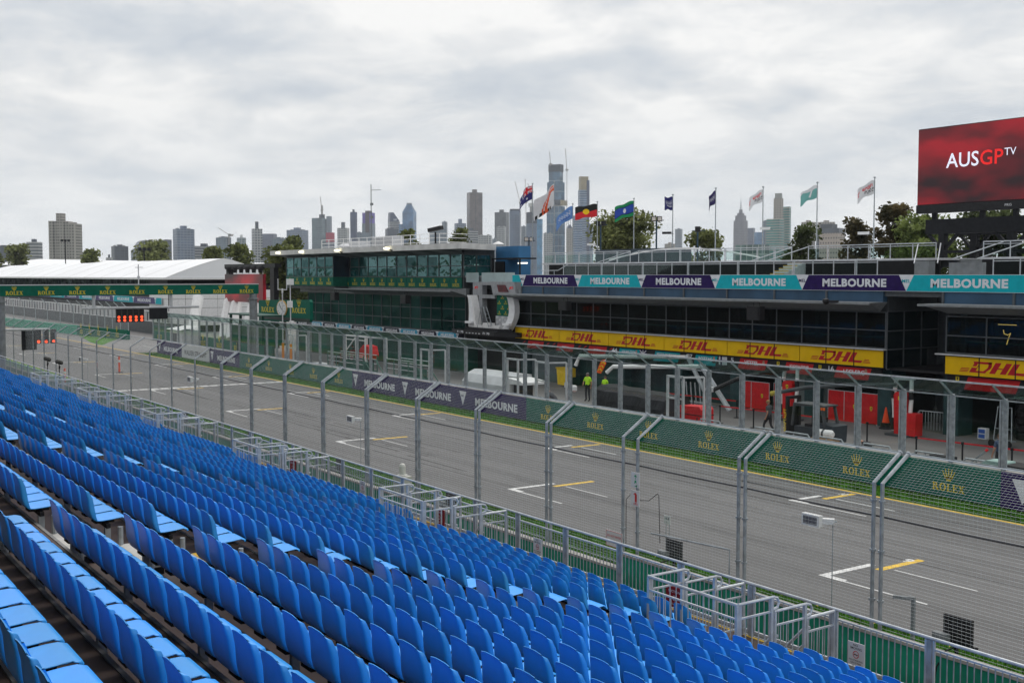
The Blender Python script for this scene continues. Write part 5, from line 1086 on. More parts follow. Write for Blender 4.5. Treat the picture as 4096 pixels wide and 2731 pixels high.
# small screen
b = thing('video_screen', 'smaller dark red video screen in a black frame in front of the white marquee', 'screen', (-135, 52, 0))
MB().box(-141.3, -128.6, 52, 52.4, 5.3, 8.75).build('screen_face', [sm], b)
m = MB(); m.box(-141.9, -140.9, 52.4, 53, 0, 10.0).box(-127.4, -126.2, 52.4, 53, 0, 9.9).box(-142.2, -125.6, 52.3, 53.1, 9.5, 10.0); m.build('frame', [BLACK], b)
m = MB()
for k in range(6): x = -140.3+2.1*k; m.lathe((x, 52.2, 8.9), [(.25, 0), (.3, .4), (.55, .5), (.5, .8), (.1, .85)], 8)
m.build('stage_light', [BLACK], b)
m = MB()
for k in range(4): x = -140.3+2.1*k; m.bar((x, 52.4, 8.8), (x, 52.4, 9.6), .04)
m.build('cable', [GREY], b)
CITY = [
    (-1621, 295, 22.1, 45.6, 'dark', 'low dark block behind the marquee at the far left edge'),
    (-1599, 329, 19.8, 52.2, 'band', 'white banded office block with dark top at the far left, left of the beige tower'),
    (-1367, 315, 36.4, 73.5, 'beige', 'big beige concrete apartment tower with a raised core at the far left'),
    (-1637, 450, 22.9, 49.1, 'dark', 'plain dark grey block left of the curved pair'),
    (-1719, 508, 26.2, 60.6, 'curve', 'banded block with a curved shoulder, left one of the curved pair'),
    (-1754, 547, 27.4, 63.3, 'darkcurve', 'dark block with a curved roofline, right one of the curved pair'),
    (-1687, 558, 31.4, 77.4, 'office', 'blue grey office tower with a wider upper block over a darker base'),
    (-1717, 600, 33.5, 53.3, 'band', 'low wide white banded block right of the blue grey office tower'),
    (-1846, 678, 25.1, 71.3, 'glassgrey', 'grey glass block with a crane beside it'),
    (-1830, 703, 23.0, 70.9, 'stepped', 'stepped green white apartment block right of the crane block'),
    (-1816, 725, 17.6, 85.9, 'whitedark', 'narrow white and dark patterned tower, left of a grey purple slab'),
    (-1898, 781, 25.5, 81.2, 'greypurple', 'grey purple slab tower beside the narrow patterned tower'),
    (-1747, 735, 23.2, 68.4, 'glassgrey', 'grey block with an orange topped roof left of the control tower trees'),
    (-2151, 945, 43.6, 99.7, 'office', 'wide pale office block with a cone on its roof'),
    (-2221, 1024, 28.5, 128.9, 'glassgreen', 'grey green glass tower in front of the tower topped by a crane'),
    (-2494, 1159, 20.8, 152.3, 'darkspire', 'dark stepped tower with a lattice crane spire on top'),
    (-2298, 1087, 18.7, 113.1, 'redtop', 'tower with a red wrapped middle, under construction'),
    (-2099, 1022, 24.3, 103.7, 'whitedark', 'pale block with a dark core on top, left of the slim navy tower'),
    (-2271, 1131, 15.4, 147.1, 'navyslim', 'slim dark navy tower with a small core on top'),
    (-2252, 1158, 29.2, 145.5, 'purple', 'tower with a brown centre strip, purple shoulders and glass base'),
    (-2398, 1300, 28.5, 157.0, 'slant', 'white banded tower with a slanted dark blue top sign'),
    (-2044, 1103, 26.3, 102.2, 'dark', 'dark block with white dots in front of the slanted tower'),
    (-2378, 1331, 33.3, 171.9, 'bluedome', 'tall blue glass tower with a domed top'),
    (-2378, 1308, 10.1, 128.7, 'blue', 'lower blue wing on the left of the domed blue tower'),
    (-1991, 1180, 34.4, 103.2, 'glassgrey', 'grey glass block right of the domed blue tower'),
    (-2242, 1347, 12.6, 130.4, 'greyslim', 'slim grey tower behind the grey glass block'),
    (-1966, 1218, 23.8, 113.3, 'blueoffice', 'blue office block with a core left of the brown tower'),
    (-2122, 1352, 34.7, 190.0, 'brown', 'tall brown glass tower with a flat core on top'),
    (-1698, 1074, 25.5, 87.3, 'band', 'white banded apartment block in front of the brown tower'),
    (-1642, 1067, 24.0, 76.8, 'whitegrid', 'low white gridded block right of the brown tower'),
    (-2086, 1400, 31.9, 146.6, 'darkslab', 'dark grey slab tower with a raised core'),
    (-1752, 1175, 18.0, 97.7, 'whitegrid', 'white gridded block in front of the dark grey slab'),
    (-2029, 1396, 24.8, 150.8, 'cyl', 'round blue grey tower with scaffolding on top'),
    (-1967, 1397, 24.8, 146.9, 'construction', 'unfinished tower with a dark wrapped top and pale core box'),
    (-1875, 1351, 11.6, 121.9, 'brightblue', 'slim bright blue tower right of the unfinished tower'),
    (-2024, 1502, 44.0, 252.1, 'tallest', 'tallest blue glass tower with a dark unfinished top and a gold ledge'),
    (-1621, 1186, 16.3, 82.1, 'whitegrid', 'white gridded block at the foot of the tallest tower'),
    (-2241, 1705, 15.4, 133.0, 'gable', 'pale tower with a gabled roof right of the tallest tower'),
    (-2028, 1583, 25.8, 229.5, 'goldtop', 'tall blue banded tower with a gold crown'),
    (-1952, 1507, 20.5, 136.8, 'bluebands', 'pale blue banded block left in front of the gold crowned tower'),
    (-2022, 1598, 12.4, 124.0, 'bluebands', 'blue banded block peeping out right of the gold crowned tower'),
    (-2088, 1927, 17.9, 121.9, 'greyslim', 'lone slim purple grey tower right of the big round tree'),
    (-1891, 1858, 25.8, 93.8, 'blueoffice', 'low blue grey block behind the small tree under the purple flag'),
    (-1932, 1981, 33.3, 149.9, 'crown', 'ornate grey tower with a stepped crown and antenna spire'),
    (-1881, 1964, 16.9, 118.2, 'greypurple', 'purple grey block right of the spired tower'),
    (-1764, 1866, 20.4, 102.6, 'blue', 'low pale blue glass block right of the spired tower'),
    (-1396, 1517, 32.6, 108.4, 'balcony', 'cream and green balcony tower, lower front one of the balcony group'),
    (-1423, 1554, 17.1, 146.3, 'creamtower', 'tall cream concrete shaft of the balcony tower group'),
    (-1427, 1581, 15.0, 133.2, 'balcony2', 'green balcony tower on the right of the cream shaft'),
    (-1757, 1879, 11.0, 127.4, 'glassgrey', 'grey glass block just left of the balcony towers'),
    (-1295, 1487, 23.0, 97.2, 'cream', 'cream hotel block left of the teal flag'),
    (-1278, 1512, 28.0, 97.2, 'cream', 'cream block behind the dark terraced block'),
    (-1240, 1478, 45.6, 88.8, 'darkterrace', 'dark terraced block right of the teal flag'),
    (-1004, 1199, 32.4, 64.0, 'pink', 'pinkish cream block with small windows behind the right terrace'),
    (-496, 519, 21.1, 27.3, 'lowglass', 'low white framed glass hall just behind the terrace railing'),
    (-2095, 1201, 14.8, 66.7, 'dark', 'low dark block between the blue and the grey towers'),
    (-2008, 1330, 11.6, 85.1, 'greyslim', 'narrow grey filler tower left of the dark slab'),
    (-2140, 1497, 12.0, 120.1, 'greyslim', 'narrow pale tower between the round and the unfinished tower'),
    (-2352, 1185, 13.2, 105.8, 'glassgrey', 'small glass block between the navy and purple towers'),
    (-1724, 1567, 21.3, 71.8, 'cream', 'low cream block left of the lone slim tower'),
    (-1561, 383, 5.0, 37.7, 'greyslim', 'short grey block just right of the beige tower'),
    (-1542, 410, 8.3, 31.7, 'band', 'very low banded block left of the plain dark block'),
    (-2337, 1743, 7.7, 145.7, 'greyslim', 'narrow grey tower behind the tallest tower'),
    (-1829, 524, 7.9, 48.2, 'greyslim', 'thin grey tower left of the curved pair'),
]
# ------------------------------------------------------------------ city skyline
def facade(name, glass_, frame, fh, bay, ft=.35, bt_=.0, rough=.35):
    if name in MATS: return MATS[name]
    m = bpy.data.materials.new(name); MATS[name] = m; m.use_nodes = True; t = m.node_tree; b = t.nodes['Principled BSDF']; ln = t.links.new
    g = t.nodes.new('ShaderNodeTexCoord'); s = t.nodes.new('ShaderNodeSeparateXYZ'); ln(g.outputs['Object'], s.inputs[0])
    def M_(op, a, c): 
        n = t.nodes.new('ShaderNodeMath'); n.operation = op
        for i, v in enumerate((a, c)):
            if v is None: continue
            if isinstance(v, (int, float)): n.inputs[i].default_value = v
            else: ln(v, n.inputs[i])
        return n.outputs[0]
    fz = M_('LESS_THAN', M_('FRACT', M_('DIVIDE', s.outputs[2], fh), None), ft)
    if bay: fx = M_('LESS_THAN', M_('FRACT', M_('DIVIDE', M_('ADD', s.outputs[0], s.outputs[1]), bay), None), bt_); fz = M_('MAXIMUM', fz, fx)
    n = t.nodes.new('ShaderNodeTexNoise'); n.inputs['Scale'].default_value = .06; n.inputs['Detail'].default_value = 4; ln(g.outputs['Object'], n.inputs[0])
    r = t.nodes.new('ShaderNodeValToRGB'); r.color_ramp.elements[0].color = (*[c*.55 for c in glass_], 1); r.color_ramp.elements[1].color = (*[min(1, c*1.5) for c in glass_], 1); r.color_ramp.elements[0].position = .35; r.color_ramp.elements[1].position = .65; ln(n.outputs['Fac'], r.inputs[0])
    x = t.nodes.new('ShaderNodeMix'); x.data_type = 'RGBA'; ln(fz, x.inputs[0]); ln(r.outputs[0], x.inputs[6]); x.inputs[7].default_value = (*frame, 1); ln(x.outputs[2], b.inputs['Base Color']); b.inputs['Roughness'].default_value = rough; return m
FM = {
 'dark': facade('city_dark', (.035, .045, .07), (.06, .07, .09), 4, 6, .25, .2), 'band': facade('city_band', (.07, .08, .10), (.42, .42, .43), 4.2, 0, .45),
 'beige': facade('city_beige', (.13, .12, .11), (.36, .335, .31), 3.3, 4.6, .42, .4, .8), 'curve': facade('city_curve', (.05, .06, .10), (.30, .31, .35), 3.9, 0, .3),
 'darkcurve': facade('city_darkcurve', (.05, .06, .085), (.09, .10, .13), 3.9, 0, .3), 'office': facade('city_office', (.09, .12, .20), (.22, .26, .34), 3.9, 5, .35, .2),
 'glassgrey': facade('city_glassgrey', (.10, .14, .19), (.20, .23, .27), 3.9, 7, .3, .2), 'stepped': facade('city_stepped', (.06, .12, .14), (.40, .42, .43), 3.4, 6, .35, .25),
 'whitedark': facade('city_whitedark', (.07, .08, .10), (.44, .44, .45), 4.5, 5, .4, .35), 'greypurple': facade('city_greypurple', (.12, .13, .19), (.18, .19, .25), 3.8, 5, .3, .3),
 'glassgreen': facade('city_glassgreen', (.09, .14, .16), (.16, .20, .22), 3.9, 5, .2, .15, .2), 'navyslim': facade('city_navyslim', (.025, .04, .10), (.04, .055, .12), 4, 8, .3, .1),
 'blue': facade('city_blue', (.06, .16, .32), (.09, .20, .36), 4, 0, .2, 0, .15), 'greyslim': facade('city_greyslim', (.15, .18, .23), (.24, .27, .31), 3.8, 5, .35, .3),
 'brown': facade('city_brown', (.13, .10, .09), (.16, .125, .11), 3.6, 6, .2, .12, .25), 'whitegrid': facade('city_whitegrid', (.12, .13, .16), (.46, .46, .47), 3.6, 4.2, .3, .3),
 'darkslab': facade('city_darkslab', (.07, .075, .085), (.10, .105, .115), 4, 9, .2, .15), 'cyl': facade('city_cyl', (.08, .12, .20), (.15, .19, .27), 3.6, 6, .3, .3),
 'brightblue': facade('city_brightblue', (.05, .22, .42), (.08, .26, .46), 4, 0, .2), 'bluebands': facade('city_bluebands', (.06, .12, .24), (.36, .42, .50), 5.2, 0, .28),
 'balcony': facade('city_balcony', (.02, .22, .21), (.44, .42, .36), 4.6, 0, .42), 'cream': facade('city_cream', (.16, .14, .13), (.40, .36, .32), 4.2, 6, .4, .45, .8),
 'pink': facade('city_pink', (.10, .08, .08), (.46, .38, .34), 6.5, 4.5, .68, .5, .9), 'crown': facade('city_crown', (.10, .08, .11), (.30, .30, .33), 4, 4.2, .3, .45, .6), 'lowglass': facade('city_lowglass', (.13, .20, .20), (.42, .44, .44), 7, 5, .1, .12, .2),
 'wrap': mat('wrap_dark', (.045, .05, .06), .8, .3, .1), 'gold': mat('gold_glass', (.36, .28, .15), .35, .15, .05), 'purple': mat('purple_panel', (.14, .09, .42), .6, .1, .1), 'brownp': mat('brown_panel', (.08, .05, .05), .7, .1, .1),
 'redw': mat('red_wrap', (.45, .03, .06), .7, .15, .1), 'conc': mat('city_concrete', (.34, .34, .33), .8, .1, .1), 'white': WHITE}
ALIAS = {'bluedome': 'blue', 'darkspire': 'wrap', 'redtop': 'greypurple', 'blueoffice': 'office', 'construction': 'cyl', 'tallest': 'bluebands', 'gable': 'cream', 'goldtop': 'bluebands', 'creamtower': 'conc', 'balcony2': 'balcony', 'darkterrace': 'dark', 'slant': 'band'}
FM['tallg'] = facade('city_tall', (.05, .12, .20), (.34, .42, .48), 24, 0, .05, 0, .15)
rc = random.Random(11)
for (x, y, w_, h, st, label) in CITY:
    d_ = math.hypot(x, y); fz_ = Vector((-x/d_, -y/d_, 0)); th = R(rc.choice((-22, 18, 25, -28)))
    t = thing('skyscraper' if h > 85 else 'office_block', label, 'building', (x, y, 0)); mt = FM[ALIAS.get(st, st)]
    fa = Matrix.Rotation(th, 3, 'Z') @ fz_; sd = Vector((-fa.y, fa.x, 0))
    a = w_/(math.cos(th)+.7*abs(math.sin(th))); d2 = a*.7; cen = Vector((x, y, 0))-fz_*d2*.5
    def P(u, v, z): return cen+sd*(u*a/2)+fa*(v*d2/2)+Vector((0, 0, z))
    def blk(u0, u1, v0, v1, z0, z1, nm, m_, par=t):
        q = [P(u0, v0, z0), P(u1, v0, z0), P(u1, v1, z0), P(u0, v1, z0), P(u0, v0, z1), P(u1, v0, z1), P(u1, v1, z1), P(u0, v1, z1)]
        return MB().add(q, [(3, 2, 1, 0), (4, 5, 6, 7), (0, 1, 5, 4), (1, 2, 6, 5), (2, 3, 7, 6), (3, 0, 4, 7)]).build(nm, [m_], par)
    def cyl(r, z0, z1, nm, m_, n=20, tp=1.): return MB().lathe((cen.x, cen.y, 0), [(r, z0), (r*tp, z1)], n).build(nm, [m_], t)
    # the side that shows left from the camera: sd sign
    if st == 'beige':
        H = h-3
        for (u0, u1, zz) in ((-1, -.62, 0), (-.62, -.3, -1.5), (-.3, .25, 0), (.25, .6, -1), (.6, 1, -3)): blk(u0+.02, u1, -1, 1-.15*(zz < -.5), 0, H+zz, 'wing', mt)
        blk(.1, .55, -.4, .5, H, H+9, 'roof_core', mt) if (sd.dot(rt) < 0) else blk(-.55, -.1, -.4, .5, H, H+9, 'roof_core', mt)
    elif st == 'curve' or st == 'darkcurve':
        n = 10; s_ = 1 if sd.dot(rt) > 0 else -1; m = MB(); pr = [(-1, 0)]+[(-1+.9*(1-math.cos(R(9*i))) if st == 'curve' else -1+2*i/10, h-(11 if st == 'curve' else 7)*(1-math.sin(R(9*i)))) for i in range(11)]+[(1, h-.01), (1, 0)]
        pr = [(s_*u, z) for u, z in pr]; k = len(pr); m.add([P(u, -1, z) for u, z in pr]+[P(u, 1, z) for u, z in pr], [tuple(range(k)), tuple(range(2*k-1, k-1, -1))]+[(i, i+k, (i+1) % k+k, (i+1) % k) for i in range(k)]); m.build('tower', [mt], t)
    elif st in ('cyl',): cyl(w_/2, 0, h-4, 'tower', mt, 24); cyl(w_/2*.9, h-4, h, 'scaffold', FM['wrap'])
    elif st == 'construction': cyl(w_/2, 0, h*.86, 'tower', mt, 20); cyl(w_/2*1.02, h*.80, h*.96, 'wrapped_top', FM['wrap'], 16); blk(-.35, .5, -.5, .5, h*.96, h*1.07, 'core', FM['conc']); blk(-.6, .7, -.7, .7, h*1.04, h*1.09, 'core_box', WHITE)
    elif st == 'tallest':
        blk(-.92, .92, -.92, .92, 0, 160, 'lower_shaft', FM['tallg']); blk(-1.18, 1.18, -1.15, 1.15, 162, 173, 'gold_ledge', FM['gold']); blk(-.5, .9, 1.15, 1.19, 162, 174, 'dark_wrap', FM['wrap'])
        blk(-.88, .88, -.88, .88, 173, 213, 'middle_shaft', FM['tallg']); blk(-.72, .72, -.72, .72, 213, 238, 'upper_shaft', FM['tallg']); blk(-.76, .76, -.76, .76, 236, 252, 'unfinished_top', FM['wrap'])
        for i in range(4): blk(-.92+.5*i, -.88+.5*i, .92, .94, 0, 160, 'fin', FM['greyslim'])
    elif st == 'goldtop': blk(-1, 1, -1, 1, 0, h-30, 'tower', mt); blk(-.9, .78, -.9, .9, h-30, h, 'gold_crown', FM['gold']); blk(.4, 1, .9, 1.03, 20, h-8, 'dark_strip', FM['navyslim'])
    elif st == 'bluedome':
        blk(-1, 1, -1, 1, 0, h-12, 'tower', mt); 
        for i in range(4): q = 1-.14*(i+1); blk(-q, q, -q, q, h-12+4*i, h-8+4*i, 'dome_tier', mt)
        blk(-.4, .4, -.4, .4, h+4, h+8, 'dome_top', FM['greyslim'])
    elif st == 'purple':
        blk(-1, 1, -1, 1, 0, h*.84, 'tower', FM['glassgrey']); blk(-.95, .95, -.95, .95, h*.84, h, 'purple_top', FM['purple']); blk(-.36, .42, .95, 1.05, h*.70, h*1.03, 'brown_strip', FM['brownp']); blk(-.36, .42, -.9, .95, h, h*1.03, 'roof_core', FM['brownp'])
    elif st == 'slant':
        blk(-1, 1, -1, 1, 0, h*.86, 'tower', mt); s_ = 1 if sd.dot(rt) > 0 else -1; m = MB(); pr = [(-1*s_, h*.86), (-.9*s_, h), (-.3*s_, h), (1*s_, h*.865)]; k = 4
        m.add([P(u, -1, z) for u, z in pr]+[P(u, 1.02, z) for u, z in pr], [tuple(range(k)), tuple(range(2*k-1, k-1, -1))]+[(i, i+k, (i+1) % k+k, (i+1) % k) for i in range(k)]); tp = m.build('slanted_top', [FM['navyslim']], t)
        sh = text('AMP', .02); o0 = P(-.35*s_, 1.06, h*.875); m = MB(); m.add([o0+sd*(s_*p[0]*a*.38)+Vector((0, 0, p[1]*5)) for p in sh[0]], sh[1]); m.build('lettering', [LETW], tp)
    elif st == 'crown':
        blk(-1, 1, -1, 1, 0, h-12, 'tower', mt)
        for (q, z0, z1) in ((.78, h-12, h), (.5, h, h+6), (.25, h+6, h+14)): blk(-q, q, -q, q, z0, z1, 'crown_tier', mt)
        m = MB().tube([(cen.x, cen.y, h+10), (cen.x, cen.y, h+44)], 1.0, 5, 0, True, [1, .3]); 
        for q in range(5): m.box(cen.x-3+.4*q, cen.x+3-.4*q, cen.y-3+.4*q, cen.y+3-.4*q, h+15+4*q, h+15.6+4*q)
        m.build('spire', [FM['greyslim']], t)
    elif st == 'creamtower': blk(-1, 1, -1, 1, 0, h, 'tower', FM['cream']); blk(-.75, .75, -.75, .75, h, h+9, 'roof_core', FM['conc'])
    elif st == 'gable':
        blk(-1, 1, -1, 1, 0, h-9, 'tower', mt); m = MB(); pr = [(-1, h-9), (0, h), (1, h-9)]; k = 3
        m.add([P(u, -1, z) for u, z in pr]+[P(u, 1, z) for u, z in pr], [(0, 1, 2), (5, 4, 3)]+[(i, i+k, (i+1) % k+k, (i+1) % k) for i in range(k)]); m.build('gable', [FM['navyslim']], t)
        for q in (-.4, .4): p_ = P(q, 0, h-4); MB().tube([p_, p_+Vector((0, 0, 22))], .7, 4).build('spire', [FM['greyslim']], t)
    elif st == 'redtop': blk(-1, 1, -1, 1, 0, h*.72, 'tower', mt); blk(-1.02, 1.02, -1.02, 1.02, h*.72, h*.9, 'red_wrap', FM['redw']); blk(-.9, .3, -.8, .8, h*.9, h*1.22, 'upper_frame', FM['greyslim'])
    elif st == 'darkspire': blk(-1, 1, -1, 1, 0, h*.93, 'tower', mt); blk(-.7, .6, -.7, .7, h*.93, h, 'top', mt); blk(-.25, .2, -.25, .25, h, h+22, 'lift_core', FM['conc'])
    elif st == 'darkterrace': blk(-1, 1, -1, 1, 0, h-4, 'tower', mt); blk(-.7, .35, -.8, .8, h-4, h+3, 'top', FM['wrap']); blk(-1.05, 1.05, -1.05, 1.05, h-6, h-4.5, 'terrace', FM['dark'])
    elif st == 'balcony' or st == 'balcony2':
        blk(-.93, .93, -.93, .93, 0, h-1, 'tower', mt); m = MB()
        for i in range(int(h/4.6)):
            q = [P(-1, -1, 4.6*i+1), P(1, -1, 4.6*i+1), P(1, 1, 4.6*i+1), P(-1, 1, 4.6*i+1)]; q += [p+Vector((0, 0, 1.1)) for p in q]; m.add(q, [(3, 2, 1, 0), (4, 5, 6, 7), (0, 1, 5, 4), (1, 2, 6, 5), (2, 3, 7, 6), (3, 0, 4, 7)])
        m.build('balcony', [FM['conc']], t)
    elif st == 'stepped':
        for i, q in enumerate((1, .8, .55)): blk(-q, q, -1, 1, h*(.0 if i == 0 else .72+.12*(i-1)), h*(.72+.12*i) if i < 2 else h, 'tier', mt)
        blk(-.2, .2, -.2, .2, h, h+5, 'roof_core', WHITE)
    else:
        blk(-1, 1, -1, 1, 0, h, 'tower', mt)
        c0 = {'office': 5, 'navyslim': 6, 'brown': 7, 'darkslab': 6, 'blueoffice': 9, 'whitedark': 12, 'cream': 3, 'dark': 2.5, 'band': 4, 'glassgrey': 2, 'greyslim': 2}.get(st, 0)
        if c0: blk(-.35, .3, -.35, .35, h, h+c0, 'roof_core', FM['dark'] if st in ('band', 'whitedark', 'navyslim') else mt)
        if st in ('dark', 'glassgrey', 'office', 'whitegrid'): 
            for q in (-.8, .5): blk(q, q+.25, -.5, .2, h, h+1.6, 'plant_box', FM['conc'])
        if st == 'brown': blk(.45, .5, 1.0, 1.04, 0, h, 'facade_fold', FM['wrap']); blk(-.1, -.05, 1.0, 1.04, 0, h, 'facade_fold', FM['wrap'])
CR = mat('crane_white', (.45, .40, .38), .6, .2, .5)
def crane(pts, lab):
    (a, b_, c) = [Vector(p) for p in pts]; t = thing('tower_crane', lab, 'crane', (c.x, c.y, c.z), 'cranes over the city'); r_ = .35
    def lat(p, q, s_, nm, n):
        m = MB(); ax = (q-p).normalized(); o1 = rt*s_; o2 = ax.cross(rt).normalized()*s_
        cs = [o1+o2, o1-o2, -o1-o2, -o1+o2]
        for k in cs: m.bar(p+k, q+k, r_)
        for i in range(n):
            u, v = p+(q-p)*i/n, p+(q-p)*(i+1)/n
            for k in range(4): m.bar(u+cs[k], v+cs[(k+1) % 4], r_*.7)
        m.build(nm, [CR], t)
    lat(c, b_, 1.0, 'mast', max(3, int((b_-c).length/6))); lat(b_, a, .6, 'jib', max(4, int((b_-a).length/5)))
    MB().box(b_.x-2, b_.x+2, b_.y-2, b_.y+2, b_.z-2, b_.z+2).build('cab', [FM['conc']], t); bk = b_+(b_-a)*.18; bk.z = b_.z+1; MB().bar(b_, bk+rt*4, 1.2).box(bk.x-2, bk.x+2, bk.y-2, bk.y+2, bk.z-3, bk.z).build('counter_jib', [CR], t)
for p, l in (([(-1852.5, 671.2, 87.6), (-1841.0, 686.6, 75.5), (-1840.5, 684.8, 50.4)], 'small tower crane leaning left over the grey glass block at the left'),
    ([(-2489.4, 1152.6, 193.7), (-2485.9, 1154.5, 162.4), (-2485.0, 1153.9, 152)], 'tower crane standing on the dark stepped tower'),
    ([(-2023.3, 1392.0, 208.7), (-2014.7, 1399.8, 163.1), (-2009.2, 1397.4, 62.3)], 'tower crane with jib leaning left beside the round blue tower'),
    ([(-1969.9, 1381.5, 210.4), (-1966.9, 1380.7, 161.0), (-1964.6, 1379.2, 113.7)], 'tower crane with upright jib left of the unfinished tower'),
    ([(-1970.6, 1388.4, 201.3), (-1965.5, 1393.9, 182.4), (-1963.6, 1393.9, 150)], 'tower crane half hidden behind the first flag'),
    ([(-2029.2, 1488.1, 278.5), (-2026.7, 1489.1, 251.6), (-2026.5, 1488.9, 247.2)], 'short crane on top of the tallest tower'),
    ([(-2005.7, 1514.3, 285.1), (-2001.9, 1515.1, 238.5), (-1993.4, 1509.3, 20)], 'tall thin crane up the right side of the tallest tower')): crane(p, l)
# ------------------------------------------------------------------ trees
LEAFS = {k: mat('leaf_'+k, c, .7, .5, s_, col2=c2, detail=3) for k, c, c2, s_ in (('olive', (.075, .10, .025), (.21, .24, .07), .9), ('dark', (.045, .066, .024), (.13, .165, .06), .9), ('euc', (.055, .06, .022), (.18, .14, .065), .6), ('green', (.085, .135, .03), (.25, .31, .09), .9), ('light', (.11, .135, .045), (.29, .32, .12), .7))}
for m_ in LEAFS.values():   # thin leaves let some light through
    t_ = m_.node_tree; b_ = t_.nodes['Principled BSDF']; o_ = t_.nodes['Material Output']; c_ = b_.inputs['Base Color'].links[0].from_socket; tl = t_.nodes.new('ShaderNodeBsdfTranslucent'); x_ = t_.nodes.new('ShaderNodeMixShader'); x_.inputs[0].default_value = .4
    b_.inputs['Specular IOR Level'].default_value = .25; t_.links.new(c_, tl.inputs[0]); t_.links.new(b_.outputs[0], x_.inputs[1]); t_.links.new(tl.outputs[0], x_.inputs[2]); t_.links.new(x_.outputs[0], o_.inputs['Surface'])
BARK = mat('bark', (.10, .08, .06), .9, .3, 4)
def tree(x, y, w_, h, kind, lab, n=3200, leaf=.20, seed=1, cz0=.35, clumps=30, sparse=1.):
    rnd = random.Random(seed); t = thing('tree', lab, 'tree', (x, y, 0)); m = MB()
    cl = []
    for i in range(clumps):
        a = rnd.random()*6.283; rr = (w_/2)*math.sqrt(rnd.random())*.78; q = rnd.random(); z = h*(cz0+(1-cz0)*(q**.8)); rr *= (1-.45*max(0, (z/h-.55)/.45)); s_ = w_*rnd.uniform(.13, .24)
        z = min(z, h-s_*.75); cl.append((Vector((x+rr*math.cos(a), y+rr*math.sin(a), z)), s_))
    cl.append((Vector((x, y, h-w_*.18)), w_*.18))
    trk = MB().tube([(x, y, 0), (x+.1, y, h*.25), (x-.05, y+.1, h*.5), (x, y, h*.8)], max(.12, w_*.035), 7, 0, True, [1, .8, .5, .15])
    for c, s_ in cl: b0 = Vector((x, y, h*rnd.uniform(.18, .5))); trk.tube([b0, (b0+c)/2+Vector((0, 0, -.2)), c], max(.05, w_*.012), 5, 0, True, [1, .6, .2])
    trk.build('trunk', [BARK], t)
    tot = sum(s_**2 for _, s_ in cl)
    for c, s_ in cl:
        for i in range(int(1.5*n*s_*s_/tot)):
            d_ = Vector((rnd.gauss(0, 1), rnd.gauss(0, 1), rnd.gauss(0, 1))).normalized(); rr = s_*(rnd.random()**.45)*rnd.uniform(.85, 1.25)
            p = c+Vector((d_.x*rr, d_.y*rr, d_.z*rr*.8)); a1 = Vector((rnd.gauss(0, 1), rnd.gauss(0, 1), rnd.gauss(0, .7))).normalized(); a2 = a1.cross(Vector((rnd.gauss(0, 1), rnd.gauss(0, 1), rnd.gauss(0, 1)))).normalized(); L_ = leaf*rnd.uniform(.7, 1.7)
            m.add([p-a1*L_, p-a2*L_*.6, p+a1*L_, p+a2*L_*.6], [(0, 1, 2, 3)])
    m.build('crown', [LEAFS[kind]], t)
for args in ((-354.4, 68.3, 9.0, 17.6, 'light', 'pale tree above the marquee at the far left, before the banded block', 900, .45, 1), (-372, 66, 5, 15.5, 'light', 'tiny pale tree at the far left edge of the skyline', 500, .4, 15),
    (-342.2, 85.9, 9.5, 16.3, 'olive', 'sparse tree above the marquee between the beige tower and the plain dark block', 800, .45, 2), (-301.7, 92.1, 11.5, 17.6, 'light', 'wide pale olive tree above the marquee below the curved pair', 1900, .4, 3),
    (-234.4, 83.8, 6.8, 14.6, 'olive', 'bushy tree above the marquee gable, left of two', 1800, .3, 4), (-212.1, 80.8, 6.4, 14.8, 'olive', 'bushy tree above the marquee gable, right of two', 1800, .3, 5),
    (-142.2, 60.5, 6.6, 12.6, 'olive', 'dense tree between the black frame and the control tower', 4200, .2, 6), (-138.0, 62, 5.5, 11.0, 'dark', 'darker lower tree close against the left end of the control tower', 3200, .2, 16), (-215.4, 93.9, 6.0, 16.6, 'olive', 'small tree top over the left end of the tower roof', 1200, .3, 7),
    (-176.1, 98.2, 5.4, 16.6, 'olive', 'round tree top over the tower roof below the domed blue tower', 1800, .25, 8), (-171.0, 105.6, 5.8, 17.1, 'olive', 'round tree top over the right end of the tower roof', 1800, .25, 9),
    (-92.7, 78.0, 9.6, 15.4, 'light', 'big round leafy tree behind the terrace below the flags', 8000, .17, 10), (-84.5, 81.0, 6.0, 13.2, 'light', 'low leafy tree right of the big round tree, around a floodlight', 2600, .17, 11),
    (-75.3, 85.6, 4.8, 13.6, 'dark', 'dark gum tree behind the terrace left of the teal flag', 3600, .16, 12), (-66.4, 82.6, 4.4, 13.8, 'euc', 'brown tinged gum tree left of the white flag at the right', 3800, .15, 13), (-62.6, 82.6, 4.6, 14.7, 'euc', 'tallest brown tinged gum tree right of the last flag', 4200, .15, 14),
    (-57.3, 80.0, 7.4, 13.6, 'green', 'green bushy tree below the left edge of the big screen', 6500, .16, 17), (-52.0, 80.6, 6.6, 13.7, 'dark', 'dark green tree behind the trestle of the big screen', 5200, .16, 18), (-46.5, 79.6, 6.0, 12.6, 'green', 'green tree at the right edge behind the upper railing', 4200, .16, 19),
    (-54.0, 76, 6.0, 11.5, 'green', 'lower green bushy tree in front under the big screen', 4200, .16, 20)):
    x, y, w_, h, kd, lab, n, lf, sd_ = args; tree(x, y, w_, h, kd, lab, n, lf, sd_)
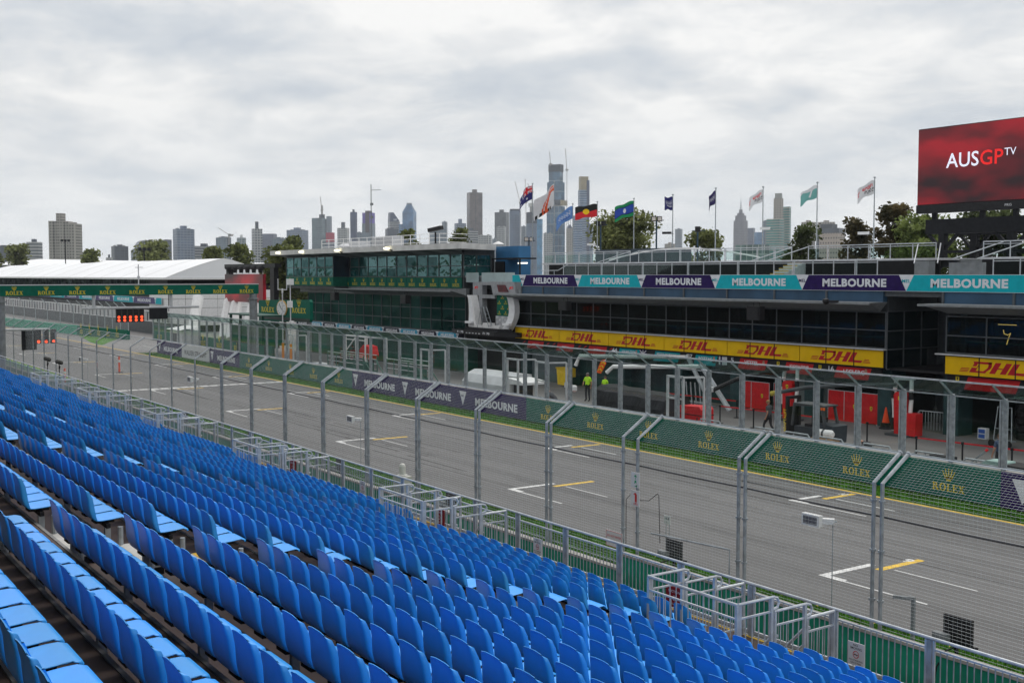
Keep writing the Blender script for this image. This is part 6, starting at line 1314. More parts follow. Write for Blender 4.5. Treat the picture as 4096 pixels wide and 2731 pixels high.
# ------------------------------------------------------------------ flags
FW_ = mat('flag_white', (.68, .68, .70), .7, .05, 3); FN = mat('flag_navy', (.018, .018, .13), .7, .1, 3); FR = mat('flag_red', (.62, .02, .03), .7, .08, 3); FB = mat('flag_black', (.012, .012, .012), .7, .1, 3); FYL = mat('flag_yellow', (.85, .55, .01), .7, .05, 3)
FGR = mat('flag_green', (.01, .24, .09), .7, .08, 3); FBL = mat('flag_blue', (.02, .06, .36), .7, .08, 3); FOR = mat('flag_orange', (.70, .10, .03), .7, .08, 3); FTL = mat('flag_teal', (.16, .40, .38), .7, .08, 3); FLB = mat('flag_light_blue', (.12, .25, .55), .7, .1, 3); FPU = mat('flag_purple', (.03, .022, .10), .7, .1, 3)
def flag(x, top, lab, w_, h, ang, droop, mats, pat, base=9.6, curl=.25, y=62, fold=0.):
    t = thing('flagpole', 'flagpole with '+lab, 'flag', (x, y, base)); MB().tube([(x, y, base), (x, y, top)], .055, 6, 0, True, [1, .6]).lathe((x, y, top), [(.03, 0), (.08, .03), (.08, .1), (.02, .13)], 8).build('pole', [STEEL], t)
    nu, nv = 36, 24; m = MB(); d_ = Vector((-math.sin(TH), -math.cos(TH), 0)); d_ = Matrix.Rotation(R(ang), 3, 'Z') @ d_; nrm = Vector((-d_.y, d_.x, 0)); V = []
    for j in range(nv+1):
        for i in range(nu+1):
            u, v = i/nu, j/nv; off = curl*math.sin(u*7+v*1.5)*u*.5+fold*math.sin(u*3.1)*1.2
            p = Vector((x, y, top-.12))+d_*(u*w_*(1-.12*u*droop)*math.cos(droop*.9*u))+nrm*off+Vector((0, 0, -v*h-(u**1.3)*w_*droop+.05*math.sin(u*9+v*3)))
            V.append(p)
    F_ = []; mi = []
    for j in range(nv):
        for i in range(nu): F_.append((j*(nu+1)+i, (j+1)*(nu+1)+i, (j+1)*(nu+1)+i+1, j*(nu+1)+i+1)); mi.append(pat((i+.5)/nu, (j+.5)/nv))
    m.v = [tuple(p) for p in V]; m.f = F_; m.m = mi; m.build('cloth', mats, t, smooth=True)
def p_aus(u, v):
    if u < .5 and v < .5:
        U, W_ = u*2, v*2
        if abs(U-.5) < .09 or abs(W_-.5) < .13: return 2
        if abs(U-.5) < .15 or abs(W_-.5) < .22: return 1
        if abs(U-W_) < .07 or abs(U+W_-1) < .07: return 2
        if abs(U-W_) < .16 or abs(U+W_-1) < .16: return 1
    for a, b_ in ((.25, .78), (.75, .2), (.75, .82), (.62, .45), (.88, .42)):
        if (u-a)**2*3+(v-b_)**2 < .006: return 1
    return 0
def p_abo(u, v): return 2 if ((u-.5)*1.8)**2+(v-.5)**2 < .062 else (0 if v < .5 else 1)
def p_tor(u, v):
    if v < .2 or v > .8: return 1
    if .2 <= v < .24 or .76 < v <= .8: return 2
    return 3 if (.4 < u < .52 and .32 < v < .68 and (abs(u-.46)+abs(v-.5)*.35 < .09)) else 0
def p_orange(u, v):
    r1 = math.hypot((u-.2)*1.3, v-.75); return 1 if (.45 < r1 < .60 and u < .9) or (.64 < r1 < .70 and u < .8) else (2 if v > .82 and u > .3 and int(u*22) % 3 else 0)
def p_txt(a, b_): return lambda u, v: (b_ if (.3 < v < .62 and .12 < u < .8 and (int(u*36)*7+int(v*24)*3+int(u*36)*int(v*24)) % 5 < 2) else (2 if .68 < v < .74 and .15 < u < .6 and int(u*36) % 3 else a))
def p_print(u, v):
    h_ = (int(u*30)*5+int(v*20)*3+int(u*30)*int(v*20)) % 7
    if .2 < v < .45 and .1 < u < .6: return 1 if h_ < 4 else 0
    if .45 <= v < .8 and .05 < u < .5: return 2 if h_ < 3 else 0
    return 1 if u > .8 and .3 < v < .6 and h_ < 4 else 0
flag(-87.2, 17.1, 'a navy national flag with a crossed corner, left of the white flag', 1.9, 1.25, -48, .62, [FN, FW_, FR], p_aus, 9.2, .55, fold=.35)
flag(-83.8, 17.06, 'a large white flag with an orange swoosh', 2.6, 1.9, -38, .55, [FW_, FOR, FB], p_orange, 9.2, .7, fold=-.5)
flag(-81.0, 14.9, 'a small drooping light blue and white flag', 1.9, 1.1, 4, .62, [FLB, FW_, FBL], p_txt(0, 1), 9.4)
flag(-77.5, 14.9, 'a black and red flag bearing a yellow disc', 2.0, 1.05, 0, .16, [FB, FR, FYL], p_abo)
flag(-72.65, 14.91, 'a green and blue flag with a white headdress', 1.75, 1.2, 2, .32, [FBL, FGR, FB, FW_], p_tor)
flag(-67.9, 14.95, 'a small square navy flag with white letters', .8, 1.0, 20, .02, [FN, FW_, FW_], p_txt(0, 1))
flag(-63.1, 15.17, 'a furled dark purple flag', .85, .95, 15, .75, [FPU, FW_, FPU], p_txt(0, 1))
flag(-58.26, 14.96, 'a white flag with red and black print, left of the teal flag', 1.3, .85, 5, .55, [FW_, FR, FB], p_print)
flag(-53.24, 14.95, 'a white and teal flag', 1.4, .85, 4, .45, [FTL, FW_, FTL], lambda u, v: 1 if v < .3-.1*u or (v < .75 and abs(u-.25-v*.2) < .05) else 0)
flag(-48.46, 14.96, 'a white flag with red and black print, nearest the big screen', 1.4, .85, 5, .50, [FW_, FR, FB], p_print)
def flood(x, top, lab, n=2, turn=0):
    t = thing('floodlight', lab, 'floodlight', (x, 62.5, 9.0)); MB().tube([(x, 62.5, 9), (x, 62.5, top)], .07, 6).bar((x-.4, 62.3, top), (x+.45, 62.9, top), .06).build('pole', [mat('pole_blue', (.02, .05, .08), .5, .1, 3)], t)
    for k in range(n):
        q = Vector((x, 62.5, top+.12))+rt*((k-.5)*.48 if n == 2 else 0); h_ = MB()
        h_.bar(q+fw*(-.1)-rt*.0, q+fw*(.12), .40, .42); o = h_.build('lamp_head', [BLACK], t)
        if turn: MB().bar(q-fw*.13, q-fw*.11, .30, .30).build('lens', [mat('lamp_pale', (.6, .55, .5), .3, .1, 3)], o)
flood(-77.66, 13.0, 'twin floodlight seen from behind, beside the black and red flag'); flood(-70.39, 13.1, 'twin floodlight with pale lenses above the big round tree', 2, 1); flood(-65.56, 12.1, 'single tilted floodlight above the low leafy tree', 1)
flood(-88.5, 11.9, 'twin floodlight on a pole over the right part of the tower roof', 2, 1)
for (x, z, l) in ((-77.9, 11.3, 'small white camera on a pole behind the terrace, left of the big round tree'), (-68.2, 12.0, 'small dark speaker box on the pole of the square navy flag'), (-57.7, 12.0, 'small white speaker box near the pole of the white flag, left of the teal one'), (-49.0, 11.4, 'white camera box beside the rightmost flagpole')):
    t = thing('camera_box', l, 'camera', (x, 61.6, z)); MB().bar((x-.35, 61.5, z), (x+.25, 61.9, z), .22, .18).build('housing', [WHITE if 'white' in l else BLACK], t); MB().bar((x+.2, 61.8, z), (x+.4, 62, z-.1), .06).build('arm', [GREY], t)
for (x, y, z, l) in ((-339, 78, 18.5, 'lamp cluster on a pole before the beige tower'), (-230, 68, 13.9, 'green lamp post rising above the marquee roof')):
    t = thing('street_lamp', l, 'lamp', (x, y, 0)); MB().tube([(x, y, 0), (x, y, z-.4)], .14, 6).build('pole', [DKSTEEL], t); m = MB()
    for k in range(3): m.box(x-.4+.1*k, x+.4, y-1.2+.9*k, y-.6+.9*k, z-.4, z+.2)
    m.build('lamp_head', [DKSTEEL], t)
# ------------------------------------------------------------------ pit lane objects
SILV = mat('silver_panel', (.52, .53, .55), .35, .08, 1, metal=.3); COVER = mat('cover_fabric', (.020, .020, .024), .85, .25, 1.2, bump=.4)
t = thing('pit_stand', 'silver white curved pit wall stand behind the glass beside the purple boards', 'stand', (-62.5, 41, 0))
pr = [(40.1, .25), (39.9, .9), (40.0, 1.6), (40.4, 2.1), (41.0, 2.35), (41.9, 2.3), (41.9, .25)]
MB().prism(pr, -64.4, -59.0, 'x').build('shell', [SILV], t); MB().box(-63.9, -59.6, 39.86, 39.9, .95, 1.12).build('vent_strip', [DGREY], t)
MB().prism([(-59.0, 2.15), (-57.7, 2.05), (-57.5, 1.95), (-57.5, 1.8), (-58.9, 1.8), (-58.9, .4), (-57.6, .3), (-57.5, .15), (-59.0, .15)], 40.1, 41.8, 'y').bar((-57.6, 40.3, .4), (-57.0, 40.3, 1.1), .12).build('end_frame', [WHITE], t)
MB().box(-58.7, -58.6, 40.3, 41.7, .3, 1.75).build('screen_recess', [BLACK], t)
MB().tube([(-64.2+.15*i, 39.75, .25+.35*math.sin(math.pi*i/12)) for i in range(13)], .03, 5).build('hose', [mat('hose_teal', (.01, .3, .25), .5, .1, 3)], t)
t = thing('covered_stand', 'long pit wall stand wrapped in a dark grey cover behind the glass', 'stand', (-48, 41.3, 0))
m = MB(); n = 22; V = []; F_ = []; pr = [(40.35, .1), (40.3, .8), (40.28, 1.6), (40.45, 2.12), (40.85, 2.35), (41.5, 2.42), (42.2, 2.3), (42.4, 1.8), (42.4, .1)]
for i in range(n+1):
    x = -50.7+5.8*i/n
    for (y, z) in pr: V.append((x+(.25*(z < 1) if i == n else 0), y+.04*math.sin(i*1.3+z*2), z*(1-.004*i*(z > 1))+.03*math.sin(i*.9+y*3)))
k_ = len(pr)
for i in range(n):
    for k in range(k_-1): F_.append((i*k_+k, (i+1)*k_+k, (i+1)*k_+k+1, i*k_+k+1))
F_ += [tuple(range(k_)), tuple(range(n*k_+k_-1, n*k_-1, -1))]; m.add(V, F_).build('cover', [COVER], t, smooth=False)
MB().bar((-46.6, 40.3, .9), (-46.2, 40.25, .15), .3, .05).build('strap', [RED], t)
t = thing('crate', 'tall red crate with rounded lid beside the covered stand', 'crate', (-43.9, 41.5, 0)); MB().prism([(-44.8, 0), (-44.8, 1.55), (-44.65, 1.72), (-43.1, 1.78), (-42.95, 1.62), (-42.95, 0)], 41.3, 42.2, 'y').build('body', [RED], t)
MB().box(-44.82, -42.93, 41.28, 42.22, 1.30, 1.34).box(-44.82, -42.93, 41.28, 42.22, .80, .83).box(-43.25, -43.2, 41.27, 41.3, .3, 1.2).build('seam', [BLACK], t)
for (x, x2, z, l) in ((-54.3, -52.7, .95, 'low red box with a camera mast, left of the covered stand'), (-40.6, -38.9, .62, 'low red box beside the bent rail, left of the walking man')):
    t = thing('equipment_box', l, 'box', (x, 41, 0)); MB().prism([(x, 0), (x, z-.05), (x+.1, z), (x2-.1, z), (x2, z-.05), (x2, 0)], 40.4, 41.3, 'y').build('body', [RED], t); MB().box(x-.01, x2+.01, 40.38, 41.32, z-.22, z-.19).build('seam', [BLACK], t)
t = thing('camera_mast', 'white dome camera on a ribbed mast standing on the red box', 'camera', (-53.6, 40.8, .95)); m = MB().lathe((-53.6, 40.8, .95), [(.14, 0), (.14, .25)]+[(.10+.05*(i % 2), .3+.08*i) for i in range(7)]+[(.08, .95)], 10); m.build('mast', [OFFW], t)
MB().lathe((-53.1, 40.8, 1.75), [(.05, 0), (.16, .08), (.17, .3), (.1, .38)], 10).bar((-53.7, 40.8, 2.1), (-53.1, 40.8, 2.1), .08).box(-53.95, -53.55, 40.7, 40.95, 1.95, 2.25).build('camera_head', [WHITE], t)
def screens(x0, x1, n, y, lab, logos):
    t = thing('garage_screen', lab, 'screen', (x0, y, 0), 'red panel screens closing the garages'); w_ = (x1-x0)/n
    for i in range(n):
        a = x0+w_*i; p = MB().box(a+.01, a+w_-.01, y, y+.06, .06, 1.78).build('panel', [RED], t)
        if i in logos: m = MB(); q = a+w_*.55; m.add([(q, y-.006, 1.05), (q, y-.006, .88), (q+.08, y-.006, .78), (q+.16, y-.006, .88), (q+.16, y-.006, 1.05)], [(0, 1, 2, 3, 4)], 0).add([(q+.05, y-.01, .86), (q+.1, y-.01, .86), (q+.12, y-.01, 1.0), (q+.07, y-.01, 1.02)], [(0, 1, 2, 3)], 1); m.build('emblem', [YEL, BLACK], p)
    m = MB()
    for i in range(n+1): m.box(x0+w_*i-.02, x0+w_*i+.02, y-.01, y-.002, .06, 1.8).lathe((x0+w_*i, y+.03, 0), [(.08, 0), (.08, .06)], 8)
    m.box(x0, x1, y-.01, y-.002, 1.78, 1.82); m.build('frame', [STEEL2], t)
screens(-53.1, -50.0, 2, 54.0, 'left red garage screen of two panels with small yellow shields, behind the walking man', (0, 1)); screens(-50.0, -48.9, 1, 54.4, 'narrow red garage screen panel in the shade, at the end of the left screen', ())
screens(-45.3, -41.7, 3, 54.0, 'right red garage screen of three panels beside the orange cone', (1, 2))
def boom(x, y, lab, yaw=0):
    t = thing('pit_boom_stand', lab, 'stand', (x, y, 0), 'red pit equipment stands with white arms')
    q = lambda a, b, c: (x+a, y+b, c)
    MB().prism([(x-.32, .1), (x-.38, 2.2), (x-.26, 2.36), (x+.26, 2.36), (x+.36, 2.2), (x+.30, .1)], y-.2, y+.25, 'y').build('column', [RED], t)
    m = MB().add([(x-.09, y-.206, 2.15), (x-.09, y-.206, 1.98), (x, y-.206, 1.88), (x+.09, y-.206, 1.98), (x+.09, y-.206, 2.15)], [(0, 1, 2, 3, 4)], 0).add([(x-.03, y-.21, 1.96), (x+.03, y-.21, 1.96), (x+.05, y-.21, 2.1), (x-.02, y-.21, 2.12)], [(0, 1, 2, 3)], 1); m.build('emblem', [YEL, BLACK], t)
    for s_ in (-1, 1): MB().tube([q(.52*s_, .05, .25), q(.50*s_, .05, 1.2), q(.56*s_, .05, 2.0), q(.48*s_+.08, .05, 3.05)], .11, 8).build('upright', [WHITE], t); MB().tube([q(.55*s_, .0, .3), q(.52*s_, .0, .95)], .13, 8).tube([q(.58*s_, .02, 2.0), q(.55*s_, .02, 2.4)], .13, 8).build('dark_sleeve', [BLACK], t)
    MB().bar(q(-.6, .05, 3.05), q(.75, .05, 3.1), .16, .12).build('cross_head', [STEEL2], t); MB().box(x-.7, x+.7, y-.5, y+.5, .02, .12).build('base_plate', [DGREY], t)
boom(-46.2, 51.6, 'red stand with a yellow shield and white uprights behind the forklift'); boom(-38.3, 51.6, 'red stand with white uprights at the right, beside the barrier bars')
MB_ = MB().box(-38.0, -37.2, 51.3, 51.9, .1, 1.3); tag(MB_.build('red_bin', [RED], None, (-38, 51.3, 0)), 'plain red box standing at the foot of the right red stand', 'box')
t = thing('gantry_arm', 'long dark padded boom arm hanging across the right red screen', 'boom', (-42, 50, 2.6)); MB().tube([(-44.6, 48.6, 1.95), (-43.0, 49.4, 2.35), (-40.6, 50.6, 2.65), (-38.6, 51.5, 2.75)], .12, 8, 0, True, [.9, 1, .9, .8]).build('arm', [DGREY], t); MB().tube([(-44.8, 48.5, 1.9), (-44.4, 48.7, 2.0)], .14, 8).build('tip', [mat('tip_gold', (.4, .33, .05), .5, .1, 3)], t)
t = thing('gantry_arm', 'dark padded boom with a round white lamp beside the walking man', 'boom', (-47, 49, 2.4)); MB().tube([(-48.5, 47.6, 1.85), (-47.6, 48.6, 2.5), (-46.6, 50.5, 3.0), (-46.3, 51.6, 3.1)], .13, 8).build('arm', [BLACK], t)
MB().lathe((-48.6, 47.5, 1.72), [(.08, 0), (.2, .03), (.2, .3), (.08, .34)], 12).build('lamp', [OFFW], t)
t = thing('gantry_arm', 'white pit boom arm reaching left above the covered stand', 'boom', (-52, 47, 2.8)); MB().tube([(-56.0, 45.6, 2.45), (-55.6, 45.8, 2.85), (-49.6, 48.0, 3.15)], .13, 8).build('arm', [WHITE], t); MB().tube([(-49.9, 47.9, 3.3), (-48.1, 48.6, .6)], .16, 8).build('upright', [STEEL2], t)
t = thing('gantry_arm', 'second white pit boom arm farther back behind the yellow shirted men', 'boom', (-60, 50, 2.8)); MB().tube([(-63.9, 49.2, 2.2), (-63.7, 49.4, 2.9), (-55.9, 52.6, 3.15)], .14, 8).build('arm', [WHITE], t); MB().tube([(-56.0, 52.5, 3.3), (-54.6, 52.8, 1.0)], .15, 8).build('upright', [STEEL2], t)
t = thing('arrow_board', 'orange hanging marker with yellow chevrons above the yellow shirted men', 'marker', (-59.0, 47.8, 2.6)); MB().tube([(-58.9, 47.8, 2.9), (-58.3, 47.8, 3.6), (-57.9, 47.8, 3.65), (-57.7, 48.2, 3.2)], .035, 5).build('rod', [WHITE], t)
MB().prism([(-59.7, 2.1), (-59.5, 2.5), (-59.2, 2.95), (-58.95, 3.0), (-58.75, 2.75), (-59.0, 2.4), (-59.3, 2.05)], 47.75, 47.82, 'y').build('board', [mat('bright_orange', (.85, .12, .01), .5, .05, 3)], t)
m = MB()
for k in range(3): z = 2.25+.24*k; x = -59.55+.17*k; m.bar((x, 47.74, z), (x+.25, 47.74, z+.12), .05).bar((x+.25, 47.74, z+.12), (x+.42, 47.74, z-.03), .05)
m.build('chevron', [YEL], t)
t = thing('wheelie_bin', 'yellow wheeled bin with open lid against the pale garage door', 'bin', (-70.5, 53.6, 0)); MB().prism([(-71.0, .1), (-71.15, 1.35), (-69.9, 1.35), (-70.1, .1)], 52.9, 53.6, 'y').build('body', [mat('bin_yellow', (.75, .50, .02), .5, .08, 3)], t); MB().box(-71.2, -69.85, 52.85, 53.65, 1.35, 1.45).box(-69.95, -69.6, 52.9, 53.6, .75, 1.42).build('lid', [mat('bin_lid', (.68, .45, .02), .5, .08, 3)], t)
t = thing('traffic_cone', 'orange traffic cone on a black base beside the right red screen', 'cone', (-40.6, 53.3, 0)); MB().lathe((-40.6, 53.3, .06), [(.27, 0), (.04, 1.15)], 14).build('cone', [mat('cone_orange', (.9, .08, .015), .5, .06, 3)], t); MB().lathe((-40.6, 53.3, 0), [(.38, 0), (.38, .08), (.3, .1), (.3, .35), (.24, .36)], 12).build('base', [BLACK], t)
def qbarrier(x0, n, stp, y, lab):
    t = thing('belt_barrier', lab, 'barrier', (x0, y, 0)); m = MB(); b_ = MB()
    for i in range(n): MB().lathe((x0+stp*i, y+.2*i, 0), [(.2, 0), (.2, .03), (.04, .05), (.04, .95), (.07, .96), (.07, 1.08)], 10).build('stanchion', [DKSTEEL], t)
    for i in range(n-1): b_.bar((x0+stp*i, y+.2*i, 1.02), (x0+stp*(i+1), y+.2*(i+1), 1.02), .02, .07)
    b_.build('belt', [mat('belt_red', (.5, .01, .02), .5, .05, 3)], t)
qbarrier(-47.5, 5, 2.45, 47.2, 'red belt barrier on dark posts in front of the right red garage screen'); qbarrier(-33.0, 4, 2.3, 45.6, 'red belt barrier on dark posts at the right edge of the pit lane'); qbarrier(-56.0, 3, 3.6, 49.5, 'red belt barrier behind the red crate')
def loops(x0, w_, y, lab):
    t = thing('hoop_rail', lab, 'railing', (x0, y, 0), 'low grey hoop rails behind the glass'); MB().tube([(x0, y, .0), (x0, y, 1.2), (x0+.1, y, 1.42), (x0+w_-.2, y, 1.42), (x0+w_, y, 1.2), (x0+w_, y, 0)], .04, 6).tube([(x0+.35*w_, y, 0), (x0+.35*w_, y, 1.4)], .03, 5).build('hoop', [STEEL], t)
for x, l in ((-41.6, 'grey hoop rail next to the low red box'), (-37.9, 'grey hoop rail in front of the walking man'), (-36.0, 'grey hoop rail in front of the forklift'), (-34.1, 'grey hoop rail before the wooden crate'), (-31.6, 'grey hoop rail behind the bent man'), (-29.0, 'grey hoop rail second from the right'), (-26.7, 'grey hoop rail at the right end, by the light stick')): loops(x, 1.6, 39.9, l)
t = thing('light_stick', 'grey baton with a red tip leaning on the rightmost hoop rail', 'baton', (-26, 40, 0)); MB().tube([(-26.9, 40.1, .9), (-26.2, 40.6, 1.7)], .04, 6).build('stick', [GREY], t); MB().tube([(-26.2, 40.6, 1.7), (-26.13, 40.65, 1.78)], .06, 6).build('tip', [RED], t)
# forklift
FY = mat('lift_dark', (.03, .04, .05), .5, .15, 2); t = thing('forklift', 'dark forklift truck with tall mast and grey roof beside a white gas cylinder', 'forklift', (-38.6, 44.8, 0))
x, y = -39.9, 44.8
MB().box(x+.6, x+2.6, y-.5, y+.6, .35, 1.0).prism([(x+2.0, .4), (x+3.0, .35), (x+3.05, 1.2), (x+2.2, 1.3)], y-.5, y+.6, 'y').build('body', [FY], t)
m = MB()
for yy in (y-.4, y+.45): m.bar((x+.05, yy, .05), (x+.05, yy, 2.45), .16)
m.box(x-.05, x+.15, y-.45, y+.5, 2.3, 2.45).box(x-.06, x+.02, y-.4, y+.45, .3, 1.9); m.build('mast', [BLACK], t)
lt = MB(); lt.flat(text('ADAPTALIFT', .02), (0, 0, 0), 'x', 0, 1.0, .17, 0); m = MB(); m.add([(x-.13+.17-v[2]*1.0, y-.49, .6+v[0]*1.2) for v in lt.v], lt.f); m.build('lettering', [YEL], t)
m = MB(); m.bar((x+.5, y-.45, 2.05), (x+2.3, y-.45, 2.15), .08).bar((x+.5, y+.5, 2.05), (x+2.3, y+.5, 2.15), .08).box(x+.5, x+2.5, y-.5, y+.55, 2.1, 2.17).bar((x+.4, y-.45, 1.0), (x+.55, y-.45, 2.1), .1).bar((x+2.55, y-.45, 1.1), (x+2.3, y-.45, 2.12), .12).bar((x+2.55, y+.5, 1.1), (x+2.3, y+.5, 2.12), .12); m.build('overhead_guard', [DGREY], t)
MB().box(x+1.1, x+1.6, y-.3, y+.35, 1.0, 1.15).box(x+1.55, x+1.7, y-.3, y+.35, 1.1, 1.6).build('seat', [BLACK], t)
for xx in (x+.7, x+2.4):
    for yy in (y-.62, y+.6):
        MB().prism([(xx+.28*math.cos(R(a)), .29+.28*math.sin(R(a))) for a in range(0, 360, 24)], yy-.1, yy+.1, 'y').build('wheel', [BLACK], t)
MB().box(x+2.45, x+2.55, y-.53, y-.49, 1.95, 2.08).box(x+2.3, x+2.4, y-.53, y-.49, 1.95, 2.08).build('tail_light', [mat('amber', (.8, .15, .02), .4, .05, 2)], t)
t = thing('gas_cylinder', 'white gas cylinder lying on the small wooden crate beside the forklift', 'cylinder', (-37.1, 44.0, .64)); MB().tube([(-37.6, 44.0, .85), (-37.5, 44.0, .85), (-36.75, 44.1, .85), (-36.65, 44.1, .85)], .21, 12, 0, True, [.6, 1, 1, .6]).build('tank', [WHITE], t); MB().tube([(-37.2, 44.04, .85), (-37.1, 44.05, .85)], .225, 12).build('strap', [DGREY], t)
tag(MB().box(-37.7, -36.5, 43.7, 44.4, .3, .64).box(-37.6, -37.4, 43.7, 44.4, 0, .3).box(-36.8, -36.6, 43.7, 44.4, 0, .3).build('wooden_crate', [mat('raw_wood', (.30, .17, .07), .7, .25, 3)], None, (-37, 44, 0)), 'small wooden crate behind the glass below the gas cylinder', 'crate')
t = thing('fence_panel', 'grey crowd barrier with dark covers beside the right red stand', 'barrier', (-37.2, 54, 0)); m = MB().tube([(-39.0, 54.0, 0), (-39.0, 54.0, 1.05), (-38.9, 54.0, 1.15), (-37.2, 54.2, 1.15), (-37.1, 54.2, 0)], .03, 6)
for k in range(11): m.tube([(-38.9+.17*k, 54.0+.02*k, .15), (-38.9+.17*k, 54.0+.02*k, 1.15)], .014, 4)
m.build('bars', [STEEL2], t)
t = thing('rack', 'row of upright grey barrier bars standing on the ground left of the red screen', 'rack', (-57, 51, 0)); m = MB()
for k in range(7): x = -56.2+.42*k; m.tube([(x, 52.4, .1), (x+.05, 52.2, 1.55)], .045, 5).tube([(x, 52.0, .05), (x, 52.9, .05)], .04, 5)
m.bar((-56.3, 52.3, .25), (-53.6, 52.3, .25), .06); m.build('bar', [STEEL2], t)
def trolley(x, y, lab, h=1.5):
    t = thing('trolley', lab, 'trolley', (x, y, 0), 'wheeled pit trolleys'); MB().tube([(x, y, .25), (x+.1, y+.2, h), (x+.85, y+.2, h), (x+1.0, y, .25)], .03, 5).box(x, x+1.0, y-.2, y+.4, .28, .34).bar((x, y+.15, .9), (x+.95, y+.15, .9), .03).build('frame', [STEEL], t)
    for xx in (x+.05, x+.95): MB().prism([(xx+.18*math.cos(R(a)), .19+.18*math.sin(R(a))) for a in range(0, 360, 30)], y-.25, y-.15, 'y').build('wheel', [BLACK], t)
trolley(-33.4, 52.4, 'tall tyre trolley with small blue crate in front of the stacked tyres', 2.0); trolley(-27.8, 51.4, 'shelved steel trolley at the right edge of the garages', 1.4); trolley(-52.2, 46.4, 'trolley with black bottles behind the red crate', 1.3)
tag(MB().box(-33.95, -33.5, 51.9, 52.2, .35, .9, 0).box(-33.9, -33.55, 51.88, 51.9, .4, .6, 1).box(-33.9, -33.55, 51.88, 51.9, .65, .85, 1).build('blue_crate', [OFFW, mat('crate_blue', (.03, .08, .3), .5, .1, 2)], None, (-34, 52, .35)), 'pale crate with blue bottles on the tall trolley', 'crate')
for i, (x, l) in enumerate(((-33.6, 'left stack of black tyres in the dark right garage'), (-31.8, 'middle stack of black tyres in the dark right garage'), (-29.9, 'right stack of black tyres in the dark right garage'))):
    t = thing('tyre_stack', l, 'tyres', (x, 55.8, 0), 'stacks of tyres in the right garage')
    for k in range(6): MB().lathe((x, 55.8, .4*k), [(.30, .02), (.55, .0), (.62, .1), (.62, .3), (.55, .39), (.30, .37)], 14).build('tyre', [BLACK], t)
t = thing('tool_case', 'dark flight case with a pale green cover behind the glass at the right edge', 'case', (-25, 40.5, 0)); MB().prism([(-25.0, .0), (-25.0, 1.35), (-24.9, 1.45), (-22.9, 1.4), (-22.8, 1.3), (-22.8, 0)], 39.6, 40.6, 'y').build('case', [BLACK], t); MB().prism([(-25.95, .9), (-25.9, 1.3), (-25.6, 1.5), (-24.8, 1.5), (-24.7, 1.3), (-24.8, .9)], 39.7, 40.4, 'y').build('cover', [mat('pale_green_sheet', (.32, .46, .43), .5, .12, 2)], t); MB().bar((-24.9, 39.58, 1.3), (-24.7, 39.58, .6), .06).bar((-22.95, 39.58, 1.3), (-22.85, 39.58, .6), .06).build('edge_trim', [STEEL2], t)
tag(MB().box(-27.9, -26.9, 39.4, 39.8, 1.0, 1.45).box(-27.8, -27.0, 39.45, 39.75, 0, 1.0).build('dark_case', [DKSTEEL], None, (-27.5, 39.5, 0)), 'low dark case left of the pale green cover', 'case')
def scaffold(x, y, w_, lab, col, n=5, h=2.3):
    t = thing('work_platform', lab, 'platform', (x, y, 0), 'pit wall platforms behind the glass'); m = MB()
    for i in range(n): xx = x+w_*i/(n-1); m.bar((xx, y, 0), (xx, y, h), .07).bar((xx, y+1.2, 0), (xx, y+1.2, h), .07)
    m.build('post', [col], t); m = MB()
    for z in (h, h-.35, h-.7): m.tube([(x, y, z), (x+w_, y, z)], .03, 5).tube([(x, y+1.2, z), (x+w_, y+1.2, z)], .03, 5)
    m.build('rail', [STEEL2], t); MB().box(x, x+w_, y, y+1.2, 1.0, 1.08).box(x+.1, x+w_-.1, y+.9, y+.96, 1.1, 1.7).build('deck', [mat('deck_green', (.02, .10, .075), .6, .2, 1)], t)
    MB().bar((x+w_, y+.1, 1.9), (x+w_+1.6, y+.1, .7), .05).bar((x+w_, y+1.1, 1.9), (x+w_+1.6, y+1.1, .7), .05).bar((x+w_, y+.1, 1.0), (x+w_+1.4, y+.1, .1), .06, .16).build('stair', [mat('deck_green', (.02, .10, .075), .6, .2, 1)], t)
scaffold(-86.5, 40.6, 6.5, 'green pit wall platform with silver rails, left one', mat('post_green', (.05, .14, .11), .5, .1, 2)); scaffold(-76.5, 40.8, 4.5, 'green pit wall platform with stair near the silver stand', mat('post_green', (.05, .14, .11), .5, .1, 2))
t = thing('lighting_truss', 'white open truss frame with a red bag behind the glass, left of the platforms', 'frame', (-86, 42.5, 0)); m = MB()
for dx in (0, 3.6): m.bar((-88+dx, 43, 0), (-88+dx, 43, 3.5), .09).bar((-88+dx, 45, 0), (-88+dx, 45, 3.4), .09)
m.bar((-88, 43, 3.5), (-84.4, 43, 3.5), .12).bar((-88, 43, 3.2), (-84.4, 43, 3.2), .08).bar((-88, 43, 2.2), (-86.2, 43, 3.4), .07).bar((-86.2, 43, 3.4), (-86.0, 43, 1.2), .09).bar((-87.8, 43, .2), (-86.2, 43, 1.3), .08).bar((-86, 43, 1.3), (-84.5, 43, .3), .07).bar((-88, 43, 3.5), (-88, 45, 3.4), .08).bar((-84.4, 43, 3.5), (-84.4, 45, 3.4), .08); m.build('frame', [WHITE], t)
MB().prism([(-87.5, 1.6), (-87.4, 2.3), (-86.8, 2.7), (-85.9, 2.6), (-85.6, 1.9), (-85.9, 1.5)], 44, 44.9, 'y').build('bag', [RED], t)
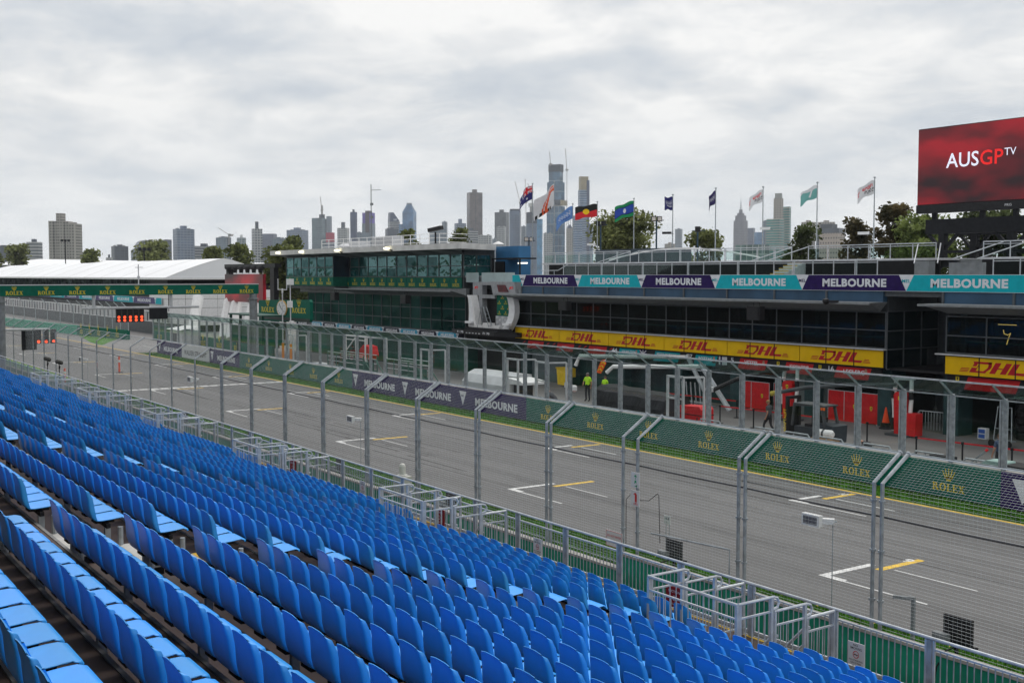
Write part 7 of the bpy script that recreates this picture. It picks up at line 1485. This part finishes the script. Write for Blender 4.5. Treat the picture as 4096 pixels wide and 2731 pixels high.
# dark red racing car under work
CARR = mat('car_maroon', (.16, .012, .02), .3, .2, 2); t = thing('racing_car', 'dark red racing car with people around it behind the glass, near the clock board', 'car', (-98.5, 49, 0)); x, y = -101.2, 49.0
MB().prism([(x, .25), (x+.2, .45), (x+1.4, .7), (x+2.2, 1.0), (x+2.6, 1.5), (x+3.2, 1.5), (x+4.6, .8), (x+5.2, .75), (x+5.2, .2)], y-.45, y+.45, 'y').box(x+1.6, x+4.2, y-.8, y+.8, .15, .6).build('body', [CARR], t)
for (xx, r) in ((x+.8, .33), (x+4.5, .35)):
    for yy in (y-.85, y+.85): MB().prism([(xx+r*math.cos(R(a)), r+r*math.sin(R(a))) for a in range(0, 360, 24)], yy-.17, yy+.17, 'y').build('wheel', [BLACK], t)
MB().box(x-.3, x+.3, y-.9, y+.9, .12, .2).build('front_wing', [CARR], t); MB().box(x+4.9, x+5.4, y-.5, y+.5, .95, 1.05).box(x+4.9, x+5.4, y-.5, y-.46, .5, 1.05).box(x+4.9, x+5.4, y+.46, y+.5, .5, 1.05).build('rear_wing', [BLACK], t)
for (x, y, l) in ((-92.5, 40.6, 'white box on the pit wall left of the truss frame'), (-93.7, 42.4, 'pale grey cabinet behind the glass left of the gate'), (-84.5, 39.6, 'small pale box standing under the truss frame'), (-57.2, 40.4, 'white sheet draped over a low box near the crouching man')):
    o = MB().prism([(x, 0), (x, .75), (x+.1, .85), (x+1.5, .82), (x+1.6, .7), (x+1.6, 0)], y, y+.9, 'y').build('equipment_case', [OFFW], None, (x, y, 0)); tag(o, l, 'case')
# ------------------------------------------------------------------ people
SKIN = mat('skin', (.42, .22, .15), .6, .1, 8)
def person(loc, face, J, shirt, trous, hair, lab, sleeves=True, hgt=1.0):
    """one skinned body; J overrides joints. local frame: +Y is where the person faces"""
    P = {'pel': (0, 0, .95), 'sp': (0, .0, 1.15), 'ch': (0, .0, 1.36), 'nk': (0, .01, 1.50), 'hd': (0, .03, 1.62), 'tp': (0, .03, 1.74)}
    for s_, n in ((-1, 'l'), (1, 'r')):
        P.update({'sh'+n: (.18*s_, 0, 1.42), 'el'+n: (.25*s_, -.02, 1.14), 'wr'+n: (.27*s_, .08, .90), 'hn'+n: (.27*s_, .11, .83), 'hp'+n: (.10*s_, 0, .91), 'kn'+n: (.11*s_, .03, .50), 'an'+n: (.12*s_, -.02, .09), 'to'+n: (.13*s_, .16, .04)})
    P.update(J); rad = {'pel': .15, 'sp': .135, 'ch': .16, 'nk': .058, 'hd': .088, 'tp': .072}
    for n in 'lr': rad.update({'sh'+n: .072, 'el'+n: .046, 'wr'+n: .030, 'hn'+n: .034, 'hp'+n: .10, 'kn'+n: .062, 'an'+n: .045, 'to'+n: .04})
    E_ = [('pel', 'sp'), ('sp', 'ch'), ('ch', 'nk'), ('nk', 'hd'), ('hd', 'tp')]
    for n in 'lr': E_ += [('ch', 'sh'+n), ('sh'+n, 'el'+n), ('el'+n, 'wr'+n), ('wr'+n, 'hn'+n), ('pel', 'hp'+n), ('hp'+n, 'kn'+n), ('kn'+n, 'an'+n), ('an'+n, 'to'+n)]
    names = list(P); vs = [Vector(P[k]) for k in names]; rr = [rad[k] for k in names]; es = [(names.index(a), names.index(b_)) for a, b_ in E_]
    for n, s_ in (('l', -1), ('r', 1)):   # four fingers and a thumb on each hand
        h = Vector(P['hn'+n]); d_ = (h-Vector(P['wr'+n])).normalized(); sd = Vector((0, 1, 0)) if abs(d_.y) < .8 else Vector((0, 0, 1)); i0 = names.index('hn'+n)
        for q in range(5):
            a = h+d_*.03+sd*(.026*(q-1.5)) if q < 4 else h+sd*.045; b_ = a+(d_+Vector((-.25*s_, 0, 0))).normalized()*(.05, .058, .054, .042, .035)[q]+(sd*.02 if q == 4 else Vector((0, 0, 0)))
            vs += [a, b_]; rr += [.010, .008]; k = len(vs); es += [(i0, k-2), (k-2, k-1)]
    me = bpy.data.meshes.new('b'); me.from_pydata(vs, es, []); o = bpy.data.objects.new('b', me); COL.objects.link(o)
    md = o.modifiers.new('s', 'SKIN')
    for v, r in zip(me.skin_vertices[0].data, rr): v.radius = (r, r)
    me.skin_vertices[0].data[0].use_root = True; sb_ = o.modifiers.new('u', 'SUBSURF'); sb_.levels = 1; sb_.render_levels = 1
    dg = bpy.context.evaluated_depsgraph_get(); nm = bpy.data.meshes.new_from_object(o.evaluated_get(dg)); bpy.data.objects.remove(o)
    nm.materials.clear()
    for q in (SKIN, shirt, trous, BLACK): nm.materials.append(q)
    segs = [(Vector(P[a]), Vector(P[b_]), a, b_) for a, b_ in E_]
    for p in nm.polygons:
        c = p.center; best = None
        for a, b_, na, nb in segs:
            d_ = b_-a; u = max(0, min(1, (c-a).dot(d_)/max(d_.length_squared, 1e-9))); dist = (c-a-d_*u).length-.0
            dist -= rad[na]*(1-u)+rad[nb]*u
            if best is None or dist < best[0]: best = (dist, na, nb, u)
        _, na, nb, u = best; k = 1
        if nb in ('hd', 'tp') : k = 0
        elif nb[:2] in ('wr', 'hn'): k = 0
        elif nb[:2] == 'el': k = 1 if u < .75 else 0
        elif nb[:2] in ('kn', 'an', 'hp') : k = 2
        elif nb[:2] == 'to': k = 3
        elif na == 'pel' and u < .25: k = 2
        p.material_index = k; p.use_smooth = True
    Mx = Matrix.Translation(loc) @ Matrix.Rotation(R(face), 4, 'Z') @ Matrix.Scale(hgt, 4)
    b = bpy.data.objects.new('person', nm); COL.objects.link(b); b.matrix_world = Mx; tag(b, lab, 'person')
    hd = Vector(P['hd']); tp = Vector(P['tp']); ax = (tp-hd).normalized()
    h = MB(); 
    for i in range(9):
        for j in range(5): pass
    bm = bmesh.new(); bmesh.ops.create_uvsphere(bm, u_segments=12, v_segments=8, radius=.108)
    for v in list(bm.verts):
        if v.co.z < -.02 and v.co.y > .0 or v.co.z < -.06: bm.verts.remove(v)
    bm.transform(Matrix.Translation(hd+ax*.045+Vector((0, -.015, 0))) @ ax.to_track_quat('Z', 'Y').to_matrix().to_4x4()); hm = bpy.data.meshes.new('hair'); bm.to_mesh(hm); bm.free(); hm.materials.append(hair); ho = bpy.data.objects.new('hair', hm); COL.objects.link(ho); ho.parent = b
    fm_ = bpy.data.meshes.new('face'); bm = bmesh.new()
    for (dx, dz, r, dy) in ((-.032, .0, .012, .088), (.032, .0, .012, .088), (0, -.03, .016, .098), (0, -.062, .012, .085)):
        bmesh.ops.create_icosphere(bm, subdivisions=1, radius=r, matrix=Matrix.Translation(hd+Vector((dx, dy, dz+.02))))
    for s_ in (-1, 1): bmesh.ops.create_icosphere(bm, subdivisions=1, radius=.02, matrix=Matrix.Translation(hd+Vector((.09*s_, 0, .01))))
    bm.to_mesh(fm_); bm.free(); fm_.materials.append(SKIN); fo = bpy.data.objects.new('face', fm_); COL.objects.link(fo); fo.parent = b
    return b
HIV = mat('shirt_hi_vis', (.48, .85, .03), .7, .06, 3); DKC = mat('clothes_dark', (.016, .017, .022), .8, .2, 5); GRYC = mat('clothes_grey', (.06, .065, .075), .8, .2, 4); BLUC = mat('clothes_blue', (.05, .08, .14), .8, .15, 4)
HB = mat('hair_brown', (.08, .045, .025), .8, .2, 9); HBL = mat('hair_fair', (.30, .17, .07), .8, .2, 9); HG = mat('hair_grey', (.15, .14, .13), .8, .2, 9)
person((-61.1, 48.1, 0), 200, {'ell': (-.28, .02, 1.15), 'wrl': (-.27, .06, .92), 'hnl': (-.27, .08, .85), 'elr': (.27, .06, 1.16), 'wrr': (.20, .22, 1.02), 'hnr': (.18, .28, 1.0)}, HIV, DKC, HG, 'person in a bright yellow shirt and dark trousers standing left of the orange marker', hgt=1.12)
person((-60.7, 49.3, 0), 20, {}, HIV, DKC, HB, 'person in a yellow shirt, head and shoulders showing above the covered stand', hgt=.97)
person((-42.6, 46.0, 0), 98, {'knl': (-.10, .22, .54), 'anl': (-.10, .25, .12), 'tol': (-.10, .40, .10), 'knr': (.10, -.05, .50), 'anr': (.11, -.32, .14), 'tor': (.11, -.22, .04), 'ell': (-.26, -.10, 1.16), 'wrl': (-.27, -.02, .92), 'hnl': (-.27, .02, .85), 'elr': (.26, .08, 1.15), 'wrr': (.25, .22, .95), 'hnr': (.25, .25, .88), 'hd': (0, .06, 1.61), 'tp': (0, .09, 1.72)}, GRYC, DKC, HBL, 'fair haired person in dark clothes walking to the right past the red screens', hgt=1.08)
person((-54.9, 40.7, 0), 120, {'pel': (0, -.15, .72), 'sp': (0, .0, .90), 'ch': (0, .18, 1.08), 'nk': (0, .28, 1.2), 'hd': (0, .37, 1.28), 'tp': (0, .43, 1.38), 'shl': (-.18, .22, 1.12), 'shr': (.18, .22, 1.12), 'ell': (-.24, .36, .9), 'wrl': (-.2, .52, .78), 'hnl': (-.18, .58, .75), 'elr': (.24, .36, .9), 'wrr': (.2, .52, .78), 'hnr': (.18, .58, .75), 'hpl': (-.1, -.14, .68), 'hpr': (.1, -.14, .68), 'knl': (-.12, .12, .42), 'knr': (.12, .12, .42)}, GRYC, DKC, HB, 'dark clothed person bending forward behind the glass, left of the yellow shirts', hgt=1.3)
person((-31.6, 40.6, 0), 110, {'pel': (0, -.1, .92), 'sp': (0, .05, 1.10), 'ch': (0, .28, 1.26), 'nk': (0, .42, 1.32), 'hd': (0, .54, 1.33), 'tp': (0, .65, 1.31), 'shl': (-.18, .30, 1.26), 'shr': (.18, .30, 1.26), 'ell': (-.22, .42, .99), 'wrl': (-.2, .60, .86), 'hnl': (-.18, .66, .84), 'elr': (.22, .42, .99), 'wrr': (.2, .60, .86), 'hnr': (.18, .66, .84), 'hpl': (-.1, -.1, .88), 'hpr': (.1, -.1, .88)}, DKC, DKC, HBL, 'person in black bent double over the pit wall at the right', hgt=1.05)
person((-28.1, 44.6, 0), 60, {'elr': (.28, .1, 1.2), 'wrr': (.26, .33, 1.2), 'hnr': (.25, .4, 1.22)}, BLUC, DKC, HB, 'person in dark blue half hidden behind a post at the right, holding out a hand', hgt=1.05)
person((-101.5, 50.5, 0), 190, {'ch': (0, .1, 1.32), 'nk': (0, .16, 1.44), 'hd': (0, .22, 1.53), 'tp': (0, .27, 1.64)}, DKC, DKC, HB, 'dark clothed person leaning over the left side of the red racing car', hgt=1.05)
person((-97.2, 47.6, 0), 60, {'ch': (0, .1, 1.32), 'nk': (0, .16, 1.44), 'hd': (0, .22, 1.53), 'tp': (0, .27, 1.64)}, DKC, DKC, HB, 'dark clothed person standing at the near side of the red racing car', hgt=1.05)
person((-95.0, 48.8, 0), 90, {}, mat('shirt_pale', (.4, .38, .38), .8, .1, 3), DKC, HB, 'person in a pale shirt standing right of the red racing car', hgt=1.08)
# ------------------------------------------------------------------ haze
hz = MB().box(-3000, 300, -400, 2600, -1.7, 330); hm_ = bpy.data.materials.new('haze_air'); hm_.use_nodes = True; t_ = hm_.node_tree; t_.nodes.clear(); o_ = t_.nodes.new('ShaderNodeOutputMaterial'); v_ = t_.nodes.new('ShaderNodeVolumePrincipled')
v_.inputs['Color'].default_value = (.80, .86, .95, 1); v_.inputs['Density'].default_value = .00012; t_.links.new(v_.outputs[0], o_.inputs['Volume'])
o = hz.build('haze', [hm_]); o['kind'] = 'stuff'; o['label'] = 'thin pale haze in the air over the track and the city'; o['category'] = 'haze'
S.cycles.volume_bounces = 0
